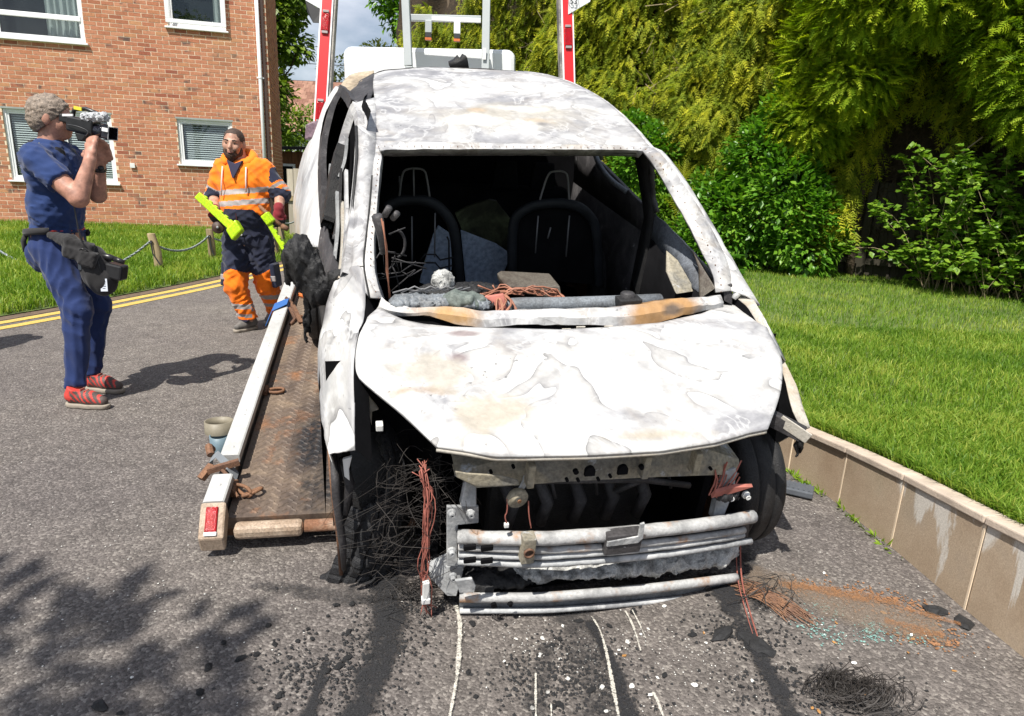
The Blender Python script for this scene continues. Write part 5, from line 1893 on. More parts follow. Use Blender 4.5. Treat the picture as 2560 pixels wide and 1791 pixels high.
bonnet = cpart(m, 'bonnet', 'bonnet', smooth=True, solid=0.010, offset=-1)
# straw-coloured hem along the front lip
lip = [r for r in rows[-1]]
m = MB()
m.tube([p + Vector((0, 0.004, -0.006)) for p in lip], 0.0065, 6)
cpart(m, 'bonnet_hem', 'tan_frame', bonnet, smooth=True)

# roof skin
rows = coons(P('roof_front'), P('roof_back'), smooth_pts(P('roof_left'), 1), smooth_pts(P('roof_right'), 1), 56, 44)
for j, r in enumerate(rows):
    for i, p in enumerate(r):
        u, v = i / 55, j / 43
        e = min(1, min(i, 55 - i, j, 43 - j) / 5)
        p.z += 0.018 * math.sin(PI * u) * math.sin(PI * min(1, v * 1.1)) + e * (dent(p, 0.009, 4.5) + dent(p, 0.004, 11, 2))
roof_rows = rows
m = MB()
m.grid(rows)
roof = cpart(m, 'roof', 'roof', smooth=True, solid=0.006, offset=-1)
m = MB()
m.grid([[p + Vector((0.0, 0.0, -0.035)) for p in r] for r in rows])
cpart(m, 'headlining', 'soot', smooth=True)
m = MB()
c = P('roof_back')[3]
m.prism([c + Vector(q) for q in ((-.07, 0, 0), (-.075, 0, .02), (-.045, 0, .035), (-.02, 0, .062), (-.005, 0, .045), (0.01, 0, .07), (.035, 0, .06), (.05, 0, 0))], (0, 0.05, 0.01))
cpart(m, 'aerial_stub', 'char', roof, smooth=True)
# blackened rear lip of the roof and down the tailgate
rb_ = P('roof_back')
loft([rb_, [p + Vector((0, 0.10, -0.012)) for p in rb_], [p + Vector((0, 0.3, -0.10)) for p in rb_], [p + Vector((0, 0.62, -0.5)) for p in rb_], [p + Vector((0, 0.72, -0.95)) for p in rb_]], 24, 'tailgate', 'char_grey', rough=0.006)
# right-hand roof edge turning down
rr_ = P('roof_right')
loft([rr_, [p + Vector((0.05, 0, -0.03)) for p in rr_], [p + Vector((0.075, 0.0, -0.10)) for p in rr_]], 24, 'roof_rail', 'pillar_white', rough=0.003)

# windscreen surround
loft([P('roof_front'), [a.lerp(b, 0.5) + Vector((0, 0, -0.006)) for a, b in zip(resample(P('roof_front'), 9), resample(P('screen_top'), 9))], P('screen_top'), [p + Vector((0, 0.05, -0.035)) for p in P('screen_top')]], 40, 'header_rail', 'pillar', rough=0.0025)
sc = P('screen_top')
loft([P('apl_out'), P('apl_in'), [p + Vector((0.01, 0.05, -0.02)) for p in P('apl_in')]], 30, 'pillar_flange', 'pillar', rough=0.003)
loft([P('apl_side'), [a.lerp(b, .5) + Vector((-0.008, 0, 0.004)) for a, b in zip(resample(P('apl_side'), 12), resample(P('apl_out'), 12))], P('apl_out')], 30, 'windscreen_pillar', 'pillar_white', rough=0.003)
loft([P('apr_in'), P('apr_out')], 30, 'pillar_flange', 'pillar', rough=0.004)
loft([P('apr_out'), [a.lerp(b, .5) + Vector((0.008, 0, 0.006)) for a, b in zip(resample(P('apr_out'), 12), resample(P('apr_sil'), 12))], P('apr_sil'), [p + Vector((0.0, 0.05, -0.03)) for p in P('apr_sil')]], 30, 'windscreen_pillar', 'pillar_white', rough=0.003)
loft([P('apr_in'), [p + Vector((0.035, 0.055, -0.02)) for p in P('apr_in')]], 24, 'pillar_inner', 'char_grey', rough=0.004)
m = MB()
m.prism(P('apr_foot'), (0.01, 0.03, 0))
cpart(m, 'pillar_foot', 'bare_steel', bevel=0.004)
m = MB()
m.prism(P('mirror_foot')[:4], (0.015, 0.04, 0))
cpart(m, 'mirror_plate', 'char_grey', bevel=0.003)
m = MB()
q = P('mirror_foot')[4]
m.tube([q + Vector((0.0, 0, 0.03)), q, q + Vector((-0.015, -0.005, -0.025))], [0.016, 0.019, 0.010], 8)
cpart(m, 'mirror_stub', 'white_bit', smooth=True)

# spot-weld dimples along the screen flanges
m = MB()
for nm, k_ in (('apl_in', 26), ('apr_in', 26), ('screen_top', 40)):
    oth = {'apl_in': 'apl_out', 'apr_in': 'apr_out', 'screen_top': 'roof_front'}[nm]
    for i, (p, q) in enumerate(zip(resample(P(nm), k_), resample(P(oth), k_))):
        c = p.lerp(q, 0.35 + random.uniform(-.08, .08)) + Vector((0, -0.0045, 0.003))
        r = random.uniform(0.0010, 0.0024)
        m.obox(c, (1, 0, 0), (0, 0.7, 0.7), (0, -0.7, 0.7), r, r, 0.0012)
cpart(m, 'weld_spots', 'rust', kind='stuff')
# scuttle beam below the screen
ct, cb = P('cowl_top'), P('cowl_bot')
mid = [a.lerp(b, 0.45) + Vector((0, -0.014, 0.0)) for a, b in zip(resample(ct, 24), resample(cb, 24))]
loft([[p + Vector((0, 0.07, -0.03)) for p in ct], ct, mid, cb, [p + Vector((0, 0.05, -0.03)) for p in cb]], 60, 'scuttle_beam', 'cowl', rough=0.007, sc=20)
# dark plenum under it
m = MB()
m.grid([[p + Vector((0, 0.02, -0.012)) for p in resample(cb, 20)], [Vector((p.x, p.y - 0.06, 0.80)) for p in resample(cb, 20)], [Vector((p.x, p.y - 0.25, 0.78)) for p in resample(cb, 20)]])
cpart(m, 'plenum', 'soot')
# jagged bulkhead tabs showing between beam and bonnet
for i in range(9):
    x = 0.02 + 0.055 * i
    m = MB()
    m.box((x, 0.165, 0.845), (x + 0.035, 0.172, 0.868 + 0.008 * (i % 2)))
    cpart(m, 'scuttle_tab', 'tan_frame', bevel=0.002)

# left front wing
ws, wm, wl = P('wing_seam'), P('wing_mid'), P('wing_low')
rows = []
A_, B_, C_ = (resample(smooth_pts(x, 2), 40) for x in (ws, wm, wl))
for k in range(11):
    t = k / 10
    rows.append([(a * (1 - t) ** 2 + (b * 2 - (a + c) * 0.5) * 2 * t * (1 - t) + c * t * t) + Vector((dent(a + b * t, 0.004, 9), 0, dent(a + b * t, 0.003, 16))) for a, b, c in zip(A_, B_, C_)])
rows.append([c + Vector((0.015, 0.04, -0.10)) for c in C_])
m = MB()
m.grid(rows)
cpart(m, 'front_wing', 'wing', smooth=True, solid=0.005)
# pressed flange of the wing under the bonnet edge
sm = resample(ws, 30)
m = MB()
m.grid([sm, [p + Vector((0.045, 0.01, -0.055)) for p in sm]])
cpart(m, 'wing_flange', 'soot', smooth=True)

# right front wing, peeled outwards
ro, ri = P('rwing_out'), P('rwing_in')
loft([ri, [a.lerp(b, .6) + Vector((0.012, 0, 0.006)) for a, b in zip(resample(ri, 14), resample(ro, 14))], ro, [p + Vector((0.02, 0.06, -0.05)) for p in ro], [p + Vector((0.0, 0.18, -0.22)) for p in ro]], 30, 'front_wing', 'tan_frame', rough=0.004, solid=0.004)
m = MB()
m.grid([resample(ri, 16), [p + Vector((-0.02, 0.12, -0.16)) for p in resample(ri, 16)]])
cpart(m, 'wing_liner', 'soot', smooth=True)
# top of right wing beside bonnet
loft([[Vector(p) for p in D['bonnet_right'][:4]], [Vector(p) for p in [(0.915, 0.375, 0.925), (0.865, 0.20, 0.905), (0.850, 0.08, 0.868), (0.862, -0.02, 0.80)]]], 12, 'wing_top', 'pillar_white', solid=0.004, rough=0.004)
st_ = P('strut')
m = MB()
m.bar(st_[0] + Vector((-0.12, 0.10, 0.025)), st_[1], 0.035, 0.05)
cpart(m, 'bumper_strut', 'char_grey', bevel=0.003)
m = MB()
m.bar(st_[0] + Vector((0.01, -0.035, 0.0)), st_[1] + Vector((0.002, -0.028, 0.0)), 0.006, 0.040)
cpart(m, 'strut_plate', 'tan_frame', bevel=0.002)
m = MB()
e_ = st_[1]
for k in range(7):
    pts = [e_ + Vector((random.uniform(-.01, .012), random.uniform(-.01, .01), -0.02 * i + random.uniform(-.004, .004) - 0.01 * k * (i > 0) * 0.5)) for i in range(4)]
    m.tube(pts, [0.008, 0.009, 0.006, 0.003], 5)
cpart(m, 'melted_drip', 'char', smooth=True)

m = MB()
m.tube([p + Vector((-0.004, -0.002, 0.002)) for p in resample(smooth_pts(P('apl_side'), 1), 16)], 0.007, 6)
m.tube([p + Vector((-0.002, -0.004, 0.002)) for p in resample(smooth_pts(P('apl_out')[1:], 1), 16)], 0.0035, 5)
cpart(m, 'pillar_seam', 'char', smooth=True)
# doors and flank on the left
belt = [Vector(p) for p in [(-0.74, 0.50, 0.945), (-0.775, 0.62, 0.945), (-0.795, 0.85, 0.945), (-0.822, 1.10, 0.965), (-0.835, 1.40, 0.95), (-0.85, 1.75, 0.96)]]
low = [Vector((p.x - 0.035 - 0.02 * (p.y - 0.5), p.y, 0.60)) for p in belt]
sill = [Vector((-0.84, p.y, 0.20)) for p in belt]
loft([belt, [a.lerp(b, .5) + Vector((-0.025, 0, 0)) for a, b in zip(belt, low)], low, sill], 30, 'front_door', 'char_grey', rough=0.007)
loft([P('rquarter_in'), [a.lerp(b, .5) + Vector((-0.02, 0, 0)) for a, b in zip(resample(P('rquarter_in'), 16), resample(P('rquarter_out'), 16))], P('rquarter_out'), [p + Vector((0.06, 0.15, -0.02)) for p in P('rquarter_out')]], 30, 'rear_quarter', 'quarter', rough=0.006, sc=6)
q0 = [Vector(p) for p in [(-1.02, 2.15, 0.654), (-0.99, 2.0, 0.602), (-0.90, 1.6, 0.62), (-0.86, 1.2, 0.70)]]
qi = resample(P('rquarter_in')[3:], 4)[::-1]
loft([[p + Vector((0.02, 0.0, 0)) for p in q0], [p + Vector((0.04, 0.05, -0.2)) for p in q0], [p + Vector((0.06, 0.06, -0.38)) for p in q0]], 16, 'rear_sill', 'char_grey', rough=0.01)
m = MB()
for pts in ([(-0.905, 2.46, 1.17), (-0.86, 2.47, 1.235), (-0.80, 2.5, 1.25), (-0.83, 2.46, 1.19)],):
    pass
qz = P('rquarter_out')
m.prism([qz[3] + Vector((-0.006, 0.02, 0.03)), qz[3] + Vector((0.005, 0.03, 0.125)), qz[2] + Vector((-0.03, 0.03, 0.05)), qz[2] + Vector((-0.002, 0.02, 0.03)), qz[3] + Vector((0.075, 0.0, 0.06))], (0.05, 0.06, 0))
cpart(m, 'light_cluster', 'purple_panel', bevel=0.01)
# roof side band: white at the front, charred behind, cream at the corner
rl = P('roof_left')
side = [Vector(p) for p in [(-0.677, 1.12, 1.402), (-0.661, 1.30, 1.408), (-0.670, 1.60, 1.430), (-0.690, 2.0, 1.440), (-0.735, 2.2, 1.455)]]
loft([resample(rl, 30)[:16], resample(side, 30)[:16]], 16, 'roof_rail', 'pillar_white', rough=0.003)
rc, rci = P('rcorner'), P('rcorner_in')
loft([[rl[-1], rl[-2], rl[-3], Vector((-0.61, 1.62, 1.44))], [rl[-1] + Vector((-.01, 0, -.002)), rci[2], rci[1], Vector((-0.672, 1.68, 1.43))], [rci[3], rci[2] + Vector((-.02, 0, -.002)), rci[0], side[2]]], 16, 'roof_rail', 'char_grey', rough=0.004)
loft([[rci[3], rci[2], rci[1], rci[0]], [rc[3], rc[2], rc[1], rc[0]], [p + Vector((-.005, 0.12, -.1)) for p in (rc[3], rc[2], rc[1], rc[0])]], 14, 'roof_corner', 'cream_panel')


def frame_bar(pts, w, t, name, mat, n=24, rough=0.003):
    """pressed frame following pts: flat bar, wide across the flank"""
    ps = resample(smooth_pts(pts, 2), n)
    m = MB()
    A, B, C_, D_ = [], [], [], []
    for i, p in enumerate(ps):
        d = (ps[min(i + 1, n - 1)] - ps[max(i - 1, 0)]).normalized()
        nrm = Vector((-1, 0, 0.35)).normalized()
        x = d.cross(nrm).normalized()
        r = dent(p, rough, 25)
        A.append(p + x * (w / 2 + r) + nrm * t / 2)
        B.append(p - x * (w / 2 - r) + nrm * t / 2)
        C_.append(p - x * (w / 2 - r) - nrm * t / 2)
        D_.append(p + x * (w / 2 + r) - nrm * t / 2)
    m.grid([A, B, C_, D_, A])
    return cpart(m, name, mat, smooth=False)


frame_bar([(a + b) / 2 for a, b in zip(resample(P('rdoor_out'), 12), resample(P('rdoor_in'), 12))], 0.055, 0.03, 'door_frame', 'char_grey')
frame_bar([Vector(p) for p in [(-0.735, 2.18, 1.445), (-0.70, 2.0, 1.432), (-0.68, 1.72, 1.42)]], 0.05, 0.03, 'door_frame', 'char_grey')
frame_bar(P('bpost')[:3], 0.055, 0.035, 'door_post', 'pillar_white')
frame_bar(P('bpost')[2:], 0.075, 0.05, 'door_post', 'char', rough=0.012)
frame_bar(P('fdoor_frame'), 0.040, 0.028, 'door_frame', 'pillar_white')
frame_bar([p + Vector((0.012, 0.06, -0.02)) for p in P('fdoor_frame')[2:]], 0.030, 0.03, 'door_seal', 'char')
# loose burnt strips hanging in the door openings
for k, (a, b, w, mt) in enumerate([((-0.76, 0.50, 0.93), (-0.73, 0.95, 1.25), 0.022, 'pillar_white'), ((-0.77, 0.52, 0.93), (-0.75, 0.95, 1.12), 0.014, 'tan_frame'), ((-0.79, 0.75, 0.92), (-0.77, 0.95, 1.16), 0.02, 'ash_steel'),
                                    ((-0.81, 1.1, 0.95), (-0.78, 1.2, 1.12), 0.03, 'char'), ((-0.84, 1.5, 1.0), (-0.80, 1.62, 1.14), 0.03, 'ash_steel'), ((-0.76, 1.05, 1.2), (-0.72, 1.25, 1.33), 0.012, 'ash_steel'), ((-0.79, 0.9, 0.97), (-0.75, 1.05, 1.24), 0.012, 'char_grey')]):
    a, b = Vector(a), Vector(b)
    frame_bar([a, a.lerp(b, 0.5) + Vector((0.01, 0.02, -0.012)), b], w, 0.012, 'loose_strip', mt, 10, 0.006)
m = MB()
rows = []
for i in range(20):
    y = 1.12 + 0.072 * i
    rows.append([Vector((-0.62 + 0.04 * mnoise.noise(Vector((y * 3, z * 6, 1))) - 0.22 * (1.45 - z), y, z)) for z in np.linspace(0.80, 1.47, 10)])
m.grid(rows)
cpart(m, 'dark_infill_sheet', 'soot', smooth=True)  # added black sheet that keeps the left window openings dark

# melted door mirror and rear tyre beside it: built in the organic section below

# cabin
m = MB()
m.box((-0.72, 0.34, 0.26), (0.76, 2.45, 0.30))
cpart(m, 'floor', 'soot')
m = MB()
m.box((-0.66, 0.30, 0.15), (0.72, 0.335, 0.835))
cpart(m, 'bulkhead', 'soot')
m = MB()
m.prism([(-0.62, 1.98, 0.30), (0.68, 1.98, 0.30), (0.66, 2.10, 0.95), (-0.60, 2.10, 0.95)], (0, 0.10, 0))
cpart(m, 'rear_seat', 'soot', bevel=0.03)
m = MB()
m.prism([(-0.86, 2.47, 0.30), (0.86, 2.47, 0.30), (0.86, 2.47, 1.05), (0.80, 2.47, 1.32), (0.70, 2.47, 1.48), (0.40, 2.47, 1.575), (-0.3, 2.47, 1.55), (-0.62, 2.47, 1.49), (-0.76, 2.47, 1.38), (-0.87, 2.47, 1.15), (-0.93, 2.47, 1.0), (-0.9, 2.47, 0.6)], (0, 0.03, 0))
cpart(m, 'rear_bulkhead', 'soot')
for xx in (-0.12, 0.12):
    m = MB()
    m.prism([(xx + 0.23 + 0.02, 2.0, 0.96), (xx + 0.42, 2.0, 0.96), (xx + 0.40, 2.02, 1.12), (xx + 0.27, 2.02, 1.12)], (0, 0.03, 0))
    cpart(m, 'head_restraint_frame', 'soot', bevel=0.01)
# right inner door, its top edge and the post behind it
di = P('doorinner')
loft([[di[0], di[1], di[2], di[3], di[4]], [di[6], di[6].lerp(di[5], .35), di[5].lerp(di[6], .3), di[5], di[4] + Vector((-0.01, 0, -0.02))]], 20, 'inner_door_top', 'inner_skin', rough=0.005)
loft([[di[6], di[6].lerp(di[5], .5), di[5], di[4] + Vector((-0.01, 0, -0.02))], [Vector((0.79, 1.25, 0.62)), Vector((0.77, 0.9, 0.60)), Vector((0.74, 0.6, 0.60)), Vector((0.72, 0.42, 0.62))], [Vector((0.80, 1.25, 0.28)), Vector((0.78, 0.9, 0.28)), Vector((0.76, 0.6, 0.28)), Vector((0.74, 0.42, 0.30))]], 20, 'inner_door', 'soot', rough=0.006)
loft([[Vector((0.83, 1.25, 1.0)), Vector((0.80, 1.1, 1.05)), Vector((0.80, 0.6, 0.985)), Vector((0.79, 0.42, 0.945))], [Vector((0.90, 1.25, 0.80)), Vector((0.90, 1.1, 0.80)), Vector((0.92, 0.6, 0.80)), Vector((0.92, 0.36, 0.85))], [Vector((0.88, 1.25, 0.25)), Vector((0.88, 1.1, 0.25)), Vector((0.88, 0.6, 0.25)), Vector((0.88, 0.36, 0.30))]], 16, 'front_door', 'pillar_white', rough=0.004)
bp = P('bpr')
m = MB()
m.grid([resample([bp[0], (bp[0] + bp[4]) / 2 + Vector((0.0, 0, 0.0)), bp[4], Vector((0.80, 1.27, 0.3))], 16), resample([bp[1], bp[2], bp[3], Vector((0.80, 1.12, 0.3))], 16)])
cpart(m, 'door_post', 'char', smooth=True, solid=0.03)
m = MB()
pp = [p + Vector((0.006, -0.012, 0)) for p in resample([bp[1], bp[2], bp[3]], 14)]
m.tube(pp, [0.012 + 0.004 * (i % 2) for i in range(14)], 6)
cpart(m, 'door_seal', 'char_grey', smooth=True)
# rear right flank with the lens-shaped window gap
m = MB()
rows = [[Vector((0.80, y, 0.28)) for y in np.linspace(1.27, 2.46, 14)], [Vector((0.82, y, 0.92)) for y in np.linspace(1.27, 2.46, 14)]]
m.grid(rows)
rows = [[Vector((0.82, y, 0.92)) for y in np.linspace(1.27, 2.46, 14)], [Vector((0.80, y, 1.06 + 0.13 * (y - 1.27))) for y in np.linspace(1.27, 2.46, 14)]]
m.grid(rows)
cpart(m, 'rear_flank', 'char_grey', smooth=True, solid=0.02)
m = MB()
m.grid([[Vector((0.81, y, 1.06 + 0.13 * (y - 1.27))) for y in (2.0, 2.46)], [Vector((0.70, y, 1.45 + 0.05 * (y - 1.27))) for y in (2.05, 2.46)]])
cpart(m, 'rear_pillar', 'char_grey', smooth=True, solid=0.03)
rw = P('rwin')
m = MB()
m.tube(smooth_pts([rw[0], rw[5], rw[4], rw[3]], 2), 0.016, 7)
cpart(m, 'window_edge', 'inner_skin', smooth=True)
# inner A-post gusset with drilled plate
m = MB()
m.prism([(0.60, 0.42, 0.90), (0.70, 0.44, 0.905), (0.655, 0.56, 1.00), (0.615, 0.60, 1.03), (0.59, 0.52, 0.96)], (0.0, 0.012, 0.0))
cpart(m, 'gusset_plate', 'slam', bevel=0.003)

# seats
def seat(outline, hr, name, wires, solid_back):
    s = MB()
    o_ = smooth_pts(P(outline), 2)
    s.tube(o_, 0.021, 8, ellipse=1.3)
    base = cpart(s, name, 'seat_frame', smooth=True)
    h = MB()
    h.tube(smooth_pts(P(hr), 2), 0.0055, 6)
    cpart(h, 'head_restraint_hoop', 'seat_wire', base, smooth=True)
    for a, b in wires:
        w = MB()
        w.tube([Vector(a), Vector(b)], 0.0045, 5)
        cpart(w, 'spring_wire', 'seat_wire', base, smooth=True)
    if solid_back:
        pts = P(outline)
        w = MB()
        w.prism([p + Vector((0, 0.03, 0)) for p in pts], (0, 0.03, 0))
        cpart(w, 'seat_back', 'soot', base)
    return base


seat('seatL_out', 'seatL_hr', 'front_seat', [((-0.415, 1.33, 0.96), (-0.41, 1.33, 0.70)), ((-0.475, 1.36, 1.15), (-0.47, 1.36, 1.02)), ((-0.41, 1.34, 1.19), (-0.405, 1.34, 1.06)), ((-0.30, 1.33, 0.98), (-0.295, 1.33, 0.75))], False)
seat('seatR_out', 'seatR_hr', 'front_seat', [((0.235, 1.32, 0.98), (0.24, 1.32, 0.78)), ((0.405, 1.32, 0.985), (0.415, 1.32, 0.76)), ((0.31, 1.32, 0.92), (0.30, 1.32, 0.86))], True)
m = MB()
for y0, y1, dz in ((0, 0, 0), (0, 0, -0.045)):
    m.tube([(-0.37, 1.33, 0.73 + dz), (-0.345, 1.33, 0.765 + dz), (-0.29, 1.33, 0.765 + dz), (-0.265, 1.33, 0.735 + dz), (-0.20, 1.33, 0.75 + dz)], 0.005, 5)
m.tube([(-0.235, 1.33, 0.86), (-0.225, 1.33, 0.84), (-0.215, 1.33, 0.66)], 0.005, 5)
cpart(m, 'lumbar_wire', 'char', smooth=True)

# what lies on the scuttle: steering tube, wires, radio cage, ash
td = P('tube_dash')
m = MB()
m.tube(td, 0.031, 14)
dash = cpart(m, 'dash_tube', 'grey_tube', smooth=True)
wd = P('wiredash')
m = MB()
for k in range(26):
    pts = [p + Vector((random.gauss(0, .012), random.gauss(0, .02), random.gauss(0, .012) + 0.005)) for p in resample(wd[:5], 9)]
    a, b = sorted(random.sample(range(9), 2))
    if b - a > 2:
        m.tube(smooth_pts(pts[a:b + 1], 1), 0.0035, 4)
for k in range(8):
    o_ = wd[0] + Vector((0.08 + random.gauss(0, .012), -0.01, 0))
    m.tube(smooth_pts([o_, o_ + Vector((random.gauss(.01, .02), -0.05, -0.01)), o_ + Vector((random.gauss(.02, .03), -0.08, -0.05))], 1), 0.004, 4)
cpart(m, 'copper_wires', 'copper', smooth=True)
m = MB()
m.prism([wd[0] + Vector((0.01, -0.03, 0.0)), wd[0] + Vector((0.085, -0.03, 0.012)), wd[0] + Vector((0.095, -0.06, -0.04)), wd[0] + Vector((0.07, -0.08, -0.06)), wd[0] + Vector((0.05, -0.05, -0.03))], (0, 0.012, 0))
cpart(m, 'red_tape_scrap', 'red_wire', bevel=0.004)
rd = P('radio')
m = MB()
m.prism([rd[0], rd[1], rd[2], rd[3], rd[3] + Vector((0, 0, -0.03)), rd[4]], (0, 0.15, 0))
radio = cpart(m, 'radio_cage', 'bare_steel', bevel=0.006)
for t in (0.32, 0.86):
    c = rd[1].lerp(rd[2], t) + Vector((0, -0.022, -0.016))
    m = MB()
    m.box(c - Vector((0.014, 0.006, 0.012)), c + Vector((0.014, 0.008, 0.010)))
    cpart(m, 'radio_slot', 'soot', radio)
mc = P('misc')
m = MB()
m.lathe(mc[12] + Vector((0, 0, -0.03)), (0, 0.1, 1), [(0.001, 0.045), (0.022, 0.044), (0.029, 0.038), (0.030, 0.0), (0.030, -0.02)], 20)
cap = cpart(m, 'strut_cap', 'char_grey', smooth=True)
m = MB()
m.prism([mc[13] + Vector((-0.05, 0.0, 0.018)), mc[13] + Vector((0.045, 0.0, 0.022)), mc[13] + Vector((0.04, 0.0, -0.01)), mc[13] + Vector((0.005, 0, -0.03)), mc[13] + Vector((-0.045, 0.0, -0.02))], (0, 0.06, 0))
cpart(m, 'cap_bracket', 'char', cap, bevel=0.004)
# loose sheet panels in the cabin
for nm, n_, mt in (('panel1', 'loose_panel', 'panel_white'), ('panel2', 'loose_panel', 'panel_white'), ('panel3', 'loose_panel', 'panel_olive')):
    m = MB()
    m.prism([p for p in P(nm)], (0.0, 0.012, 0.004))
    cpart(m, n_, mt)
m = MB()
m.tube([(-0.62, 0.37, 1.21), (-0.60, 0.40, 1.10), (-0.595, 0.42, 1.0), (-0.59, 0.40, 0.90)], 0.003, 5)
m.tube([(-0.615, 0.37, 1.20), (-0.602, 0.40, 1.08), (-0.60, 0.42, 1.0), (-0.585, 0.40, 0.90)], 0.0025, 5)
cpart(m, 'hanging_wire', 'copper', smooth=True)
m = MB()
for k in range(2):
    m.tube([(-0.605 + 0.028 * k, 0.43, 1.205 - 0.01 * k), (-0.59 + 0.028 * k, 0.41, 1.24 - 0.02 * k)], 0.012, 8)
m.tube([(-0.63, 0.44, 1.20), (-0.615, 0.46, 1.12), (-0.61, 0.47, 1.05)], [0.022, 0.016, 0.010], 7)
cpart(m, 'column_stalk', 'char_grey', smooth=True)
m = MB()
for k in range(14):
    o_ = Vector((-0.56 + random.gauss(0, 0.03), 0.55, 1.0 + random.gauss(0, .05)))
    m.tube([o_, o_ + Vector((random.gauss(0, .03), 0, random.gauss(0, .05))), o_ + Vector((random.gauss(0, .06), 0, random.gauss(-0.03, .05)))], 0.003, 4)
m.tube([Vector((-0.555 + 0.035 * math.cos(a), 0.56, 1.06 + 0.055 * math.sin(a))) for a in np.linspace(-1.4, 1.4, 12)], 0.006, 5)
cpart(m, 'column_wreckage', 'char_grey', smooth=True)
m = MB()
for k in range(6):
    x0 = -0.58 + 0.03 * k
    m.tube([(x0, 0.38, 0.93), (x0 + 0.05, 0.38, 0.945 + 0.01 * (k % 2)), (x0 + 0.09, 0.38, 0.935), (x0 + 0.14, 0.38, 0.95)], 0.0035, 5)
cpart(m, 'dash_wires', 'seat_wire', smooth=True)

# ---- front end
stp, sbt = P('slam_top'), P('slam_bot')
n = 40
a_, b_ = resample(stp, n), resample(sbt, n)
m = MB()
m.grid([[p + Vector((0, 0.09, 0.01)) for p in a_], a_, [p.lerp(q, .5) + Vector((0, -.006, 0)) for p, q in zip(a_, b_)], b_, [p + Vector((0, 0.05, 0.004)) for p in b_]])
slam = cpart(m, 'slam_panel', 'slam', smooth=False, solid=0.004)
for i, p in enumerate(P('slam_holes')):
    r = 0.016 if i < 2 else (0.008 if i < 4 else 0.005)
    m = MB()
    m.lathe(p + Vector((0, -0.013, 0)), (0, 1, 0), [(0.0005, 0.0), (r, 0.0), (r, 0.012)], 14)
    if i < 2:
        m.box(p + Vector((-r, -0.0131, -r)), p + Vector((r, -0.003, 0)))
    cpart(m, 'panel_hole', 'soot', slam)
for x in (-0.26, 0.27, 0.10):
    m = MB()
    m.box((x, -0.47, 0.655), (x + 0.022, -0.43, 0.735))
    cpart(m, 'panel_rib', 'slam', slam, bevel=0.004)


def plate(n_, name, mat, t=0.012, extra=()):
    m = MB()
    m.prism(P(n_), (0, t, 0))
    return cpart(m, name, mat, bevel=0.003)


plate('uprL', 'front_upright', 'ash_steel', 0.03)
plate('slam_tab', 'slam_bracket', 'slam', 0.006)
plate('ash_tab', 'beam_bracket', 'ash_steel', 0.01)
pl = plate('plateL', 'bumper_plate', 'ash_steel', 0.012)
plate('legL', 'front_leg', 'ash_steel', 0.02)
plate('uprR', 'front_upright', 'ash_steel', 0.03)
for i in (5, 6, 7, 8, 9, 10, 11):
    p = mc[i] + Vector((0, -0.004, 0))
    m = MB()
    m.lathe(p, (0, -1, 0), [(0.014, -0.004), (0.014, 0.004), (0.009, 0.006), (0.009, 0.018), (0.004, 0.018), (0.004, 0.006)], 10)
    cpart(m, 'bolt', 'white_bit' if i in (9, 10) else 'ash_steel')
rails = [('rail1', 0.023, 'rail_steel'), ('rail2', 0.0125, 'rail_steel'), ('rail3', 0.0105, 'ash_steel'), ('rail4', 0.0115, 'ash_steel')]
beam = None
for nm, r, mt in rails:
    pts = resample(smooth_pts(P(nm), 2), 40)
    for p in pts:
        p += Vector((0, dent(p, 0.002, 30), dent(p, 0.0015, 40, 4)))
    m = MB()
    m.tube(pts, r, 10)
    o = cpart(m, 'bumper_beam_fold', mt, smooth=True)
m = MB()
for nm, dz in (('rail1', -0.012), ('rail2', 0), ('rail3', 0), ('rail4', 0.005)):
    pass
p1, p4 = resample(P('rail1'), 30), resample(P('rail4'), 30)
m.grid([[p + Vector((0, 0.020, 0)) for p in p1], [p + Vector((0, 0.020, 0)) for p in p4]])
cpart(m, 'bumper_beam_web', 'char_grey', solid=0.006)
rdts = P('rail_dots')
for i, p in enumerate(rdts):
    m = MB()
    if i < 4:
        m.box(p + Vector((-0.019, -0.0105, -0.011)), p + Vector((0.019, 0.0, 0.008)))
    else:
        m.lathe(p + Vector((0, -0.004, 0)), (0, 1, 0), [(0.0005, 0), (0.010 if i != 5 else 0.006, 0), (0.010, 0.01)], 12)
    cpart(m, 'beam_slot', 'soot', bevel=0.003 if i < 4 else 0)
tp = mc[2]
m = MB()
m.box(tp + Vector((-0.020, -0.012, -0.048)), tp + Vector((0.022, 0.03, 0.050)))
tb = cpart(m, 'tow_bracket', 'slam', bevel=0.004)
m = MB()
m.lathe(tp + Vector((0, -0.016, 0.002)), (0, -1, 0), [(0.017, -0.002), (0.017, 0.005), (0.0125, 0.005), (0.0125, -0.004), (0.001, -0.004)], 18)
cpart(m, 'tow_eye', 'rust', tb, smooth=True)
tp = mc[4]
m = MB()
m.box(tp + Vector((-0.055, -0.010, -0.06)), tp + Vector((0.065, 0.03, 0.016)))
hb = cpart(m, 'latch_bracket', 'char_grey', bevel=0.004)
m = MB()
m.prism([tp + Vector((-0.055, -0.014, 0.0)), tp + Vector((0.045, -0.014, 0.01)), tp + Vector((0.044, -0.014, 0.058)), tp + Vector((0.058, -0.014, 0.062)), tp + Vector((0.064, -0.014, 0.0)), tp + Vector((0.05, -0.014, -0.018)), tp + Vector((-0.055, -0.014, -0.02))], (0, 0.008, 0))
cpart(m, 'latch_plate', 'ash_steel', hb, bevel=0.002)
l1, l2 = resample(smooth_pts(P('low1'), 2), 36), resample(smooth_pts(P('low2'), 2), 36)
m = MB()
m.tube(l1, 0.016, 10, ellipse=1.1)
lb_ = cpart(m, 'lower_beam', 'rail_steel', smooth=True)
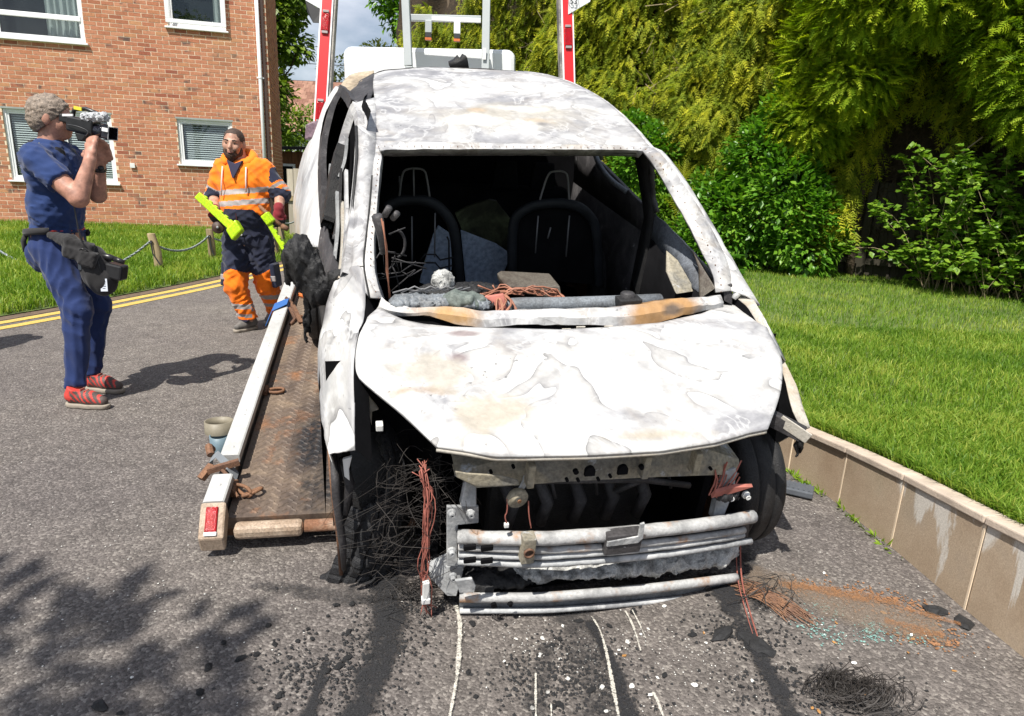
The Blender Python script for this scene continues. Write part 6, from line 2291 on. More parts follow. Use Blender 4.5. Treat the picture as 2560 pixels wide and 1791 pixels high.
m = MB()
m.grid([[p + Vector((0, 0.006, -0.012)) for p in l1], [p + Vector((0, 0.014, 0)) for p in l2]])
cpart(m, 'lower_beam_web', 'grey_tube', solid=0.004)
m = MB()
m.tube(l2, 0.010, 8)
cpart(m, 'lower_beam_lip', 'ash_steel', smooth=True)
# horn on its stalk
hc = mc[0]
m = MB()
m.lathe(hc, (0.15, -1, -0.1), [(0.001, 0.006), (0.008, 0.006), (0.009, 0.001), (0.030, 0.004), (0.033, 0.0), (0.033, -0.012), (0.022, -0.025), (0.001, -0.026)], 26)
horn = cpart(m, 'horn', 'slam', smooth=True)
m = MB()
m.lathe(hc + Vector((0.002, -0.008, 0)), (0.15, -1, -0.1), [(0.006, 0), (0.006, 0.004), (0.002, 0.004)], 10)
cpart(m, 'horn_nut', 'rust', horn)
m = MB()
m.bar(hc + Vector((0.012, 0.02, 0.02)), mc[1] + Vector((0, 0, 0)), 0.006, 0.022)
m.ball(mc[1], 0.013, 6)
cpart(m, 'horn_stalk', 'ash_steel', horn)
m = MB()
m.tube(smooth_pts([hc + Vector((-0.033, 0, 0.005)), hc + Vector((-0.03, -0.005, -0.04)), hc + Vector((-0.037, -0.005, -0.055)), hc + Vector((-0.028, -0.005, -0.085))], 1), 0.0022, 5)
m.tube(smooth_pts([hc + Vector((0.033, 0, -0.01)), hc + Vector((0.038, -0.005, -0.06)), hc + Vector((0.05, -0.005, -0.11))], 1), 0.0022, 5)
cpart(m, 'horn_wire', 'red_wire', horn, smooth=True)
m = MB()
m.box(hc + Vector((-0.036, -0.012, -0.096)), hc + Vector((-0.022, 0.0, -0.082)))
cpart(m, 'horn_plug', 'white_bit', horn, bevel=0.002)
# engine bay: black walls, a few sooty lumps
m = MB()
m.box((-0.52, -0.02, 0.12), (0.62, 0.02, 0.78))
cpart(m, 'bay_back', 'soot')
m = MB()
m.box((-0.50, -0.22, 0.20), (-0.47, 0.0, 0.72))
m.box((0.50, -0.22, 0.16), (0.53, 0.0, 0.70))
m.box((-0.46, -0.34, 0.12), (0.50, 0.0, 0.16))
cpart(m, 'bay_wall', 'soot')
m = MB()
m.box((-0.30, -0.20, 0.2), (0.30, -0.03, 0.52))
eng = cpart(m, 'engine', 'char', bevel=0.03)
m = MB()
for k in range(5):
    x = -0.26 + 0.12 * k
    m.tube([(x, -0.22, 0.50), (x + 0.03, -0.26, 0.42), (x + 0.02, -0.24, 0.32)], 0.022, 8)
m.tube([(0.12, -0.28, 0.46), (0.30, -0.30, 0.56)], 0.010, 8)
m.tube([(-0.30, -0.3, 0.56), (0.2, -0.3, 0.52), (0.4, -0.28, 0.46)], 0.012, 8)
cpart(m, 'manifold', 'char_grey', eng, smooth=True)
for x in (-0.10, 0.05, 0.22, 0.33):
    m = MB()
    m.tube([(x, -0.25, 0.50 + 0.03 * math.sin(x * 30)), (x + 0.02, -0.25, 0.43)], 0.006, 6)
    cpart(m, 'bay_bracket', 'char_grey', eng, smooth=True)
# red-grey wiring burst on the right corner
m = MB()
for k in range(14):
    o_ = Vector((0.42, -0.42, 0.52)) + Vector((random.gauss(0, .012), random.gauss(0, .01), random.gauss(0, .01)))
    e_ = Vector((random.uniform(0.0, 0.06), random.uniform(-.02, .03), random.uniform(0.0, 0.13)))
    m.tube(smooth_pts([o_, o_ + e_ * .5 + Vector((0.012, 0, 0.01)), o_ + e_], 1), 0.0028, 4)
m.prism([(0.40, -0.43, 0.545), (0.47, -0.43, 0.56), (0.535, -0.43, 0.555), (0.46, -0.43, 0.535), (0.39, -0.43, 0.525)], (0, 0.01, 0.006))
cpart(m, 'wire_burst', 'red_wire', smooth=False)
# right bracket and melted corner
m = MB()
m.prism([(0.43, -0.40, 0.60), (0.475, -0.40, 0.615), (0.485, -0.40, 0.585), (0.465, -0.40, 0.55), (0.455, -0.4, 0.50), (0.425, -0.40, 0.50)], (0, 0.012, 0))
cpart(m, 'corner_bracket', 'ash_steel', bevel=0.004)

# wheels at the front
def tyre_part(c, r, w, name='wheel', steer=0.0, mat='rubber'):
    c = Vector(c)
    ax = Vector((math.cos(steer), math.sin(steer), 0))
    m = MB()
    h = w / 2
    m.lathe(c, ax, [(r * 0.66, -h * 0.9), (r * 0.80, -h), (r * 0.93, -h * 0.98), (r * 0.985, -h * 0.8), (r, -h * 0.5), (r, -h * .42), (r * .98, -h * .40), (r * .98, -h * .34), (r, -h * .32), (r, h * 0.3), (r * .98, h * .32), (r * .98, h * .38), (r, h * .40), (r * 0.985, h * 0.8), (r * 0.93, h * 0.98), (r * 0.80, h), (r * 0.66, h * 0.9)], 48)
    t = cpart(m, name, mat, smooth=True)
    m = MB()
    m.lathe(c, ax, [(0.001, -h * 0.5), (r * 0.3, -h * 0.55), (r * 0.60, -h * 0.3), (r * 0.67, -h * .9), (r * 0.67, h * .9), (r * .60, h * .4), (r * .3, h * .75), (0.001, h * .75)], 32)
    cpart(m, 'rim', 'rust', t, smooth=True)
    return t


tyre_part((0.735, -0.0, 0.29), 0.295, 0.19, steer=0.03, mat='char')  # char in place of rubber, shade under the bonnet put into the colour
tyre_part((-0.86, 1.86, 0.385), 0.31, 0.20)
tyre_part((0.80, 1.9, 0.40), 0.31, 0.19)
# torn front tyre: tread band sagging on to the road
tl, tr = resample(smooth_pts(P('tyre_l'), 2), 60), resample(smooth_pts(P('tyre_r'), 2), 60)
m = MB()
ncol = 21
rows = []
for i in range(60):
    t = i / 59
    row = []
    for k in range(ncol):
        u = k / (ncol - 1)
        p = tl[i].lerp(tr[i], u)
        bulge = -0.05 * math.sin(PI * u) * (1 - 0.5 * t)
        groove = 0.010 if k in (5, 6, 10, 14, 15) else 0.0
        block = 0.004 * (1 if (i + k // 5) % 4 == 0 else 0)
        p = p + Vector((0, bulge + groove + block, 0)) + Vector((dent(p, .006, 18), dent(p, .008, 22, 3), dent(p, .008, 14, 5)))
        row.append(p)
    rows.append(row)
V, Fc = [], []
for r in rows:
    V += r
for i in range(59):
    for k in range(ncol - 1):
        u, t = (k + 0.5) / (ncol - 1), i / 59
        # wedge left out of the outer half, standing for the wing's cast shadow
        if u < 0.52 - 0.10 * abs(math.sin(i * 0.9)) * 0.3 and 0.06 < t < 0.46 and u < 0.55 * (1 - abs(t - 0.27) / 0.22) + 0.12:
            continue
        Fc.append((i * ncol + k, i * ncol + k + 1, (i + 1) * ncol + k + 1, (i + 1) * ncol + k))
m.add(V, Fc)
wl_ = cpart(m, 'torn_tyre', 'rubber', smooth=False, solid=0.016)
m = MB()
c_ = Vector((-0.66, 0.17, 0.34))
m.lathe(c_, (1, 0.05, 0), [(0.001, -0.08), (0.12, -0.09), (0.20, -0.10), (0.21, 0.10), (0.1, 0.08), (0.001, 0.07)], 30)
cpart(m, 'rim', 'soot', wl_, smooth=True)
m = MB()
m.lathe(c_ + Vector((0.0, 0, 0)), (1, 0.05, 0), [(0.215, -0.09), (0.26, -0.10), (0.27, 0.0), (0.26, 0.10), (0.215, 0.09)], 36)
cpart(m, 'carcass', 'char', wl_, smooth=True)
# inner arch and stays
m = MB()
m.grid([[Vector((x, 0.02 + 0.05 * (z < 0.5), z)) for x in (-0.82, -0.6, -0.47)] for z in (0.12, 0.5, 0.84)])
m.grid([[Vector((-0.845, y, z)) for y in (0.05, 0.30, 0.52)] for z in (0.18, 0.74)])
cpart(m, 'wheel_arch', 'soot')
m = MB()
m.grid([[Vector((x, 0.12, z)) for x in (0.53, 0.70, 0.90)] for z in (0.30, 0.62, 0.85)])
cpart(m, 'wheel_arch', 'soot')
m = MB()
ws_ = P('wing_stay')
m.tube([ws_[0], ws_[5], ws_[4] + Vector((0, 0, -0.06)), ws_[4] + Vector((0.0, 0.02, -0.19))], [0.012, 0.014, 0.013, 0.008], 7)
m.tube([ws_[1], ws_[2], ws_[3]], [0.012, 0.016, 0.008], 7)
cpart(m, 'wing_stay', 'char_grey', smooth=True)
m = MB()
m.tube([ws_[0] + Vector((-0.012, 0.03, 0)), ws_[5] + Vector((-0.012, 0.03, 0)), ws_[4] + Vector((-.014, 0.03, -0.05)), ws_[4] + Vector((-.01, 0.05, -0.24))], 0.007, 6)
cpart(m, 'brake_pipe', 'rust', smooth=True)
m = MB()
m.prism(P('bit_white'), (0, 0.012, 0))
cpart(m, 'torn_liner', 'white_bit', bevel=0.003)
m = MB()
m.prism(P('bracketL'), (0, 0.012, 0))
cpart(m, 'headlight_bracket', 'tan_frame', bevel=0.002)
m = MB()
q = P('bolt_white')[0]
m.box(q - Vector((0.011, 0.01, 0.011)), q + Vector((0.011, 0.02, 0.011)))
cpart(m, 'clip', 'white_bit', bevel=0.003)
m = MB()
m.prism(P('gusset'), (0, 0.010, 0))
cpart(m, 'corner_gusset', 'ash_steel', bevel=0.003)
m = MB()
m.tube([(-0.735, -0.06, 0.70), (-0.70, -0.10, 0.735)], 0.007, 6)
cpart(m, 'thin_stay', 'slam', smooth=True)

# burnt wiring loom hanging at the left corner
lr = P('loom_red')
m = MB()
for k in range(11):
    off = [Vector((random.gauss(0, .010), random.gauss(0, .012), 0)) for _ in lr]
    pts = [p + o_ * (1.0 if 0 < i < 7 else 1.6) for i, (p, o_) in enumerate(zip(lr, off))]
    m.tube(smooth_pts(pts, 1), 0.0018, 4)
cpart(m, 'red_loom', 'red_wire', smooth=True)
m = MB()
a_, b_ = P('loom_conn')
m.bar(a_, b_, 0.016, 0.022)
m.bar(b_ + Vector((0, 0, 0.01)), b_ + Vector((0, 0, -0.012)), 0.022, 0.028)
cpart(m, 'loom_plug', 'white_bit', bevel=0.003)
lt = P('loom_top')
m = MB()
for k in range(135):
    a = random.choice(lt[:7] + lt[9:])
    d = Vector((random.gauss(0, .7), random.gauss(0, 0.3), random.gauss(-0.25, 0.9))).normalized()
    L_ = random.uniform(0.06, 0.26)
    bend = Vector((random.gauss(0, 1), random.gauss(0, 0.4), random.gauss(0, 1))) * L_ * 0.5
    o_ = a + Vector((random.gauss(0, .03), random.gauss(0, .02), random.gauss(0, .03)))
    e_ = o_ + d * L_
    o_.z = min(o_.z, 0.60)
    bend.z = min(bend.z, 0.02)
    e_.z = min(0.62, max(e_.z, 0.10))
    e_.x = max(-0.68, min(-0.43, e_.x))
    m.tube(smooth_pts([o_, o_.lerp(e_, .35) + bend * .8, o_.lerp(e_, .7) + bend, e_], 1), 0.0010, 3, cap=False)
cpart(m, 'burnt_wires', 'black_wire', smooth=True)

# ------------------------------------------------------------------ smooth bodies: distance fields turned into one skin
def fold_noise(amp, freq, dirs=7, seed=1, anis=(1, 1, 1), ridge=False):
    r = np.random.default_rng(seed)
    K = r.normal(size=(dirs, 3)) * freq * np.array(anis)
    ph = r.uniform(0, 6.28, dirs)

    def f(X, Y, Z):
        w = 0
        for (a, b, c), p in zip(K, ph):
            q = np.sin(a * X + b * Y + c * Z + p + 1.3 * np.sin(0.5 * (b * X - a * Y + c * Z)))
            w = w + (1.6 * np.abs(q) - 1.0 if ridge else q)
        return amp * w / math.sqrt(dirs)
    return f


def sdf_mesh(name, prims, res, k=0.03, noise=None, mats=None, pick=None, smooth=True):
    """prims: ('c',p,q,r1,r2[,flat]) tapered limb, ('e',c,(rx,ry,rz),R) ellipsoid, ('b',c,(hx,hy,hz),R,round) box,
    ('cut',point,normal) removes the half in front of the plane, ('-c',...) subtracts a limb"""
    lo, hi = np.full(3, 1e9), np.full(3, -1e9)
    for p in prims:
        if p[0] in ('c',):
            for c, r in ((p[1], p[3]), (p[2], p[4])):
                c = np.array(c)
                lo, hi = np.minimum(lo, c - r), np.maximum(hi, c + r)
        elif p[0] in ('e', 'b'):
            c, r = np.array(p[1]), max(p[2]) * (1.0 if p[0] == 'e' else 1.3)
            lo, hi = np.minimum(lo, c - r), np.maximum(hi, c + r)
    lo -= 0.03
    hi += 0.03
    n = np.ceil((hi - lo) / res).astype(int) + 1
    gx, gy, gz = (lo[i] + res * np.arange(n[i]) for i in range(3))
    D_ = np.full(n, 1.0, dtype=np.float32)

    def sl(c0, c1):
        s = []
        for i in range(3):
            a = max(0, int((c0[i] - lo[i]) / res) - 1)
            b = min(n[i], int((c1[i] - lo[i]) / res) + 3)
            s.append(slice(a, b))
        return tuple(s)

    for p in prims:
        kind = p[0]
        kk = k
        if kind in ('c', '-c'):
            a, b = np.array(p[1], float), np.array(p[2], float)
            r1, r2 = p[3], p[4]
            pad = max(r1, r2) + 0.05 + kk
            S = sl(np.minimum(a, b) - pad, np.maximum(a, b) + pad)
            X, Y, Z = np.meshgrid(gx[S[0]], gy[S[1]], gz[S[2]], indexing='ij')
            ab = b - a
            L2 = max(1e-9, float(ab @ ab))
            t = ((X - a[0]) * ab[0] + (Y - a[1]) * ab[1] + (Z - a[2]) * ab[2]) / L2
            tc_ = np.clip(t, 0, 1)
            d = np.sqrt((X - a[0] - ab[0] * tc_) ** 2 + (Y - a[1] - ab[1] * tc_) ** 2 + (Z - a[2] - ab[2] * tc_) ** 2) - (r1 + (r2 - r1) * tc_)
            if len(p) > 5 and p[5]:
                d = np.maximum(d, (t - 1) * math.sqrt(L2))
            if kind == '-c':
                D_[S] = np.maximum(D_[S], -d)
                continue
        elif kind in ('e', 'b'):
            c = np.array(p[1], float)
            r = np.array(p[2], float)
            R = np.array(p[3]) if len(p) > 3 and p[3] is not None else np.eye(3)
            pad = max(r) * (1 if kind == 'e' else 1.75) + 0.05 + kk
            S = sl(c - pad, c + pad)
            X, Y, Z = np.meshgrid(gx[S[0]] - c[0], gy[S[1]] - c[1], gz[S[2]] - c[2], indexing='ij')
            lx = X * R[0, 0] + Y * R[1, 0] + Z * R[2, 0]
            ly = X * R[0, 1] + Y * R[1, 1] + Z * R[2, 1]
            lz = X * R[0, 2] + Y * R[1, 2] + Z * R[2, 2]
            if kind == 'e':
                q = np.sqrt((lx / r[0]) ** 2 + (ly / r[1]) ** 2 + (lz / r[2]) ** 2)
                q2 = np.sqrt((lx / r[0] ** 2) ** 2 + (ly / r[1] ** 2) ** 2 + (lz / r[2] ** 2) ** 2)
                d = q * (q - 1) / np.maximum(q2, 1e-6)
            else:
                rd_ = p[4] if len(p) > 4 else 0.01
                qx, qy, qz = (np.abs(v) - h + rd_ for v, h in ((lx, r[0]), (ly, r[1]), (lz, r[2])))
                d = np.sqrt(np.maximum(qx, 0) ** 2 + np.maximum(qy, 0) ** 2 + np.maximum(qz, 0) ** 2) + np.minimum(np.maximum(qx, np.maximum(qy, qz)), 0) - rd_
        elif kind == 'cut':
            c, nn_ = np.array(p[1], float), np.array(p[2], float)
            nn_ = nn_ / np.linalg.norm(nn_)
            X, Y, Z = np.meshgrid(gx - c[0], gy - c[1], gz - c[2], indexing='ij')
            D_ = np.maximum(D_, X * nn_[0] + Y * nn_[1] + Z * nn_[2])
            continue
        old = D_[S]
        h = np.clip(0.5 + 0.5 * (old - d) / kk, 0, 1)
        D_[S] = old * (1 - h) + d * h - kk * h * (1 - h)
    if noise is not None:
        X, Y, Z = np.meshgrid(gx, gy, gz, indexing='ij')
        D_ = D_ + noise(X, Y, Z)
    # surface nets
    s = D_ < 0
    c000 = np.zeros(tuple(np.array(s.shape) - 1), dtype=np.int8)
    corners = [(i, j, l) for i in (0, 1) for j in (0, 1) for l in (0, 1)]

    def corner(A, c):
        return A[c[0]:A.shape[0] - 1 + c[0], c[1]:A.shape[1] - 1 + c[1], c[2]:A.shape[2] - 1 + c[2]]
    for c in corners:
        c000 += corner(s, c)
    mask = (c000 > 0) & (c000 < 8)
    idx = -np.ones(mask.shape, dtype=np.int64)
    N = int(mask.sum())
    idx[mask] = np.arange(N)
    ci = np.argwhere(mask)
    acc, cnt = np.zeros((N, 3)), np.zeros(N)
    for a in corners:
        for ax in range(3):
            if a[ax] == 1:
                continue
            b = list(a)
            b[ax] = 1
            d0, d1 = corner(D_, a)[mask], corner(D_, tuple(b))[mask]
            cr_ = (d0 < 0) != (d1 < 0)
            t = np.where(cr_, d0 / np.where(cr_, d0 - d1, 1), 0)
            pos = np.tile(np.array(a, float), (N, 1))
            pos[:, ax] += t
            acc[cr_] += pos[cr_]
            cnt[cr_] += 1
    verts = (ci + acc / cnt[:, None]) * res + lo
    quads = []
    for ax in range(3):
        o1, o2 = (ax + 1) % 3, (ax + 2) % 3
        sa = [slice(None)] * 3
        sb = [slice(None)] * 3
        sa[ax], sb[ax] = slice(0, -1), slice(1, None)
        for o_ in (o1, o2):
            sa[o_] = sb[o_] = slice(1, -1)
        e0, e1 = s[tuple(sa)], s[tuple(sb)]
        ee = np.argwhere(e0 != e1)
        ins = e0[e0 != e1]
        for o_ in (o1, o2):
            ee[:, o_] += 1

        def cell(d1_, d2_):
            q = ee.copy()
            q[:, o1] += d1_
            q[:, o2] += d2_
            return idx[q[:, 0], q[:, 1], q[:, 2]]
        Q = np.stack([cell(-1, -1), cell(0, -1), cell(0, 0), cell(-1, 0)], 1)
        Q[~ins] = Q[~ins][:, ::-1]
        quads.append(Q)
    quads = np.concatenate(quads)
    quads = quads[(quads >= 0).all(1)]
    me = np_mesh(name, verts, quads, None, smooth=smooth)
    mats = mats if isinstance(mats, (list, tuple)) else [mats]
    for m_ in mats:
        me.materials.append(m_)
    if pick:
        cen = verts[quads].mean(1)
        me.polygons.foreach_set('material_index', pick(cen).astype(np.int32))
    me.update()
    return me


def frame(f, up=(0, 0, 1)):
    """columns: right, forward, up of somebody facing f"""
    f = Vector(f).normalized()
    r = f.cross(Vector(up)).normalized()
    u = r.cross(f)
    return np.array([[r.x, f.x, u.x], [r.y, f.y, u.y], [r.z, f.z, u.z]])


def head_prims(c, R, s=1.0):
    """skull, jaw, brow, nose, lips, ears; c = centre of the head between the ears"""
    c = np.array(c)

    def L(x, y, z):
        return tuple(c + R @ np.array([x, y, z]) * s)
    return [('e', L(0, -0.012, 0.030), (0.077 * s, 0.098 * s, 0.088 * s), R), ('e', L(0, 0.025, -0.028), (0.066 * s, 0.070 * s, 0.085 * s), R),
            ('e', L(0, 0.050, -0.078), (0.043 * s, 0.040 * s, 0.032 * s), R), ('c', L(-0.035, 0.080, 0.022), L(0.035, 0.080, 0.022), 0.014 * s, 0.014 * s),
            ('c', L(0, 0.088, 0.012), L(0, 0.112, -0.026), 0.009 * s, 0.014 * s), ('e', L(0.040, 0.068, -0.022), (0.022 * s, 0.022 * s, 0.024 * s), R), ('e', L(-0.040, 0.068, -0.022), (0.022 * s, 0.022 * s, 0.024 * s), R),
            ('c', L(-0.016, 0.090, -0.052), L(0.016, 0.090, -0.052), 0.008 * s, 0.008 * s),
            ('e', L(0.078, -0.008, -0.008), (0.012 * s, 0.022 * s, 0.034 * s), R), ('e', L(-0.078, -0.008, -0.008), (0.012 * s, 0.022 * s, 0.034 * s), R)], L


def hand_prims(wrist, palm_dir, across, normal, s=1.0, curl=0.6, thumb_side=1):
    """palm and five bent fingers"""
    w = Vector(wrist)
    d, a, n_ = (Vector(v).normalized() for v in (palm_dir, across, normal))
    out = []
    pc = w + d * 0.05 * s
    out.append(('c', tuple(w), tuple(pc), 0.026 * s, 0.028 * s))
    for i, (off, ln) in enumerate(((-0.030, 0.068), (-0.010, 0.080), (0.010, 0.075), (0.029, 0.060))):
        k0 = w + d * 0.035 * s + a * off * 0.8 * s
        k1 = w + d * 0.092 * s + a * off * s
        m1 = k1 + (d * math.cos(curl * 0.7) + n_ * math.sin(curl * 0.7)) * ln * 0.5 * s
        t1 = m1 + (d * math.cos(curl * 1.9) + n_ * math.sin(curl * 1.9)) * ln * 0.55 * s
        out += [('c', tuple(k0), tuple(k1), 0.014 * s, 0.0125 * s), ('c', tuple(k1), tuple(m1), 0.0115 * s, 0.0105 * s), ('c', tuple(m1), tuple(t1), 0.0105 * s, 0.009 * s)]
    t0 = w + d * 0.02 * s - a * 0.022 * s * thumb_side
    t1 = t0 + (d * 0.6 - a * 0.8 * thumb_side + n_ * 0.25) * 0.045 * s
    t2 = t1 + (d * 0.8 - a * 0.25 * thumb_side + n_ * 0.5) * 0.038 * s
    out += [('c', tuple(t0), tuple(t1), 0.016 * s, 0.0125 * s), ('c', tuple(t1), tuple(t2), 0.012 * s, 0.010 * s)]
    return out


def child(me, parent, label=None):
    return new_obj(me.name, me, parent, True, label)


def eyes(L, R, parent, size=0.0105):
    m = MB()
    for sx in (-0.030, 0.030):
        m.ball(L(sx, 0.079, 0.004), size, 7)
    return m.build('eyes', MAT['eye_dark'], parent, smooth=True)


# ------------------------------------------------------------------ the cameraman
cmn = thing('person', 'grey-haired cameraman in navy T-shirt and joggers filming with a raised camera', 'person', (-2.58, 3.82, 0))
Rh = frame((0.93, 0.30, -0.06))
hp, Lh = head_prims((-2.640, 3.90, 1.622), Rh, 1.0)
torso = [('e', (-2.665, 3.90, 1.33), (0.116, 0.180, 0.175), None), ('e', (-2.685, 3.90, 1.13), (0.114, 0.160, 0.19), None), ('e', (-2.705, 3.91, 0.955), (0.118, 0.160, 0.14), None),
         ('c', (-2.66, 3.75, 1.405), (-2.665, 4.05, 1.41), 0.065, 0.065)]
rarm = [('c', (-2.620, 3.715, 1.385), (-2.400, 3.675, 1.200), 0.062, 0.047), ('c', (-2.400, 3.675, 1.200), (-2.345, 3.725, 1.400), 0.050, 0.030)]
larm = [('c', (-2.650, 4.08, 1.385), (-2.545, 4.08, 1.205), 0.060, 0.047), ('c', (-2.545, 4.08, 1.205), (-2.475, 4.02, 1.385), 0.048, 0.031)]
neck = [('c', (-2.680, 3.90, 1.44), (-2.655, 3.90, 1.56), 0.066, 0.058)]
rleg = [('c', (-2.700, 3.825, 0.92), (-2.545, 3.745, 0.555), 0.075, 0.046), ('c', (-2.545, 3.745, 0.555), (-2.555, 3.675, 0.11), 0.046, 0.032)]
lleg = [('c', (-2.715, 4.00, 0.92), (-2.600, 4.00, 0.525), 0.075, 0.046), ('c', (-2.600, 4.00, 0.525), (-2.635, 3.95, 0.10), 0.046, 0.032)]
rhand = hand_prims((-2.345, 3.725, 1.405), (-0.10, 0.45, 0.88), (0.85, -0.35, 0.25), (-0.3, 0.85, -0.3), 1.05, 0.55, 1)
lhand = hand_prims((-2.475, 4.02, 1.39), (0.45, -0.30, 0.84), (0.8, 0.5, -0.2), (-0.45, -0.8, 0.2), 1.0, 0.45, -1)
child(sdf_mesh('body', torso + neck + hp + rarm + larm + rleg + lleg + rhand + lhand, 0.0075, 0.014, mats=MAT['skin_red']), cmn)
eyes(Lh, Rh, cmn)
hair = [('e', Lh(0, -0.014, 0.034), (0.089, 0.110, 0.096), Rh), ('e', Lh(0, -0.050, -0.02), (0.080, 0.072, 0.075), Rh),
        ('cut', Lh(0, 0.058, 0.03), Rh @ np.array([0, 1, -0.55])), ('cut', Lh(0, -0.06, -0.082), Rh @ np.array([0, 0.15, -1])), ('cut', Lh(0, 0.012, -0.02), Rh @ np.array([0, 0.75, -1.0]))]
child(sdf_mesh('hair', hair, 0.006, 0.02, fold_noise(0.0035, 130, 9, 4), MAT['hair_grey']), cmn)
grow = 0.012


def inflate(pr, g, flat=False):
    out = []
    for p in pr:
        if p[0] == 'c':
            out.append(('c', p[1], p[2], p[3] + g, p[4] + g) + ((True,) if flat else ()))
        elif p[0] == 'e':
            out.append(('e', p[1], tuple(x + g for x in p[2]), p[3]))
    return out


shirt = inflate(torso, 0.014) + [('c', (-2.620, 3.715, 1.385), (-2.498, 3.692, 1.282), 0.072, 0.074, True), ('c', (-2.650, 4.08, 1.385), (-2.590, 4.08, 1.28), 0.070, 0.072, True), ('c', (-2.67, 3.9, 1.40), (-2.665, 3.9, 1.495), 0.095, 0.076, True), ('cut', (-2.7, 3.9, 0.985), (0.05, 0, -1))]
child(sdf_mesh('t_shirt', shirt, 0.0085, 0.022, fold_noise(0.0055, 30, 8, 8, (0.7, 1, 1.9), True), MAT['navy']), cmn)
jog = [('e', (-2.705, 3.91, 0.955), (0.122, 0.165, 0.15), None), ('e', (-2.745, 3.84, 0.87), (0.085, 0.09, 0.12), None), ('e', (-2.755, 3.99, 0.87), (0.085, 0.09, 0.12), None),
       ('c', (-2.700, 3.825, 0.90), (-2.530, 3.745, 0.565), 0.100, 0.076), ('c', (-2.535, 3.745, 0.565), (-2.555, 3.675, 0.115), 0.074, 0.052, True),
       ('c', (-2.715, 4.00, 0.90), (-2.590, 4.00, 0.53), 0.100, 0.076), ('c', (-2.590, 4.00, 0.53), (-2.635, 3.95, 0.115), 0.074, 0.052, True), ('cut', (-2.7, 3.9, 1.015), (0, 0, 1))]
child(sdf_mesh('joggers', jog, 0.0085, 0.025, fold_noise(0.0095, 19, 7, 3, (1, 1, 1.4), True), MAT['navy_jog']), cmn)
m = MB()
m.tube([(-2.705 + 0.124 * math.cos(a), 3.91 + 0.166 * math.sin(a), 1.006) for a in np.linspace(0, 2 * PI, 30)], 0.006, 6)
m.build('waistband', MAT['shoe_red'], cmn, smooth=True)


def shoe(heel, toe, name, mats, parent, pick=None, s=1.0, h=0.075):
    hl, t = Vector(heel), Vector(toe)
    d = (t - hl).normalized()
    w = Vector((-d.y, d.x, 0))
    pr = [('c', tuple(hl + d * 0.05 + Vector((0, 0, 0.045 * s))), tuple(hl + d * 0.15 + Vector((0, 0, 0.04 * s))), 0.042 * s, 0.040 * s),
          ('c', tuple(hl + d * 0.15 + Vector((0, 0, 0.036 * s))), tuple(t - d * 0.05 + Vector((0, 0, 0.024 * s))), 0.043 * s, 0.030 * s),
          ('c', tuple(hl + d * 0.05 + Vector((0, 0, 0.05))), tuple(hl + d * 0.07 + Vector((0, 0, 0.095 * s))), 0.042 * s, 0.045 * s, True),
          ('cut', tuple(hl + Vector((0, 0, -0.012))), (0, 0, -1))]
    o_ = child(sdf_mesh(name, pr, 0.006, 0.02, None, mats, pick), parent)
    sp = [('c', tuple(hl + d * 0.045 + Vector((0, 0, -0.004))), tuple(hl + d * 0.16 + Vector((0, 0, -0.004))), 0.042 * s, 0.043 * s), ('c', tuple(hl + d * 0.16 + Vector((0, 0, -0.004))), tuple(t - d * 0.045 + Vector((0, 0, -0.002))), 0.044 * s, 0.036 * s),
          ('cut', tuple(hl + Vector((0, 0, 0.008))), (0, 0, 1)), ('cut', tuple(hl + Vector((0, 0, -0.020))), (0, 0, -1))]
    child(sdf_mesh('sole', sp, 0.006, 0.01, None, MAT['sole']), o_)
    return o_, d


def trainer_pick(heel, toe):
    hl = np.array(heel)
    d = np.array(toe) - hl
    L_ = np.linalg.norm(d)
    d = d / L_

    def f(c):
        q = (c - hl) @ d / L_
        z = c[:, 2] - hl[2]
        strip = ((q * 9 + z * 22) % 1.0) < 0.42
        red = (strip & (z > 0.018)) | (q < 0.22) & (z > 0.03) | (z > 0.085)
        return np.where(red & (q < 0.86), 0, 1)
    return f


for hl, t in (((-2.610, 3.655, 0.022), (-2.335, 3.635, 0.022)), ((-2.685, 3.955, 0.022), (-2.415, 3.915, 0.022))):
    sh, d = shoe(hl, t, 'trainer', [MAT['shoe_red'], MAT['shoe_grey']], cmn, trainer_pick(hl, t))
    m = MB()
    for k in range(5):
        c = Vector(hl) + d * (0.11 + 0.022 * k) + Vector((0, 0, 0.092 - 0.009 * k))
        m.bar(c + Vector((-d.y, d.x, 0)) * 0.022, c - Vector((-d.y, d.x, 0)) * 0.022, 0.006, 0.005)
    m.build('laces', MAT['red_wire'], sh)
m = MB()
m.tube([(-2.42, 3.655 + .02, 0.11), (-2.40, 3.66, 0.115)], 0.004, 5)
# wristwatch
m = MB()
wx = Vector((-2.49, 4.03, 1.36))
dd = (Vector((-2.475, 4.02, 1.385)) - Vector((-2.545, 4.08, 1.205))).normalized()
m.lathe(wx, dd, [(0.037, -0.011), (0.041, -0.009), (0.041, 0.009), (0.037, 0.011)], 20)
m.ball(wx + Vector((0.03, -0.028, 0)), 0.018, 6)
m.build('wristwatch', MAT['plastic_black'], cmn, smooth=True)

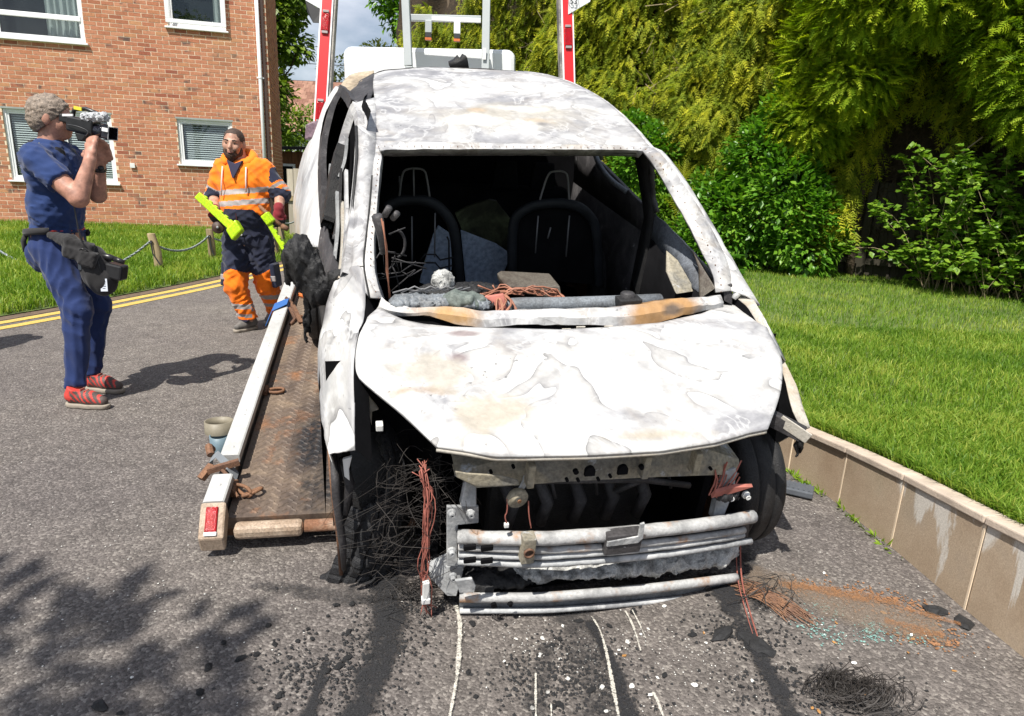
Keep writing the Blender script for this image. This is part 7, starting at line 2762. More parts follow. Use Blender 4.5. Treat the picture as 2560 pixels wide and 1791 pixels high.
# headphones resting round his neck
hpn = thing('headphones', 'black headphones resting round the cameraman\'s neck', 'headphones', (-2.66, 3.9, 1.47))
m = MB()
pts = []
for a in np.linspace(-2.5, 2.5, 24):
    pts.append((-2.668 - 0.090 * math.cos(a), 3.895 + 0.100 * math.sin(a), 1.488 - 0.030 * (1 - math.cos(a))))
m.tube(pts, 0.012, 8, ellipse=1.5)
m.build('headband', MAT['plastic_black'], hpn, smooth=True)
for sy in (-1, 1):
    m = MB()
    m.lathe((-2.590, 3.895 + sy * 0.062, 1.428), (0.75, sy * 0.55, 0.1), [(0.001, 0.02), (0.030, 0.02), (0.040, 0.006), (0.040, -0.012), (0.028, -0.022), (0.001, -0.022)], 20)
    m.build('ear_cup', MAT['plastic_black'], hpn, smooth=True)
m = MB()
m.obox((-2.640, 3.800, 1.468), (0.8, 0.5, -0.5), (0, 1, 0), (0, 0, 1), 0.022, 0.004, 0.006)
m.build('label', MAT['yellow_sticker'], hpn)

# video camera
vc = thing('video_camera', 'black camcorder with a furry grey microphone held up to the man\'s eye', 'camera', (-2.40, 3.86, 1.58))
ax = Vector((0.985, -0.06, -0.16)).normalized()
sd = Vector((0.06, 1, 0)).normalized()
upv = sd.cross(ax) * -1 if sd.cross(ax).z < 0 else sd.cross(ax)
cc_ = Vector((-2.425, 3.862, 1.585))


def CV(a, s, u):
    return cc_ + ax * a + sd * s + upv * u


m = MB()
m.obox(CV(-0.02, 0, -0.002), ax, sd, upv, 0.075, 0.042, 0.040)
m.build('camera_body', MAT['plastic_black'], vc, bevel=0.010)
m = MB()
m.prism([CV(-0.05, -0.036, -0.04), CV(0.03, -0.036, -0.04), CV(0.0, -0.036, -0.085), CV(-0.03, -0.036, -0.085)], sd * 0.07)
m.build('grip', MAT['plastic_black'], vc, bevel=0.008)
m = MB()
m.lathe(CV(0.055, 0, -0.01), ax, [(0.034, 0), (0.036, 0.01), (0.036, 0.03), (0.038, 0.032), (0.038, 0.055), (0.034, 0.056)], 28)
m.build('lens', MAT['plastic_gloss'], vc, smooth=True)
m = MB()
hw, hh = 0.040, 0.034
a0, a1 = 0.108, 0.150
ra = [CV(a0, s * 0.036, -0.01 + u * 0.032) for s, u in ((-1, -1), (1, -1), (1, 1), (-1, 1))]
rb2 = [CV(a1, s * hw, -0.01 + u * hh) for s, u in ((-1, -1), (1, -1), (1, 1), (-1, 1))]
m.add(ra + rb2, [(0, 1, 5, 4), (1, 2, 6, 5), (2, 3, 7, 6), (3, 0, 4, 7), (0, 3, 2, 1)])
hood = m.build('lens_hood', MAT['plastic_gloss'], vc, solid=0.003)
m = MB()
m.tube([p for p in rb2] + [rb2[0]], 0.0025, 5)
m.build('hood_rim', MAT['ash_steel'], hood)
m = MB()
m.obox(CV(0.135, -0.046, 0.006), ax, sd * 0.97 + ax * 0.2, upv, 0.017, 0.0025, 0.010)
m.build('hood_badge', MAT['white_tape'], hood)
m = MB()
m.tube([CV(-0.085, 0, 0.035), CV(-0.075, 0, 0.075), CV(-0.01, 0, 0.092), CV(0.05, 0, 0.082), CV(0.06, 0, 0.045)], 0.0115, 8)
m.build('top_handle', MAT['plastic_black'], vc, smooth=True)
m = MB()
m.obox(CV(-0.045, -0.014, 0.086), ax, sd, upv, 0.022, 0.004, 0.009)
m.build('handle_sticker', MAT['yellow_sticker'], vc)
m = MB()
m.obox(CV(-0.105, -0.01, 0.018), ax, sd, upv, 0.035, 0.026, 0.022)
m.build('viewfinder', MAT['plastic_black'], vc, bevel=0.008)
m = MB()
m.obox(CV(-0.085, -0.036, 0.040), ax + upv * 0.2, sd, upv, 0.030, 0.004, 0.006)
m.build('silver_trim', MAT['white_tape'], vc)
mp_ = [('c', tuple(CV(0.005, -0.022, 0.045)), tuple(CV(0.112, -0.022, 0.070)), 0.026, 0.025)]
child(sdf_mesh('microphone', mp_, 0.004, 0.01, fold_noise(0.0045, 240, 9, 6), MAT['fur_grey']), vc)
m = MB()
m.tube(smooth_pts([CV(-0.08, -0.05, -0.01), CV(-0.01, -0.06, -0.005), CV(0.05, -0.05, -0.02), CV(0.03, -0.05, -0.05)], 2), 0.003, 5)
m.build('cable', MAT['dark_steel'], vc, smooth=True)
m = MB()
m.prism([CV(0.01, 0.044, -0.03), CV(0.08, 0.05, -0.028), CV(0.08, 0.05, 0.03), CV(0.01, 0.044, 0.03)], sd * 0.010)
m.build('side_screen', MAT['plastic_gloss'], vc, bevel=0.002)

# waist bag with a hanging black kit bag
bag = thing('waist_bag', 'black nylon waist bag with kit hanging from the cameraman\'s hip', 'bag', (-2.48, 3.74, 0.86))
bp_ = [('c', (-2.63, 3.745, 0.985), (-2.52, 3.735, 0.955), 0.022, 0.045), ('b', (-2.475, 3.735, 0.915), (0.075, 0.035, 0.055), frame((0.3, -0.95, 0), (0.35, 0, 1)), 0.02), ('b', (-2.425, 3.735, 0.865), (0.045, 0.04, 0.045), frame((0.3, -0.95, 0), (0.35, 0, 1)), 0.015), ('b', (-2.485, 3.70, 0.895), (0.05, 0.016, 0.035), frame((0.3, -0.95, 0), (0.35, 0, 1)), 0.012)]
child(sdf_mesh('pouch', bp_, 0.006, 0.012, fold_noise(0.003, 60, 7, 5, ridge=True), MAT['bag']), bag)
kb = [('e', (-2.435, 3.80, 0.80), (0.085, 0.075, 0.13), None), ('e', (-2.40, 3.80, 0.74), (0.080, 0.07, 0.10), None)]
child(sdf_mesh('kit_bag', kb, 0.008, 0.03, fold_noise(0.004, 40, 7, 2), MAT['bag']), bag)
m = MB()
m.obox((-2.315, 3.80, 0.79), (0.95, 0, -0.2), (0, 1, 0), (0.2, 0, 0.95), 0.050, 0.040, 0.045)
m.build('lens_shade', MAT['plastic_black'], bag, bevel=0.012)
m = MB()
m.tube([(-2.40, 3.79, 0.875), (-2.34, 3.79, 0.870), (-2.31, 3.79, 0.862)], [0.022, 0.020, 0.014], 9)
m.tube([(-2.31, 3.79, 0.862), (-2.26, 3.79, 0.845)], [0.016, 0.013], 9)
m.build('zoom_handle', MAT['plastic_black'], bag, smooth=True)
m = MB()
m.tube(smooth_pts([(-2.46, 3.73, 1.02), (-2.43, 3.72, 0.93), (-2.40, 3.75, 0.90), (-2.37, 3.74, 0.82), (-2.365, 3.75, 0.77)], 2), 0.004, 5)
m.tube(smooth_pts([(-2.47, 3.73, 1.2), (-2.455, 3.72, 1.05), (-2.44, 3.71, 0.96), (-2.41, 3.72, 0.92)], 2), 0.0035, 5)
m.tube(smooth_pts([(-2.46, 3.70, 0.90), (-2.43, 3.69, 0.93), (-2.40, 3.71, 0.91), (-2.42, 3.72, 0.85)], 2), 0.0035, 5)
m.build('cables', MAT['plastic_black'], bag, smooth=True)
m = MB()
m.tube([(-2.705 + 0.140 * math.cos(a), 3.91 + 0.182 * math.sin(a), 0.985 - 0.02 * math.sin(a) + 0.012 * math.cos(a)) for a in np.linspace(0.6, 5.2, 30)], 0.012, 6, ellipse=1.8)
m.tube([(-2.80, 3.80, 1.0), (-2.825, 3.79, 0.94), (-2.82, 3.79, 0.88)], 0.014, 6)
m.build('strap', MAT['bag'], bag, smooth=True)
m = MB()
m.obox((-2.362, 3.745, 0.715), (1, 0, 0.05), (0, 1, 0), (0, 0.05, 1), 0.020, 0.0015, 0.036)
tgl = m.build('luggage_tag', MAT['label_white'], bag)
m = MB()
for k, wd_ in enumerate((0.012, 0.010, 0.012, 0.008)):
    m.obox((-2.362, 3.7425, 0.735 - 0.013 * k), (1, 0, 0.05), (0, 1, 0), (0, 0.05, 1), wd_, 0.0004, 0.0018)
m.build('tag_lines', MAT['plastic_black'], tgl)
m = MB()
m.obox((-2.475, 3.725, 0.83), (1, 0, 0), (0, 1, 0), (0, 0, 1), 0.009, 0.003, 0.030)
m.build('buckle', MAT['grey_web'], bag, bevel=0.002)

# ------------------------------------------------------------------ the recovery man
wk = thing('person', 'bearded recovery worker in orange hi-vis hoodie carrying lime plastic skates', 'person', (-2.37, 5.75, 0))
Rw = frame((0.10, -0.99, -0.03), (0.06, 0, 1))
hpw, Lw = head_prims((-2.418, 5.80, 1.588), Rw, 1.06)
torso = [('e', (-2.365, 5.83, 1.27), (0.205, 0.135, 0.20), None), ('e', (-2.355, 5.79, 1.05), (0.190, 0.150, 0.21), None), ('e', (-2.355, 5.82, 0.85), (0.180, 0.138, 0.15), None), ('c', (-2.50, 5.84, 1.385), (-2.235, 5.84, 1.395), 0.075, 0.075)]
neck = [('c', (-2.385, 5.84, 1.40), (-2.410, 5.82, 1.53), 0.075, 0.068)]
# right arm (left in the picture) bent to hold one skate, left arm hanging
rs, re, rw_ = (-2.535, 5.84, 1.375), (-2.640, 5.85, 1.145), (-2.525, 5.60, 1.045)
ls, le_, lw = (-2.195, 5.84, 1.385), (-2.055, 5.83, 1.190), (-2.030, 5.70, 1.075)
arms = [('c', rs, re, 0.068, 0.052), ('c', re, rw_, 0.050, 0.034), ('c', ls, le_, 0.068, 0.052), ('c', le_, lw, 0.050, 0.034)]
legs = [('c', (-2.445, 5.81, 0.80), (-2.435, 5.71, 0.395), 0.100, 0.070), ('c', (-2.435, 5.71, 0.395), (-2.360, 5.76, 0.085), 0.062, 0.042),
        ('c', (-2.260, 5.83, 0.80), (-2.225, 5.86, 0.395), 0.100, 0.070), ('c', (-2.225, 5.86, 0.395), (-2.255, 6.14, 0.085), 0.062, 0.042)]
rh = hand_prims(rw_, (0.35, -0.45, -0.82), (0.7, 0.6, -0.1), (0.5, 0.75, -0.2), 1.0, 0.9, 1)
lh = hand_prims(lw, (0.02, -0.35, -0.93), (0.75, 0.6, -0.2), (-0.6, 0.2, -0.5), 1.0, 1.0, -1)
child(sdf_mesh('body', torso + neck + hpw + arms + legs + rh + lh, 0.008, 0.014, mats=MAT['skin']), wk)
eyes(Lw, Rw, wk, 0.0110)
# cropped hair, eyebrows, beard
hr = [('e', Lw(0, -0.014, 0.032), (0.084, 0.104, 0.095), Rw), ('e', Lw(0, -0.030, -0.01), (0.083, 0.075, 0.05), Rw), ('cut', Lw(0, 0.062, 0.062), Rw @ np.array([0, 1, -0.45])), ('cut', Lw(0, 0.0, -0.02), Rw @ np.array([0, 0.5, -1.0]))]
child(sdf_mesh('hair', hr, 0.006, 0.02, fold_noise(0.001, 150, 8, 4), MAT['hair_dark']), wk)
bd = [('e', Lw(0, 0.050, -0.080), (0.054, 0.052, 0.042), Rw), ('e', Lw(0.050, 0.020, -0.055), (0.026, 0.036, 0.050), Rw), ('e', Lw(-0.050, 0.020, -0.055), (0.026, 0.036, 0.050), Rw),
      ('c', Lw(-0.030, 0.086, -0.046), Lw(0.030, 0.086, -0.046), 0.010, 0.010), ('c', Lw(-0.034, 0.082, -0.046), Lw(-0.036, 0.070, -0.085), 0.010, 0.012), ('c', Lw(0.034, 0.082, -0.046), Lw(0.036, 0.070, -0.085), 0.010, 0.012), ('c', Lw(0, 0.055, -0.085), Lw(0, 0.055, -0.115), 0.035, 0.026)]
child(sdf_mesh('beard', bd, 0.0055, 0.010, fold_noise(0.002, 160, 8, 9), MAT['beard']), wk)
m = MB()
m.tube([Lw(-0.017, 0.0985, -0.062), Lw(0, 0.103, -0.063), Lw(0.017, 0.0985, -0.062)], 0.0055, 6)
m.build('mouth', MAT['lip'], wk, smooth=True)
m = MB()
for sx in (-1, 1):
    m.tube([Lw(sx * 0.014, 0.0945, 0.026), Lw(sx * 0.032, 0.0935, 0.031), Lw(sx * 0.048, 0.084, 0.026)], 0.0045, 5)
m.build('eyebrows', MAT['hair_dark'], wk, smooth=True)
# jacket
jk = inflate(torso, 0.024) + [('c', rs, tuple(Vector(rs).lerp(Vector(re), 1.0)), 0.092, 0.080), ('c', re, tuple(Vector(re).lerp(Vector(rw_), 0.25)), 0.080, 0.068, True), ('c', ls, le_, 0.094, 0.082), ('c', le_, tuple(Vector(le_).lerp(Vector(lw), 0.22)), 0.082, 0.070, True), ('cut', (-2.35, 5.8, 0.835), (0, 0, -1)), ('cut', (-2.385, 5.84, 1.49), (-0.1, -0.35, 1))]


def jacket_pick(c):
    x, y, z = c[:, 0], c[:, 1], c[:, 2]
    out = np.zeros(len(c), int)                       # 0 orange 1 navy 2 silver
    body = (x > -2.585) & (x < -2.125) & ((z < 1.30) | ((x > -2.53) & (x < -2.2)))
    tilt = z - 0.12 * (x + 2.36)
    xl = np.abs(x + 2.345)
    navy = body & ((z < 0.945) | ((z < 1.065) & (xl < 0.115 + (1.065 - z) * 0.85)))
    out[navy] = 1
    out[body & (tilt > 1.185) & (tilt < 1.228)] = 2
    out[body & (tilt > 1.092) & (tilt < 1.136)] = 2
    # left sleeve (right in the picture): navy shoulder patch, two bands, navy cuff
    for s_, e_, w_, patch in ((np.array(ls), np.array(le_), np.array(lw), True), (np.array(rs), np.array(re), np.array(rw_), False)):
        d = e_ - s_
        t = ((c - s_) @ d) / (d @ d)
        side = (x > -2.135) if patch else (x < -2.555)
        fx = (c - e_) @ (w_ - e_) / ((w_ - e_) @ (w_ - e_))
        if patch:
            out[side & (t > 0.12) & (t < 0.60) & (x > -2.12) & (((c - s_) @ np.array([0.6, -0.3, 0.55])) > 0.03)] = 1
        out[side & (t > 0.66) & (t < 0.78)] = 2
        out[side & (t > 0.90) & (t < 1.02)] = 2
        out[side & (t > 1.06)] = 1
        out[side & (fx > 0.08) & (t > 0.7)] = 1
    return out


child(sdf_mesh('hi_vis_hoodie', jk, 0.0075, 0.022, fold_noise(0.0075, 22, 8, 12, (1, 1, 1.5), True), [MAT['orange'], MAT['workwear_navy'], MAT['silver_tape']], jacket_pick), wk)
# hood lying round the neck, collar, zip, drawcords
hd = []
for a in np.linspace(-2.55, 2.55, 15):
    hd.append((-2.388 + 0.118 * math.sin(a), 5.82 + 0.105 * math.cos(a) * 0.9, 1.470 + 0.050 * math.cos(a)))
m = MB()
m.tube(hd, [0.026 + 0.022 * math.cos(a * 0.6) for a in np.linspace(-2.55, 2.55, 15)], 9)
m.build('hood', MAT['orange'], wk, smooth=True)
m = MB()
m.prism([(-2.450, 5.708, 1.458), (-2.385, 5.640, 1.315), (-2.372, 5.640, 1.315), (-2.318, 5.708, 1.458), (-2.385, 5.695, 1.43)], (0, 0.05, 0))
m.build('polo_collar', MAT['collar_navy'], wk, bevel=0.004)
m = MB()
m.tube([(-2.378, 5.683, 1.29), (-2.368, 5.662, 1.15), (-2.362, 5.622, 1.03), (-2.357, 5.622, 0.90)], 0.0055, 5)
m.build('zip', MAT['zip'], wk)
for x0, x1, z0, z1 in ((-2.485, -2.488, 1.405, 1.165), (-2.288, -2.278, 1.405, 1.205)):
    m = MB()
    m.tube([(x0, 5.705, z0), ((x0 + x1) / 2, 5.672, (z0 + z1) / 2), (x1, 5.650, z1)], 0.0065, 6)
    m.build('drawcord', MAT['cord_white'], wk, smooth=True)
m = MB()
m.ball((-2.335, 5.638, 0.85), 0.009, 6)
m.build('popper', MAT['white_bit'], wk, smooth=True)
# trousers
tr = [('e', (-2.355, 5.82, 0.83), (0.196, 0.150, 0.12), None), ('c', (-2.445, 5.81, 0.78), (-2.440, 5.71, 0.40), 0.125, 0.096), ('c', (-2.440, 5.71, 0.40), (-2.365, 5.755, 0.095), 0.094, 0.080, True),
      ('c', (-2.262, 5.83, 0.78), (-2.222, 5.86, 0.40), 0.125, 0.096), ('c', (-2.222, 5.86, 0.40), (-2.25, 6.12, 0.11), 0.094, 0.078, True), ('cut', (-2.35, 5.8, 0.875), (0, 0, 1))]


def trouser_pick(c):
    x, y, z = c[:, 0], c[:, 1], c[:, 2]
    out = np.zeros(len(c), int)
    out[z > 0.525 + 0.03 * np.sin(x * 20)] = 1
    near = x < -2.31
    zz = z + 0.05 * (x + 2.38)
    out[near & (zz > 0.205) & (zz < 0.25)] = 2
    out[near & (zz > 0.130) & (zz < 0.160)] = 2
    out[near & (zz < 0.108)] = 1
    out[(~near) & (z > 0.26) & (z < 0.305)] = 2
    out[(~near) & (z > 0.18) & (z < 0.215)] = 2
    return out


child(sdf_mesh('work_trousers', tr, 0.008, 0.025, fold_noise(0.0095, 20, 8, 21, (1, 1, 1.3), True), [MAT['orange_trouser'], MAT['workwear_navy'], MAT['silver_tape']], trouser_pick), wk)
for cx, sx in ((-2.555, -1), (-2.115, 1)):
    m = MB()
    m.obox((cx, 5.79, 0.50), (1, 0.25 * sx, 0), (0, 1, 0), (-0.1 * sx, 0, 1), 0.020, 0.075, 0.105)
    pk = m.build('cargo_pocket', MAT['workwear_navy'], wk, bevel=0.012)
    m = MB()
    m.obox((cx, 5.788, 0.475), (1, 0.25 * sx, 0), (0, 1, 0), (-0.1 * sx, 0, 1), 0.022, 0.078, 0.026)
    m.build('pocket_band', MAT['silver_tape'], pk, bevel=0.008)
shoe((-2.325, 5.83, 0.02), (-2.445, 5.60, 0.02), 'work_shoe', MAT['boot'], wk)
shoe((-2.245, 6.22, 0.02), (-2.305, 5.97, 0.02), 'work_shoe', MAT['boot'], wk)
# gloves
gl_r = [('c', p[1], p[2], p[3] + 0.006, p[4] + 0.006) for p in rh] + [('c', tuple(Vector(rw_).lerp(Vector(re), 0.12)), rw_, 0.042, 0.038)]
gl_l = [('c', p[1], p[2], p[3] + 0.006, p[4] + 0.006) for p in lh] + [('c', tuple(Vector(lw).lerp(Vector(le_), 0.12)), lw, 0.044, 0.040)]


def glove_pick(c, z0):
    return (c[:, 2] < z0).astype(int)


child(sdf_mesh('glove', gl_r, 0.006, 0.008, None, [MAT['glove_red'], MAT['glove_dark']], lambda c: glove_pick(c, 1.0)), wk)
child(sdf_mesh('glove', gl_l, 0.006, 0.008, None, [MAT['glove_red'], MAT['glove_dark']], lambda c: glove_pick(c, 0.985)), wk)


# the two lime skates he carries
def skate(name, label, a, b, width, wheel=None, block=True):
    a, b = Vector(a), Vector(b)
    t = thing(name, label, 'wheel skate', tuple(b), group='lime wheel skates carried by the worker')
    d = (b - a).normalized()
    x = d.cross(Vector((0, -1, 0.2))).normalized()
    n_ = x.cross(d)
    m = MB()
    m.obox((a + b) / 2, d, x, n_, (b - a).length / 2, width / 2, 0.016)
    m.build('bar', MAT['lime'], t, bevel=0.006)
    L_ = (b - a).length
    for k in range(int(L_ / 0.055)):
        c = a + d * (0.06 + 0.055 * k) - x * (width / 2)
        m = MB()
        m.obox(c, d, x, n_, 0.014, 0.010, 0.014)
        m.build('tooth', MAT['lime'], t, bevel=0.004)
    if block:
        m = MB()
        m.obox(b, (d + x * .3), x, n_, 0.050, 0.058, 0.045)
        m.build('block', MAT['lime'], t, bevel=0.014)
    if wheel:
        m = MB()
        m.lathe(wheel, (0.25, -0.95, 0.15), [(0.001, -0.022), (0.040, -0.022), (0.048, -0.014), (0.048, 0.014), (0.040, 0.022), (0.016, 0.022), (0.014, 0.028), (0.001, 0.028)], 26)
        w = m.build('castor', MAT['pipe_brown'], t, smooth=True)
        m = MB()
        m.ball(Vector(wheel) + Vector((0.008, -0.030, 0.004)), 0.011, 6)
        m.build('axle_nut', MAT['ash_steel'], w, smooth=True)
    return t


s1 = skate('wheel_skate', 'chunky lime skate with brown castor held across the worker\'s belly', (-2.602, 5.47, 1.172), (-2.300, 5.44, 0.905), 0.062, (-2.452, 5.47, 0.918))
s2 = skate('wheel_skate', 'slim lime bar slanting down from the worker\'s red glove to the tyre', (-2.075, 5.53, 0.995), (-1.895, 5.52, 0.690), 0.034, None, False)
m = MB()
m.obox((-2.060, 5.53, 1.005), (0.6, 0, -0.8), (0.8, 0, 0.6), (0, 1, 0), 0.045, 0.036, 0.03)
m.build('head_block', MAT['lime'], s2, bevel=0.01)
m = MB()
m.tube([(-2.155, 5.60, 1.100), (-2.05, 5.57, 1.015), (-1.955, 5.55, 0.945)], [0.014, 0.016, 0.017], 9)
m.tube([(-1.955, 5.55, 0.945), (-1.905, 5.54, 0.925)], [0.024, 0.020], 10)
m.build('handle', MAT['rust'], s2, smooth=True)

# a bystander just beyond the left edge, whose shadow reaches the road
by = thing('person', 'standing bystander in dark clothes just beyond the left edge', 'person', (-4.35, 4.20, 0))
Rb = frame((0.8, 0.5, 0))
hpb, Lb = head_prims((-4.35, 4.20, 1.62), Rb)
bt = [('e', (-4.35, 4.20, 1.28), (0.15, 0.18, 0.20), None), ('e', (-4.35, 4.20, 1.0), (0.14, 0.17, 0.18), None), ('c', (-4.35, 4.20, 1.42), (-4.35, 4.20, 1.55), 0.06, 0.055)]
bl = [('c', (-4.33, 4.11, 0.9), (-4.33, 4.10, 0.10), 0.09, 0.05), ('c', (-4.37, 4.29, 0.9), (-4.37, 4.30, 0.10), 0.09, 0.05)]
ba = [('c', (-4.31, 4.00, 1.40), (-4.29, 3.97, 1.10), 0.06, 0.045), ('c', (-4.29, 3.97, 1.10), (-4.18, 4.04, 0.95), 0.045, 0.03), ('c', (-4.39, 4.40, 1.40), (-4.39, 4.44, 1.10), 0.06, 0.045), ('c', (-4.39, 4.44, 1.10), (-4.28, 4.42, 0.9), 0.045, 0.03)]
child(sdf_mesh('body', hpb + bt + bl + ba, 0.011, 0.02, mats=MAT['skin']), by)
child(sdf_mesh('jacket', inflate(bt[:2], 0.02) + [(p[0], p[1], p[2], p[3] + .015, p[4] + .015) for p in ba] + [('cut', (0, 0, 0.9), (0, 0, -1))], 0.011, 0.02, None, MAT['bag']), by)
child(sdf_mesh('trousers', [(p[0], p[1], p[2], p[3] + .02, p[4] + .02) for p in bl] + [('e', (-4.35, 4.20, 0.93), (0.15, 0.18, 0.12), None)], 0.011, 0.02, None, MAT['workwear_navy']), by)
child(sdf_mesh('hair', [('e', Lb(0, -0.016, 0.034), (0.084, 0.104, 0.094), Rb), ('cut', Lb(0, 0.06, 0.05), Rb @ np.array([0, 1, -0.5]))], 0.009, 0.02, None, MAT['hair_dark']), by)
shoe((-4.39, 4.06, 0.02), (-4.17, 4.18, 0.02), 'shoe', MAT['boot'], by)
shoe((-4.43, 4.26, 0.02), (-4.21, 4.38, 0.02), 'shoe', MAT['boot'], by)

# ------------------------------------------------------------------ molten lumps of the car
def car_sdf(name, prims, res, k, noise, mat, **kw):
    me = sdf_mesh(name, prims, res, k, noise, MAT[mat], smooth=kw.get('smooth', True))
    return new_obj(name, me, car, world=False)


n1, n2 = fold_noise(0.010, 40, 7, 31, (1.6, 1, .6), True), fold_noise(0.004, 130, 9, 32, (1.5, 1, .6), True)
car_sdf('door_mirror', [('e', (-0.915, 0.63, 0.985), (0.062, 0.07, 0.080), None), ('e', (-0.88, 0.61, 0.92), (0.060, 0.06, 0.085), None), ('e', (-0.855, 0.58, 0.855), (0.044, 0.045, 0.060), None), ('c', (-0.955, 0.66, 0.965), (-0.972, 0.67, 0.87), 0.022, 0.010), ('c', (-0.93, 0.66, 0.95), (-0.935, 0.67, 0.83), 0.020, 0.008), ('c', (-0.89, 0.63, 0.85), (-0.905, 0.66, 0.70), 0.022, 0.012), ('c', (-0.905, 0.66, 0.7), (-0.91, 0.67, 0.60), 0.012, 0.006), ('c', (-0.85, .58, .85), (-0.78, .55, .93), .03, .03)],
        0.007, 0.03, lambda X, Y, Z: n1(X, Y, Z) + n2(X, Y, Z) * 1.3, 'char', smooth=True)
ash = P('ashpile')
n3, n4 = fold_noise(0.006, 60, 9, 41), fold_noise(0.006, 200, 9, 42, (1, 1, .5), True)
pr = [('e', tuple(ash[i].lerp(ash[i + 1], f) + Vector((0, 0.03, 0.0))), (0.10, 0.06, 0.024 + 0.010 * math.sin(i * 2 + f * 5)), None) for i in (1, 2, 3, 4) for f in (0.1, 0.6)]
car_sdf('ash_debris', pr, 0.007, 0.02, lambda X, Y, Z: n3(X, Y, Z) + n4(X, Y, Z), 'ash')
pr = [('e', tuple(ash[0].lerp(ash[1], f) + Vector((0, 0.02, -0.02))), (0.08, 0.06, 0.03), None) for f in (0.2, 0.7)]
car_sdf('burnt_debris', pr, 0.008, 0.02, lambda X, Y, Z: n3(X, Y, Z) + n4(X, Y, Z), 'char')
hk = P('head_knob')[0]
n5 = fold_noise(0.0055, 130, 9, 51, ridge=True)
car_sdf('melted_binnacle', [('e', tuple(hk + Vector((0.005, 0.02, -0.015))), (0.045, 0.05, 0.050), None)], 0.006, 0.02, n5, 'ash')
pr = [('e', (-0.55 + 0.05 * i, 0.35 + 0.01 * math.sin(i * 2), 0.905 + 0.006 * math.sin(i * 3)), (0.045, 0.05, 0.026), None) for i in range(7)]
car_sdf('melted_dash', pr, 0.007, 0.02, lambda X, Y, Z: n5(X, Y, Z) * 1.2, 'grey_tube')
car_sdf('melted_sheet', [('e', (-0.335, 0.345, 0.915), (0.075, 0.05, 0.034), None), ('e', (-0.28, 0.34, 0.91), (0.05, 0.04, 0.028), None)], 0.006, 0.02, fold_noise(0.006, 60, 8, 61), 'olive_cloth')
car_sdf('melted_dash', [('e', (-0.39, 0.42, 0.925), (0.09, 0.06, 0.02), None), ('e', (-0.26, 0.44, 0.925), (0.10, 0.05, 0.016), None), ('e', (-0.23, 0.34, 0.895), (0.03, 0.04, 0.03), None)], 0.006, 0.02, n5, 'char')
car_sdf('melted_corner', [('e', (0.475, -0.40, 0.515), (0.035, 0.03, 0.03), None), ('e', (0.44, -0.41, 0.52), (0.03, 0.03, 0.02), None)], 0.005, 0.015, n5, 'rubber')
car_sdf('tyre_debris', [('e', (-0.60, -0.10, -0.005), (0.17, 0.05, 0.035), None), ('e', (-0.78, -0.09, 0.02), (0.09, 0.05, 0.035), None)], 0.008, 0.03, lambda X, Y, Z: n3(X, Y, Z), 'rubber')

# ------------------------------------------------------------------ foliage
# templates: x across, y along, z out of the leaf plane, length 1
def t_leaf(w=0.30):
    v = np.array([(0, 0, 0), (w, 0.45, 0.07), (0, 1, -0.06), (-w, 0.45, 0.07), (0, 0.5, -0.02)])
    f = np.array([(0, 1, 4), (1, 2, 4), (2, 3, 4), (3, 0, 4)])
    return v, f


def t_spray(n=5, droop=0.35, w=0.07):
    """flat conifer spray: a drooping stem with pairs of narrow leaflets"""
    V, Fc = [], []

    def tri(p, q, wd):
        p, q = np.array(p), np.array(q)
        d = q - p
        s = np.array([-d[1], d[0], 0])
        s = s / max(1e-6, np.linalg.norm(s)) * wd
        b = len(V)
        V.extend([p - s * 0.6, p + s * 0.6, q])
        Fc.append((b, b + 1, b + 2))
    for i in range(n):
        t = (i + 0.4) / n
        p = (0, t * 0.9, -droop * t * t)
        L = 0.42 * (1 - 0.55 * t)
        for s in (-1, 1):
            tri(p, (s * L * 0.62, t * 0.9 + L * 0.72, -droop * t * t - 0.12 * L), w)
    tri((0, 0, 0), (0, 1.0, -droop), w * 0.9)
    return np.array(V), np.array(Fc)


def t_frond(n=9):
    V, Fc = [], []
    for i in range(n):
        t = i / n
        for s in (-1, 1):
            b = len(V)
            L = 0.34 * (1 - 0.8 * t) + 0.03
            V += [(0, t, -0.2 * t * t), (0, t + 0.05, -0.2 * t * t), (s * L, t + 0.20, -0.2 * t * t - 0.05)]
            Fc.append((b, b + 1, b + 2))
    return np.array(V), np.array(Fc)


def leaf_cloud(name, C, DIR, size, templ, mat, parent=None, roll=PI, tint=None, kind='stuff', facing=None):
    """C (N,3) bases, DIR (N,3) leaf axes; facing (N,3) = side the leaf shows"""
    v, f = templ
    N = len(C)
    y = DIR / np.linalg.norm(DIR, axis=1, keepdims=True)
    ref = RNG.normal(size=(N, 3)) if facing is None else facing + RNG.normal(0, roll * 0.25, (N, 3))
    x = np.cross(y, ref)
    x /= np.maximum(1e-6, np.linalg.norm(x, axis=1, keepdims=True))
    z = np.cross(x, y)
    M3 = np.stack([x, y, z], 2) * np.asarray(size)[:, None, None]
    verts = C[:, None, :] + np.einsum('nij,kj->nki', M3, v)
    faces = (np.arange(N)[:, None, None] * len(v) + f[None]).reshape(-1, f.shape[1])
    t = np.clip(tint if tint is not None else RNG.normal(0.5, 0.2, N), 0, 1)
    me = np_mesh(name, verts.reshape(-1, 3), faces, mat, np.repeat(t, len(f)))
    return new_obj(name, me, parent, True, None, kind)


def noise3(P_, sc, seed=0.0):
    return np.array([mnoise.noise(Vector((p[0] * sc + seed, p[1] * sc, p[2] * sc - seed))) for p in P_])


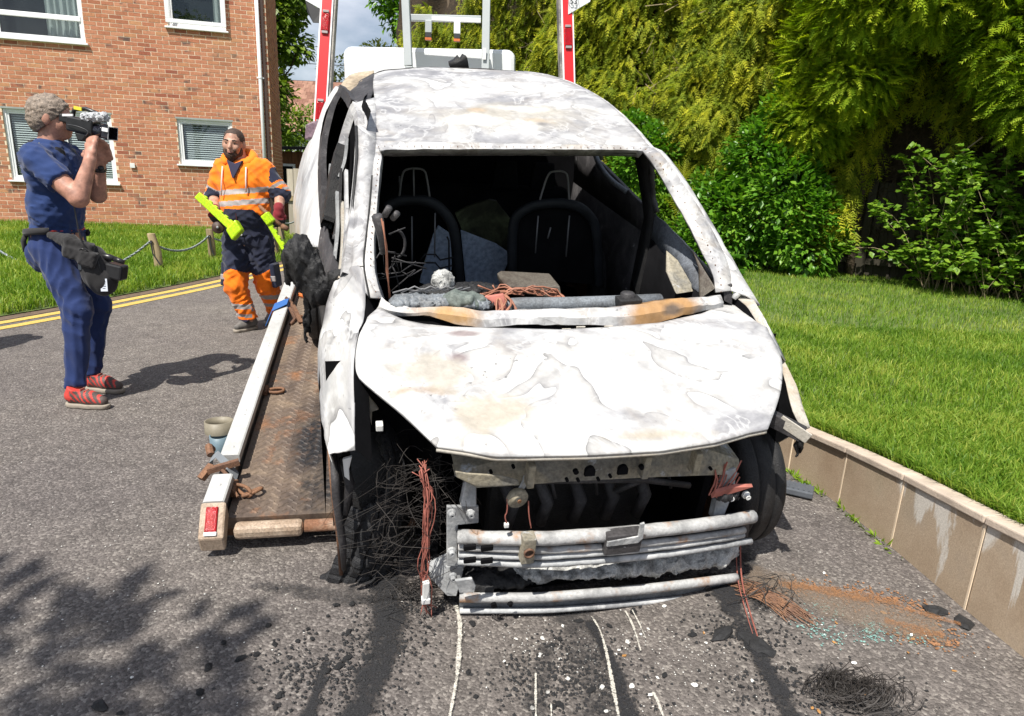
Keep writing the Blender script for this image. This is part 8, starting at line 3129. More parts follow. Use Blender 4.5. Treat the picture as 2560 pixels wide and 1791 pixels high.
def limb(m, a, b, r0, r1, n=7, wob=0.05, segs=5):
    a, b = Vector(a), Vector(b)
    pts = [a.lerp(b, i / segs) + Vector((random.gauss(0, wob), random.gauss(0, wob), 0)) * (0 < i < segs) for i in range(segs + 1)]
    m.tube(pts, [r0 + (r1 - r0) * i / segs for i in range(segs + 1)], n)
    return pts


HA, HB = np.array([-3.2, 17.3, 0]), np.array([8.5, 7.7, 0])
Hd = (HB - HA) / np.linalg.norm(HB - HA)
Hn = np.array([-0.634, -0.773, 0])          # towards the road


def HP(s, z, out=0.0):
    return HA + Hd * s + np.array([0, 0, z]) + Hn * out


SUNV = -np.array(SUN_DIR)

# ---- tall conifer hedge
hedge = thing('conifer_hedge', 'tall shaggy yellow-green conifer hedge behind the car and lawn', 'hedge', tuple(HP(6, 0)))
m = MB()
for s in np.arange(0.6, 15.0, 0.85):
    limb(m, HP(s + random.uniform(-.2, .2), 0, -0.5), HP(s, 5.4, -0.4), 0.10, 0.03, 7)
m.build('trunk', MAT['bark'], hedge, smooth=True)
# brown inside of the hedge: a loose mat of dead twigs and a lumpy backing
m = MB()
rows = []
for z in np.linspace(0.1, 6.0, 40):
    rows.append([tuple(HP(s, z, -0.35 + 0.22 * mnoise.noise(Vector((s * 1.4, z * 1.4, 2))))) for s in np.linspace(-0.2, 16, 110)])
m.grid(rows)
m.build('dead_interior', MAT['twig'], hedge, smooth=True, kind='stuff')


def hedge_out(S, Z):
    q = np.stack([S * 0.75, Z * 0.60, 0 * S], 1)
    lump = noise3(q, 1.0, 3.0)
    q2 = np.stack([S * 2.2, Z * 1.5, 0 * S], 1)
    return 0.10 + 0.50 * lump + 0.36 * noise3(q2, 1.0, 8.0)


def hollow(S, Z):
    """1 where the hedge is bare: the dark hollow on the right under the overhang"""
    e = ((S - 11.45) / 0.52) ** 2 + ((Z - 1.0) / 1.55) ** 2
    e2 = ((S - 12.5) / 0.7) ** 2 + ((Z - 1.5) / 0.8) ** 2
    return np.minimum(e, e2)


def hedge_cloud(n, s0, s1, z0, z1, layers, name, mat, smin, smax, templ, seed, lo_cut=True, top=None):
    S, Z = RNG.uniform(s0, s1, n), RNG.uniform(z0, z1, n)
    if lo_cut:
        keep = hollow(S, Z) + 0.35 * noise3(np.stack([S * 2, Z * 2, 0 * S], 1), 1, 4) > 1.0
        S, Z = S[keep], Z[keep]
    if top is not None:
        hgt = top(S)
        keep = Z < hgt
        S, Z = S[keep], Z[keep]
    n = len(S)
    cl = noise3(np.stack([S * 3.2, Z * 2.4, 0 * S + seed], 1), 1.0, seed)
    o = hedge_out(S, Z) + layers[0] + (layers[1] - layers[0]) * RNG.uniform(0, 1, n) ** 0.6
    C = HA + Hd * S[:, None] + np.stack([0 * S, 0 * S, Z], 1) + Hn * o[:, None]
    DIR = Hn * RNG.uniform(0.25, 1.0, n)[:, None] + Hd * RNG.normal(0, 0.55, n)[:, None] + np.stack([0 * S, 0 * S, RNG.normal(-0.55, 0.45, n)], 1)
    face = np.tile(np.array([0, 0, 1.0]) + Hn * 0.8, (n, 1))
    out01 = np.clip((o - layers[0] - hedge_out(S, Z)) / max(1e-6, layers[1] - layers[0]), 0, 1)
    t = 0.36 + 0.30 * out01 + 0.32 * cl + RNG.normal(0, 0.16, n)  # outer sprays tinted brighter as sunlit tips, inner ones darker
    return leaf_cloud(name, C, DIR, RNG.uniform(smin, smax, n), templ, mat, hedge, 1.2, t, facing=face)


def htop(S):
    return 4.9 + 0.25 * np.sin(S * 2.1) + 0.15 * np.sin(S * 5.3) - np.clip(1.2 - S, 0, 3) * 0.9 + np.clip(S - 2, 0, 5) * 0.3


SP = t_spray(5, 0.40, 0.075)
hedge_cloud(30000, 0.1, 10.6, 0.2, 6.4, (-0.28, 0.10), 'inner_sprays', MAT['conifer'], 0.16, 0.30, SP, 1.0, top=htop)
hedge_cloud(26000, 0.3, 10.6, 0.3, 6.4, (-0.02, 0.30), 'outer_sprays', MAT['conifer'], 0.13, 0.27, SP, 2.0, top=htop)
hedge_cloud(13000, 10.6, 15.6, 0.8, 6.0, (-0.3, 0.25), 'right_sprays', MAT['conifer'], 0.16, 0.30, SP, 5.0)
# bare twig ends and dead brown tufts
m = MB()
for k in range(420):
    s, z = random.uniform(2.5, 10.4), random.uniform(0.5, 5.0)
    o_ = Vector(HP(s, z, 0.05))
    d = Vector(tuple(Hn * random.uniform(.2, .8) + Hd * random.gauss(0, .7))) + Vector((0, 0, random.gauss(0.1, 0.6)))
    m.tube([o_, o_ + d * 0.25 + Vector((0, 0, -0.03)), o_ + d * random.uniform(0.35, 0.6)], 0.006, 3, cap=False)
m.build('bare_twigs', MAT['pale_stem'], hedge, kind='stuff')

# ---- bulging bright conifer over the hollow
def billow(name_, label, cat, lobes, n, mat, smin, smax, templ, base, trunk=None, droop=-0.2, seed=0, tint0=0.45, outer=0.62):
    t = thing(name_, label, cat, base)
    Cs, Ds, Ts, Fs = [], [], [], []
    tot = sum(r[1][0] * r[1][1] + r[1][0] * r[1][2] for r in lobes)
    for c, r in lobes:
        k = int(n * (r[0] * r[1] + r[0] * r[2]) / tot)
        u = RNG.normal(size=(k, 3))
        u /= np.linalg.norm(u, axis=1, keepdims=True)
        rad_ = outer + (1.04 - outer) * RNG.uniform(0, 1, k) ** 0.55
        lump = 1 + 0.30 * noise3(u * 2.3 + np.array(c), 1.0, seed) + 0.10 * noise3(u * 6 + np.array(c), 1.0, seed + 5)
        C = np.array(c) + u * np.array(r) * (rad_ * lump)[:, None]
        Cs.append(C)
        Ds.append(u * 0.8 + RNG.normal(0, 0.35, (k, 3)) + np.array([0, 0, droop]))
        Fs.append(u * 0.5 + np.array([0, 0, 1.0]))
        cl = noise3(C * 2.6, 1.0, seed + 2)
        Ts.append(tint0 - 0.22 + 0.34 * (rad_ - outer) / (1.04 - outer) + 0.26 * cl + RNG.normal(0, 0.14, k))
    C, D_, T, F_ = (np.concatenate(x) for x in (Cs, Ds, Ts, Fs))
    ok = C[:, 2] > 0.12
    leaf_cloud('crown', C[ok], D_[ok], RNG.uniform(smin, smax, int(ok.sum())), templ, mat, t, 1.3, T[ok], facing=F_[ok])
    if trunk:
        m_ = MB()
        for a, b, r0, r1 in trunk:
            limb(m_, a, b, r0, r1)
        m_.build('trunk', MAT['bark'], t, smooth=True)
    return t


SPF = t_spray(5, 0.25, 0.085)


def hl(s, z, out, *r):
    return (tuple(HP(s, z, out)), r)


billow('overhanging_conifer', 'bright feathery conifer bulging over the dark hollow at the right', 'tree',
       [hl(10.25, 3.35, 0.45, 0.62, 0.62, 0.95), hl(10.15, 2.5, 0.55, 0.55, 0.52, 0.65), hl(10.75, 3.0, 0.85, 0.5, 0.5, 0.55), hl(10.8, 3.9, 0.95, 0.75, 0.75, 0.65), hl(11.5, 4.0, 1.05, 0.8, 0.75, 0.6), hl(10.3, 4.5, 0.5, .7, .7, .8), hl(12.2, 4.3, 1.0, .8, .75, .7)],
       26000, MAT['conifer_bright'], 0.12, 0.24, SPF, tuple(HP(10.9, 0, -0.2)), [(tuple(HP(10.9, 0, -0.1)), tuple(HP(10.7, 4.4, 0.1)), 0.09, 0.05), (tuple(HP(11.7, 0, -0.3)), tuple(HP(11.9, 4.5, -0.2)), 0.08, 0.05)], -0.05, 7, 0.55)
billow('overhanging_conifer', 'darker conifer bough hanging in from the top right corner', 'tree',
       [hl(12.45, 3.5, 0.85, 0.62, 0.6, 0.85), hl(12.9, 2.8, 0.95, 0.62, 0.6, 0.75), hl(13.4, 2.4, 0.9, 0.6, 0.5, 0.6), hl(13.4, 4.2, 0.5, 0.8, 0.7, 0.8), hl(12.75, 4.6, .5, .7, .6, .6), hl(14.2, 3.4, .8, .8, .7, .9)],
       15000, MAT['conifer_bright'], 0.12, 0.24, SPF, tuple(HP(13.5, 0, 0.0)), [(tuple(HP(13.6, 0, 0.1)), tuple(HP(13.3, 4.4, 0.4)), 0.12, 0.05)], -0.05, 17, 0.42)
# hanging dead twigs inside the hollow
m = MB()
for k in range(900):
    s, z = random.uniform(10.7, 13.6), random.uniform(0.9, 3.4)
    o_ = Vector(HP(s, z, -0.25 + 0.25 * random.random()))
    d = Vector(tuple(Hd * random.gauss(0, .35) + Hn * random.uniform(-.1, .4))) + Vector((0, 0, random.gauss(-0.5, 0.5)))
    m.tube([o_, o_ + d * 0.2, o_ + d * random.uniform(0.3, 0.7) + Vector((random.gauss(0, .05), 0, 0))], 0.005, 3, cap=False)
m.build('dead_twigs', MAT['twig'], hedge, kind='stuff')
# dark board fence at the back of the hollow
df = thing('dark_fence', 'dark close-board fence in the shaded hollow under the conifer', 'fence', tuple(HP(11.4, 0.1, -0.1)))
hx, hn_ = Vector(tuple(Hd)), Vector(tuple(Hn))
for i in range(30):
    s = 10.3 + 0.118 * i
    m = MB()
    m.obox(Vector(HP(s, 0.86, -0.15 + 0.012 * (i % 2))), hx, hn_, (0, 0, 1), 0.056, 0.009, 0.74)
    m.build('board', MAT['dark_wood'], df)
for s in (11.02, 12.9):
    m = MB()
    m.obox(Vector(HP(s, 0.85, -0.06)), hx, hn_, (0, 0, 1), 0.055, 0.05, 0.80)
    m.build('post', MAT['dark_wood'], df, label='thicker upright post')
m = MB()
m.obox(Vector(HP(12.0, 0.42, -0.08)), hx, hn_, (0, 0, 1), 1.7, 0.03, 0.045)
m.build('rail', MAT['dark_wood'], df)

# ---- leafy shrubs at the hedge foot
LEAF = t_leaf(0.27)
LEAFW = t_leaf(0.36)
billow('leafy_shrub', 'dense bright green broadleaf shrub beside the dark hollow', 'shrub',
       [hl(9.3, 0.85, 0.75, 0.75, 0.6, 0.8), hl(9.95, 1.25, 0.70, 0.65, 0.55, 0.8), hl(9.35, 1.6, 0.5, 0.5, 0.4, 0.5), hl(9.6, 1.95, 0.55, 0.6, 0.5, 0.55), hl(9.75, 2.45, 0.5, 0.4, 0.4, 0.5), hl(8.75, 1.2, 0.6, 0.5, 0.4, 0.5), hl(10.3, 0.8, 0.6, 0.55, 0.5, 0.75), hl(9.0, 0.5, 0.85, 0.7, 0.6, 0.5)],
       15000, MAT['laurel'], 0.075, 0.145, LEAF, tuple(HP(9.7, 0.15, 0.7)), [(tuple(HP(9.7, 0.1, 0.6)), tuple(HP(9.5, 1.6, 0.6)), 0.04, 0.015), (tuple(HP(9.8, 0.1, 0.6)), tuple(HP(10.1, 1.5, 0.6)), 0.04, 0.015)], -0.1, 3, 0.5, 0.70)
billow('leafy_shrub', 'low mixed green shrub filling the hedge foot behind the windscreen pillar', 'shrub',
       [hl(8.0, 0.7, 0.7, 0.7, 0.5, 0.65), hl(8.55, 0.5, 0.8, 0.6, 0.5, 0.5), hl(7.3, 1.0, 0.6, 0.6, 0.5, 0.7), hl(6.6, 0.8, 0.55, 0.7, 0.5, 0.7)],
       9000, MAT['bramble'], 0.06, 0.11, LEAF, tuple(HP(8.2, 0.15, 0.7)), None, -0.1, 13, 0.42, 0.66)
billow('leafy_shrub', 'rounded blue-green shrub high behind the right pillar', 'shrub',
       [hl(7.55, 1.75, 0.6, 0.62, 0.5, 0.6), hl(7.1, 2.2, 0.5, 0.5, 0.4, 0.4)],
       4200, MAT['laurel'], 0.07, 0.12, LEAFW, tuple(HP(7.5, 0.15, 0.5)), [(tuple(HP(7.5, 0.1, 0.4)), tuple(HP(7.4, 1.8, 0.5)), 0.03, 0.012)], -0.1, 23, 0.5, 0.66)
# small feathery seedling
sd_ = thing('conifer_seedling', 'small feathery yellow-green conifer seedling in front of the shrubs', 'seedling', tuple(HP(8.45, 0.2, 1.2)))
Cs, Ds = [], []
for i in range(46):
    a, t = random.uniform(0, 2 * PI), random.uniform(0, 1)
    Cs.append(HP(8.45, 0.95 + 0.62 * t, 1.15))
    Ds.append(np.array([math.cos(a) * 0.8, math.sin(a) * 0.8, 0.75 + 0.9 * t]))
leaf_cloud('fronds', np.array(Cs), np.array(Ds), RNG.uniform(0.30, 0.5, 46) * 0.75, t_frond(), MAT['conifer'], sd_, tint=RNG.uniform(0.55, 0.95, 46), kind=None)
m = MB()
limb(m, HP(8.45, 0.1, 1.15), HP(8.45, 1.6, 1.15), 0.012, 0.004, 5, 0.01)
m.build('stem', MAT['bark'], sd_)

# brambles at the right
br = thing('bramble', 'sunlit bramble scrambling over brown stems at the right edge', 'shrub', tuple(HP(12.8, 0.15, 0.8)))
Cs, Ds, Ts = [], [], []
m = MB()
canes = []
for k in range(105):
    s0 = random.uniform(11.95, 14.3)
    o_ = Vector(HP(s0, 0.15, random.uniform(0.0, 0.9)))
    tip = o_ + Vector(tuple(Hd * random.gauss(-0.15, 0.45) + Hn * random.uniform(0.1, 0.6))) + Vector((0, 0, random.uniform(0.3, 1.9)))
    mid = o_.lerp(tip, 0.55) + Vector((0, 0, random.uniform(0.1, 0.5)))
    pts = smooth_pts([o_, mid, tip], 2)
    canes.append(pts)
    m.tube(pts, [0.006 - 0.004 * i / (len(pts) - 1) for i in range(len(pts))], 4, cap=False)
    for j in range(52):
        q = pts[min(len(pts) - 1, int(len(pts) * random.uniform(0.25, 1.0)))]
        d = np.array([random.gauss(0, 1), random.gauss(0, 1), random.gauss(0.1, .5)])
        base = np.array(q) + RNG.normal(0, 0.05, 3)
        for a in (-0.5, 0, 0.5):
            Cs.append(base)
            Ds.append(d + np.array([a * d[1], -a * d[0], 0]))
            Ts.append(random.gauss(0.52, 0.2))
m.build('canes', MAT['pale_stem'], br, smooth=True)
leaf_cloud('leaves', np.array(Cs), np.array(Ds), RNG.uniform(0.06, 0.115, len(Cs)), LEAFW, MAT['bramble'], br, tint=np.array(Ts), facing=np.tile(np.array([-.2, -.3, 1.0]), (len(Cs), 1)), roll=1.2)
m = MB()
m.tube(smooth_pts([HP(11.95, 1.50, 0.35), HP(12.0, 1.75, 0.45), HP(12.1, 2.0, 0.5), HP(12.3, 2.2, 0.5)], 2), 0.010, 6)
m.build('arching_stem', MAT['pale_stem'], br, smooth=True)
m = MB()
for k in range(150):
    o_ = Vector(HP(random.uniform(12.8, 13.6), random.uniform(0.2, 1.1), 0.75))
    e_ = o_ + Vector((random.gauss(0, .12), random.gauss(0, .12), random.gauss(0, .1)))
    m.tube([o_, o_.lerp(e_, .5) + Vector((0, 0, random.gauss(0, .05))), e_], 0.005, 3, cap=False)
m.build('dead_stems', MAT['twig'], br)

# broad dock leaves at the lawn edge
for lab, s, z, o_ in (('pale broad-leaved weed at the foot of the bright shrub', 9.62, 0.42, 1.6), ('smaller broad-leaved weed low on the lawn edge', 9.75, 0.22, 1.75)):
    wd_ = thing('broad_leaf_weed', lab, 'weed', tuple(HP(s, 0.2, o_)), group='broad-leaved weeds by the shrub')
    for k in range(4):
        t = MB()
        a = k * 1.7 + s
        b0 = Vector(HP(s, z, o_))
        d = Vector((math.cos(a), math.sin(a) - 0.3, 0.35)).normalized()
        x = d.cross(Vector((0, 0, 1))).normalized()
        n_ = x.cross(d)
        rows = [[b0 + d * 0.20 * v + x * 0.075 * u * math.sin(PI * min(1, v * 0.9 + 0.08)) ** 0.7 + n_ * (0.02 * abs(u) - 0.05 * v * v) for u in (-1, -0.5, 0, 0.5, 1)] for v in np.linspace(0, 1, 6)]
        t.grid(rows)
        t.build('leaf', MAT['laurel'], wd_, smooth=True)

# ---- trees on the left
def tree(label, base, height, lobes, n, mat, smin, smax, templ, seed, tint0=0.5, name_='broadleaf_tree', branches=8, tr=0.16, droop=-0.25):
    t = billow(name_, label, 'tree', lobes, n, mat, smin, smax, templ, base, None, droop, seed, tint0, 0.35)
    m_ = MB()
    b = Vector(base)
    top = b + Vector((0, 0, height * 0.8))
    limb(m_, b, top, tr, tr * 0.3, 8, 0.08)
    for k in range(branches):
        c = Vector(lobes[k % len(lobes)][0])
        st = b.lerp(top, random.uniform(0.35, 0.8))
        limb(m_, st, c + Vector((random.gauss(0, .2), random.gauss(0, .2), random.gauss(0, .2))), tr * 0.35, 0.015, 6, 0.08)
    m_.build('trunk', MAT['bark'], t, smooth=True)
    return t


lob = [((-8.6, 22, 6.6), (1.6, 1.2, 1.1)), ((-8.4, 22, 5.2), (1.55, 1.2, 0.75)), ((-7.35, 21.8, 5.9), (0.7, 0.7, 0.55)), ((-7.15, 21.8, 5.0), (0.65, 0.6, 0.42)), ((-8.3, 21.8, 4.0), (1.1, 0.9, 0.62)), ((-7.85, 21.6, 3.6), (0.75, 0.7, 0.6)), ((-8.1, 21.6, 2.75), (0.85, 0.8, 0.42)), ((-6.95, 21.9, 6.6), (0.9, 0.7, 0.7)), ((-7.45, 21.6, 2.35), (0.5, 0.5, 0.25))]
tree('large leafy maple rising behind the corner of the brick block', (-8.9, 22.2, 0), 7.0, lob, 9500, MAT['maple'], 0.13, 0.24, LEAFW, 33, 0.5)
tree('thin sparse tree between the red post and the truck cab', (-9.2, 35, 0), 6.8, [((-9.4, 35, 6.3), (0.75, 0.6, 0.6)), ((-9.9, 35, 5.2), (0.8, 0.6, 0.35)), ((-8.8, 35, 5.3), (0.7, 0.6, 0.7)), ((-9.9, 35, 4.3), (0.9, 0.6, 0.5)), ((-9.0, 35, 4.2), (0.8, 0.6, 0.6))], 1500, MAT['far_leaf'], 0.12, 0.26, LEAF, 43, 0.5, branches=14)
tree('bushy shrub leaning over the tiled roof behind the red post', (-9.5, 28, 0), 3.6, [((-9.3, 28, 3.1), (0.7, 0.5, 0.75)), ((-9.0, 28, 2.3), (0.7, 0.5, 0.6)), ((-8.6, 28, 3.4), (0.5, 0.5, 0.5))], 1600, MAT['maple'], 0.12, 0.24, LEAF, 53, 0.6, branches=6)
tree('dull rounded tree top showing above the left end of the cab roof', (-8.0, 40, 0), 8.2, [((-8.3, 40, 7.9), (1.0, 0.8, 0.6)), ((-7.4, 40, 7.6), (0.9, 0.8, 0.5)), ((-6.4, 40, 7.9), (1.0, 0.8, 0.55)), ((-7.5, 40, 6.8), (2.2, 1.0, 0.7))], 2600, MAT['far_leaf'], 0.14, 0.28, LEAF, 63, 0.55)
tree('fresh green tree at the left end of the conifer hedge', (-3.5, 21, 0), 7.5, [((-3.6, 21, 7.0), (1.0, 0.9, 0.9)), ((-3.2, 21, 5.8), (0.9, 0.8, 0.7)), ((-2.6, 21, 6.6), (0.8, 0.8, 0.8)), ((-4.1, 21, 6.3), (0.45, 0.5, 0.5))], 4500, MAT['laurel'], 0.12, 0.22, LEAF, 73, 0.6)
# the tree behind the photographer that dapples the near left of the road
tree('roadside tree behind the viewer that shades the near left of the road', (-5.2, -3.2, 0), 6.6, [((-2.98, -1.6, 5.3), (0.72, 0.50, 0.45)), ((-4.2, -3.0, 6.0), (1.0, 0.9, 0.7)), ((-5.2, -3.9, 6.8), (1.2, 1.2, 0.8)), ((-4.5, -3.6, 5.4), (1.0, .9, .6))], 2500, MAT['maple'], 0.12, 0.22, LEAFW, 83, 0.5)

# weeds along the foot of the retaining wall
wd2 = []
Cs, Ds = [], []
for k in range(110):
    y = random.choice([3.0, 3.05, 3.1, 2.95, 2.7, 2.5]) + random.gauss(0, 0.06)
    Cs.append((interp(y, WALL_Y, WALL_X) - 0.015 - abs(random.gauss(0, 0.012)), y, 0.002))
    Ds.append((random.gauss(-.4, .6), random.gauss(0, .6), random.uniform(0.2, 1.0)))
o = leaf_cloud('wall_foot_weeds', np.array(Cs), np.array(Ds), RNG.uniform(0.02, 0.05, len(Cs)), t_leaf(0.15), MAT['bramble'], None, tint=RNG.uniform(0.5, 1, len(Cs)))

# ------------------------------------------------------------------ marks and litter on the road
STAIN_Z = [0.004]


def ribbon(name, pts, widths, mat, step=0.05):
    """thin layer lying on the road along pts, with uv: u along, v across"""
    STAIN_Z[0] += 0.0006
    z = STAIN_Z[0]
    p = resample(smooth_pts([Vector((a[0], a[1], 0)) for a in pts], 2), max(8, int(sum((Vector(a) - Vector(b)).length for a, b in zip(pts[:-1], pts[1:])) / step)))
    n = len(p)
    V, Fc, UV = [], [], []
    for i, q in enumerate(p):
        d = (p[min(i + 1, n - 1)] - p[max(0, i - 1)]).normalized()
        x = Vector((-d.y, d.x, 0))
        w = float(np.interp(i / (n - 1), np.linspace(0, 1, len(widths)), widths)) / 2
        for k, s in enumerate((-1, 0, 1)):
            V.append(q + x * w * s + Vector((0, 0, z)))
            UV.append((i / (n - 1), k / 2))
    for i in range(n - 1):
        for k in range(2):
            Fc.append((i * 3 + k, i * 3 + k + 1, (i + 1) * 3 + k + 1, (i + 1) * 3 + k))
    me = bpy.data.meshes.new(name)
    me.from_pydata(V, [], Fc)
    uv = me.uv_layers.new(name='UVMap')
    for l in me.loops:
        uv.data[l.index].uv = UV[l.vertex_index]
    me.materials.append(MAT[mat])
    o_ = link(bpy.data.objects.new(name, me))
    o_['kind'] = 'stuff'
    return o_


g = G
ribbon('soot_smear', [(-0.52, 2.25)] + g['soot1'] + [(-0.39, 1.25), (-0.40, 1.0)], [0.42, 0.26, 0.20, 0.17, 0.17], 's_soot')
ribbon('soot_smear', g['soot2'] + [(-0.50, 1.2), (-0.50, 1.0)], [0.04, 0.09, 0.10, 0.12], 's_soot')
ribbon('soot_smear', [(0.20, 2.0)] + g['soot3'] + [(0.30, 1.2), (0.30, 1.0)], [0.35, 0.30, 0.34, 0.34, 0.34], 's_soot_soft')
ribbon('soot_smear', [(0.28, 1.92), (0.345, 1.7), (0.36, 1.5), (0.36, 1.2), (0.36, 1.0)], [0.06, 0.10, 0.12, 0.12], 's_soot')
ribbon('soot_smear', [(0.80, 2.25)] + g['soot4'] + [(0.80, 1.25), (0.78, 1.0)], [0.30, 0.16, 0.12, 0.20, 0.22], 's_soot')  # right soot band, drawn together with the shadow beside it
ribbon('soot_smear', g['soot5'] + [(0.09, 1.2)], [0.10, 0.20, 0.24], 's_soot_soft')
ribbon('soot_smear', [(-0.9, 2.0), (-0.55, 1.95), (-0.2, 1.98)], [0.10, 0.22, 0.12], 's_soot_soft')
ribbon('soot_smear', [(0.95, 1.72), (1.05, 1.60), (1.10, 1.48)], [0.16, 0.34, 0.30], 's_soot_soft')
ribbon('soot_smear', [(0.9, 2.35), (0.95, 2.15), (0.88, 1.95)], [0.3, 0.3, 0.15], 's_soot_soft')
ribbon('brown_dust', [(0.9, 2.2), (1.2, 2.02), (1.5, 1.9)], [0.25, 0.4, 0.25], 's_brown')
ribbon('rust_dust', [(1.0, 2.15)] + g['rust'][:4], [0.10, 0.16, 0.15, 0.06], 's_rust')
ribbon('rust_dust', [(1.30, 1.96), (1.40, 1.90), (1.47, 1.88)], [0.08, 0.11, 0.06], 's_rust')
ribbon('rust_dust', [(1.40, 2.02), (1.50, 1.98), (1.57, 1.94)], [0.04, 0.07, 0.04], 's_rust')
ribbon('rust_dust', [(1.60, 2.75), (1.575, 2.9), (1.53, 3.1)], [0.03, 0.05, 0.05], 's_brown')
ribbon('white_scratch', g['scr1'] + [(-0.13, 1.3), (-0.14, 1.1)], [0.030, 0.030, 0.022, 0.026], 's_white', 0.02)
ribbon('white_scratch', g['scr2'] + [(0.335, 1.3), (0.34, 1.1)], [0.012, 0.024, 0.026, 0.022], 's_white', 0.02)
ribbon('white_scratch', g['scr3'], [0.016, 0.018, 0.012], 's_white', 0.02)
ribbon('white_scratch', g['scr4'] + [(0.105, 1.35)], [0.020, 0.016, 0.01], 's_white', 0.02)
ribbon('white_scratch', g['scr5'], [0.010, 0.014, 0.008], 's_white', 0.02)
ribbon('white_scratch', [(0.15, 1.52), (0.148, 1.40), (0.15, 1.25)], [0.012, 0.014, 0.012], 's_white', 0.02)
ribbon('white_scratch', [(0.44, 1.58), (0.455, 1.48), (0.46, 1.3)], [0.02, 0.022, 0.02], 's_white', 0.02)


def chunk_mesh(name, mat, r, flat=0.5, seed=0, elong=1.0):
    rr = random.Random(seed)
    m_ = MB()
    n = 7
    vs = [(0, 0, r * flat)]
    for ring, zz in ((0.62, r * flat * 0.9), (1.0, r * flat * 0.25), (0.85, -0.001)):
        for k in range(n):
            a = 2 * PI * k / n + rr.uniform(-.25, .25)
            q = r * ring * rr.uniform(0.6, 1.25)
            vs.append((q * math.cos(a) * elong, q * math.sin(a), zz * rr.uniform(0.6, 1.2)))
    fs = [(0, 1 + k, 1 + (k + 1) % n) for k in range(n)]
    for j in range(2):
        for k in range(n):
            a, b = 1 + j * n + k, 1 + j * n + (k + 1) % n
            fs.append((a, a + n, b + n, b))
    m_.add(vs, fs)
    return m_.mesh(name, MAT[mat])


def litter(name, label, cat, group, mat, spots, r0, r1, flat, elong=1.3, variants=5):
    ms = [chunk_mesh(name, mat, 1.0, flat, 10 * i + len(name), elong) for i in range(variants)]
    for i, (x, y) in enumerate(spots):
        o_ = link(bpy.data.objects.new(name, ms[i % variants]))
        s = random.uniform(r0, r1)
        o_.scale = (s, s, s)
        o_.location = (x, y, 0.004)
        o_.rotation_euler = (random.uniform(-.2, .2), random.uniform(-.2, .2), random.uniform(0, 2 * PI))
        tag(o_, label, cat, group)


extra = [(random.uniform(-0.75, 0.9), random.uniform(1.35, 2.0)) for _ in range(30)] + [(random.gauss(-0.5, 0.12), random.uniform(1.4, 2.0)) for _ in range(12)]
litter('charred_fragment', 'small black charred fragment lying on the road in front of the wreck', 'debris', 'charred fragments strewn on the road', 'frag_black', g['frag'] + extra, 0.005, 0.013, 0.5)
litter('ash_flake', 'small pale ash flake lying on the road in front of the wreck', 'debris', 'pale ash flakes on the road', 'frag_white', g['white'] + [(random.uniform(0.0, 0.5), random.uniform(1.45, 1.95)) for _ in range(14)], 0.004, 0.009, 0.4, 1.4)
litter('dry_leaf', 'small dry orange leaf scrap on the asphalt by the wall', 'leaf', 'dry leaf scraps by the retaining wall', 'frag_orange', g['leaf'] + [(random.uniform(0.9, 1.5), random.uniform(1.5, 2.1)) for _ in range(8)], 0.004, 0.008, 0.25, 1.8)
big = [('charred_lump', 'biggest black lump at the foot of the wall', (1.528, 2.024), 0.030, 0.6), ('charred_lump', 'flat black shard lying against the wall foot', (1.58, 1.963), 0.032, 0.3), ('charred_lump', 'jagged black sliver alone in the shaded road corner', (-1.052, 1.438), 0.020, 0.8),
       ('charred_lump', 'black rubber crumb cluster right of the scratches', (0.726, 1.844), 0.034, 0.5), ('charred_lump', 'long flat grey slab of melted plastic', (0.818, 1.80), 0.042, 0.25)]
for i, (nm, lab, (x, y), r, fl) in enumerate(big):
    o_ = link(bpy.data.objects.new(nm, chunk_mesh(nm, 'frag_black', r, fl, 77 + i, 1.5)))
    o_.location = (x, y, 0.004)
    o_.rotation_euler = (0, 0, i * 1.3)
    tag(o_, lab, 'debris', 'larger charred lumps on the road')


def crumbs(name, mat, centres, n, spread, r0, r1):
    V, Fc = [], []
    for k in range(n):
        cx, cy_ = random.choice(centres)
        x, y = cx + random.gauss(0, spread), cy_ + random.gauss(0, spread * 0.7)
        r = random.uniform(r0, r1)
        a = random.uniform(0, 6.28)
        b = len(V)
        for q in range(4):
            V.append((x + r * random.uniform(.6, 1.4) * math.cos(a + q * PI / 2), y + r * random.uniform(.6, 1.4) * math.sin(a + q * PI / 2), 0.004))
        V.append((x, y, 0.004 + r * random.uniform(0.4, 1.0)))
        Fc += [(b + q, b + (q + 1) % 4, b + 4) for q in range(4)]
    m_ = MB()
    m_.add(V, Fc)
    o_ = m_.build(name, MAT[mat])
    o_['kind'] = 'stuff'


crumbs('broken_glass', 'frag_glass', g['glass'], 340, 0.036, 0.0018, 0.005)
crumbs('rust_flakes', 'frag_rust', g['rust'][:4] + g['rust2'], 900, 0.055, 0.0018, 0.0065)
crumbs('black_grit', 'frag_black', [(-0.36, 1.75), (-0.42, 1.6), (-0.36, 1.4), (0.25, 1.7), (0.3, 1.55), (0.12, 1.6), (0.8, 1.6), (0.8, 1.85), (-0.55, 1.6), (-0.3, 1.95), (0.9, 2.1), (1.02, 1.6)], 3600, 0.09, 0.0015, 0.0065)
crumbs('white_grit', 'frag_white', [(0.3, 1.7), (0.2, 1.75), (0.42, 1.8), (0.05, 1.8), (0.45, 1.5), (0.6, 1.7), (1.0, 2.0)], 380, 0.09, 0.001, 0.003)
crumbs('pale_grit', 'frag_white', [(-1.5, 2.6), (-1.3, 2.0), (-2.0, 3.4), (-1.0, 1.7), (-2.8, 4.6), (1.2, 2.5), (1.3, 1.7)], 420, 0.45, 0.0012, 0.0035)


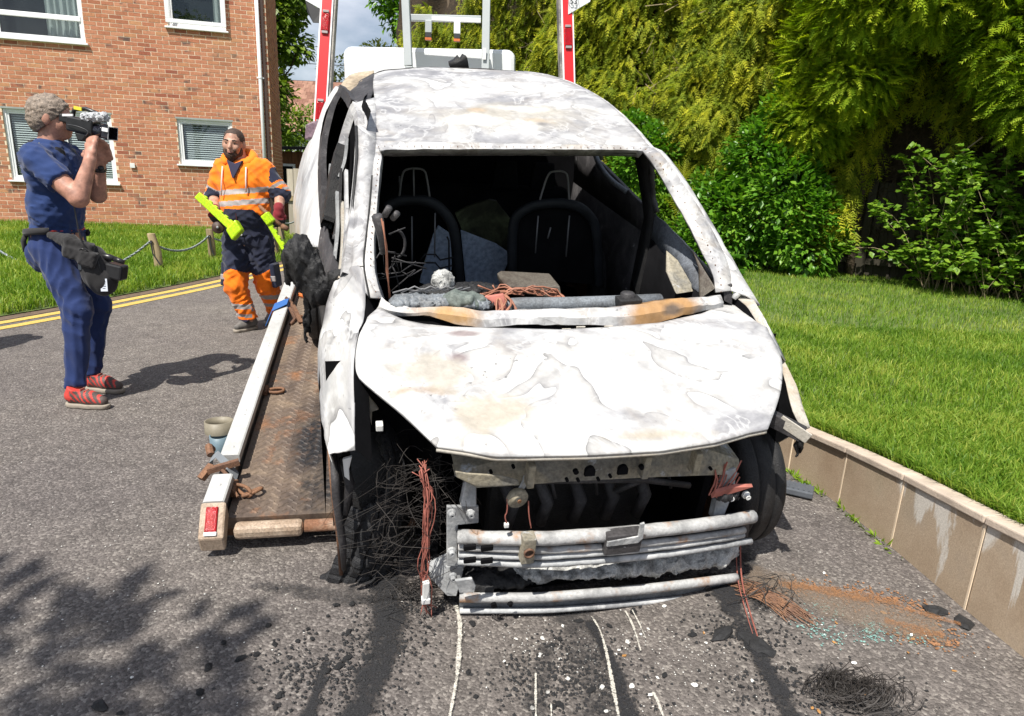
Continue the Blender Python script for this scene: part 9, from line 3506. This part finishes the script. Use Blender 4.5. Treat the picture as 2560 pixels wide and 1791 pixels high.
# tangle of burnt tyre wire in the right foreground
def tangle(label, cx, cy_, rx, ry, n, mat, name='wire_tangle', h=0.05, r=0.0016):
    m_ = MB()
    for k in range(n):
        a0 = random.uniform(0, 2 * PI)
        rr_, sw = random.uniform(0.35, 1.1), random.uniform(0.6, 2.2)
        ox, oy = random.gauss(0, 0.25), random.gauss(0, 0.25)
        pts = []
        for i in range(7):
            a = a0 + sw * i / 6
            pts.append((cx + rx * (rr_ * math.cos(a) + ox), cy_ + ry * (rr_ * math.sin(a) + oy), 0.006 + h * random.random() * (0.4 + 0.6 * math.sin(PI * i / 6))))
        m_.tube(pts, r, 3, cap=False)
    o_ = m_.build(name, MAT[mat])
    return tag(o_, label, 'wire')


tangle('tangled nest of blackened tyre wire in the right foreground', 1.035, 1.60, 0.125, 0.065, 120, 'black_wire', h=0.055, r=0.0013)
tangle('loose curl of burnt wire under the left corner of the wreck', -0.25, 1.98, 0.12, 0.06, 30, 'black_wire', h=0.04)
tangle('small ring of black wire just below the bumper beam', -0.01, 1.885, 0.022, 0.018, 14, 'black_wire', h=0.012)
m = MB()
pw = [Vector((x, y, 0)) for x, y in g['wirerust']]
for k in range(46):
    o_ = pw[0] + Vector((random.gauss(-0.03, .03), random.gauss(0.02, .02), 0.01))
    e_ = pw[3] + Vector((random.gauss(0, .03), random.gauss(0, .022), 0.006))
    m.tube(smooth_pts([o_, o_.lerp(e_, .35) + Vector((random.gauss(0, .012), random.gauss(0, .008), 0.018)), o_.lerp(e_, .7) + Vector((random.gauss(0, .014), random.gauss(0, .01), 0.012)), o_.lerp(e_, random.uniform(.8, 1.05))], 1), 0.0014, 3, cap=False)
tag(m.build('wire_sheaf', MAT['rust']), 'rust-brown sheaf of fine wire fanned out on the asphalt', 'wire')
m = MB()
wr = [Vector((x, y, z)) for (x, y), z in zip(g['wirered'], (0.12, 0.03, 0.008, 0.006))]
m.tube(smooth_pts(wr, 2), 0.0025, 4)
m.tube(smooth_pts([p + Vector((-0.012, 0.01, 0)) for p in wr], 2), 0.0018, 4)
tag(m.build('loose_wire', MAT['red_wire']), 'single thin reddish wire trailing from the bumper end', 'wire')
m = MB()
for k in range(12):
    o_ = Vector((0.93, 2.12, 0.01)) + Vector((random.gauss(0, .05), random.gauss(0, .04), 0))
    m.tube(smooth_pts([o_, o_ + Vector((0.06, -0.03, 0.05)), o_ + Vector((0.03 + random.gauss(0, .06), -0.1, 0.01))], 2), 0.0016, 3, cap=False)
tag(m.build('loose_wire', MAT['black_wire']), 'few stiff black wires curling up beside the right wheel', 'wire')

# ribbed grey plastic pad by the wall
pad = thing('plastic_pad', 'ribbed grey plastic pad lying on the road beside the right wheel', 'pad', (1.37, 2.95, 0))
px_, py_ = Vector((1.0, -0.50, 0)).normalized(), Vector((0.50, 1.0, 0)).normalized()
m = MB()
c = Vector((1.34, 2.94, 0.026))
m.obox(c, px_, py_, (0, 0, 1), 0.135, 0.050, 0.016)
base = m.build('base', MAT['grey_plastic'], pad, bevel=0.006)
for k in range(11):
    m = MB()
    m.obox(c + px_ * (-0.115 + 0.023 * k) + Vector((0, 0, 0.018)), px_, py_, (0, 0, 1), 0.004, 0.042, 0.004)
    m.build('rib', MAT['grey_plastic'], pad)
m = MB()
m.obox(c + px_ * 0.10 + Vector((0, 0, -0.018)), px_, py_, (0, 0, 1), 0.02, 0.04, 0.006)
m.build('foot', MAT['dark_steel'], pad)
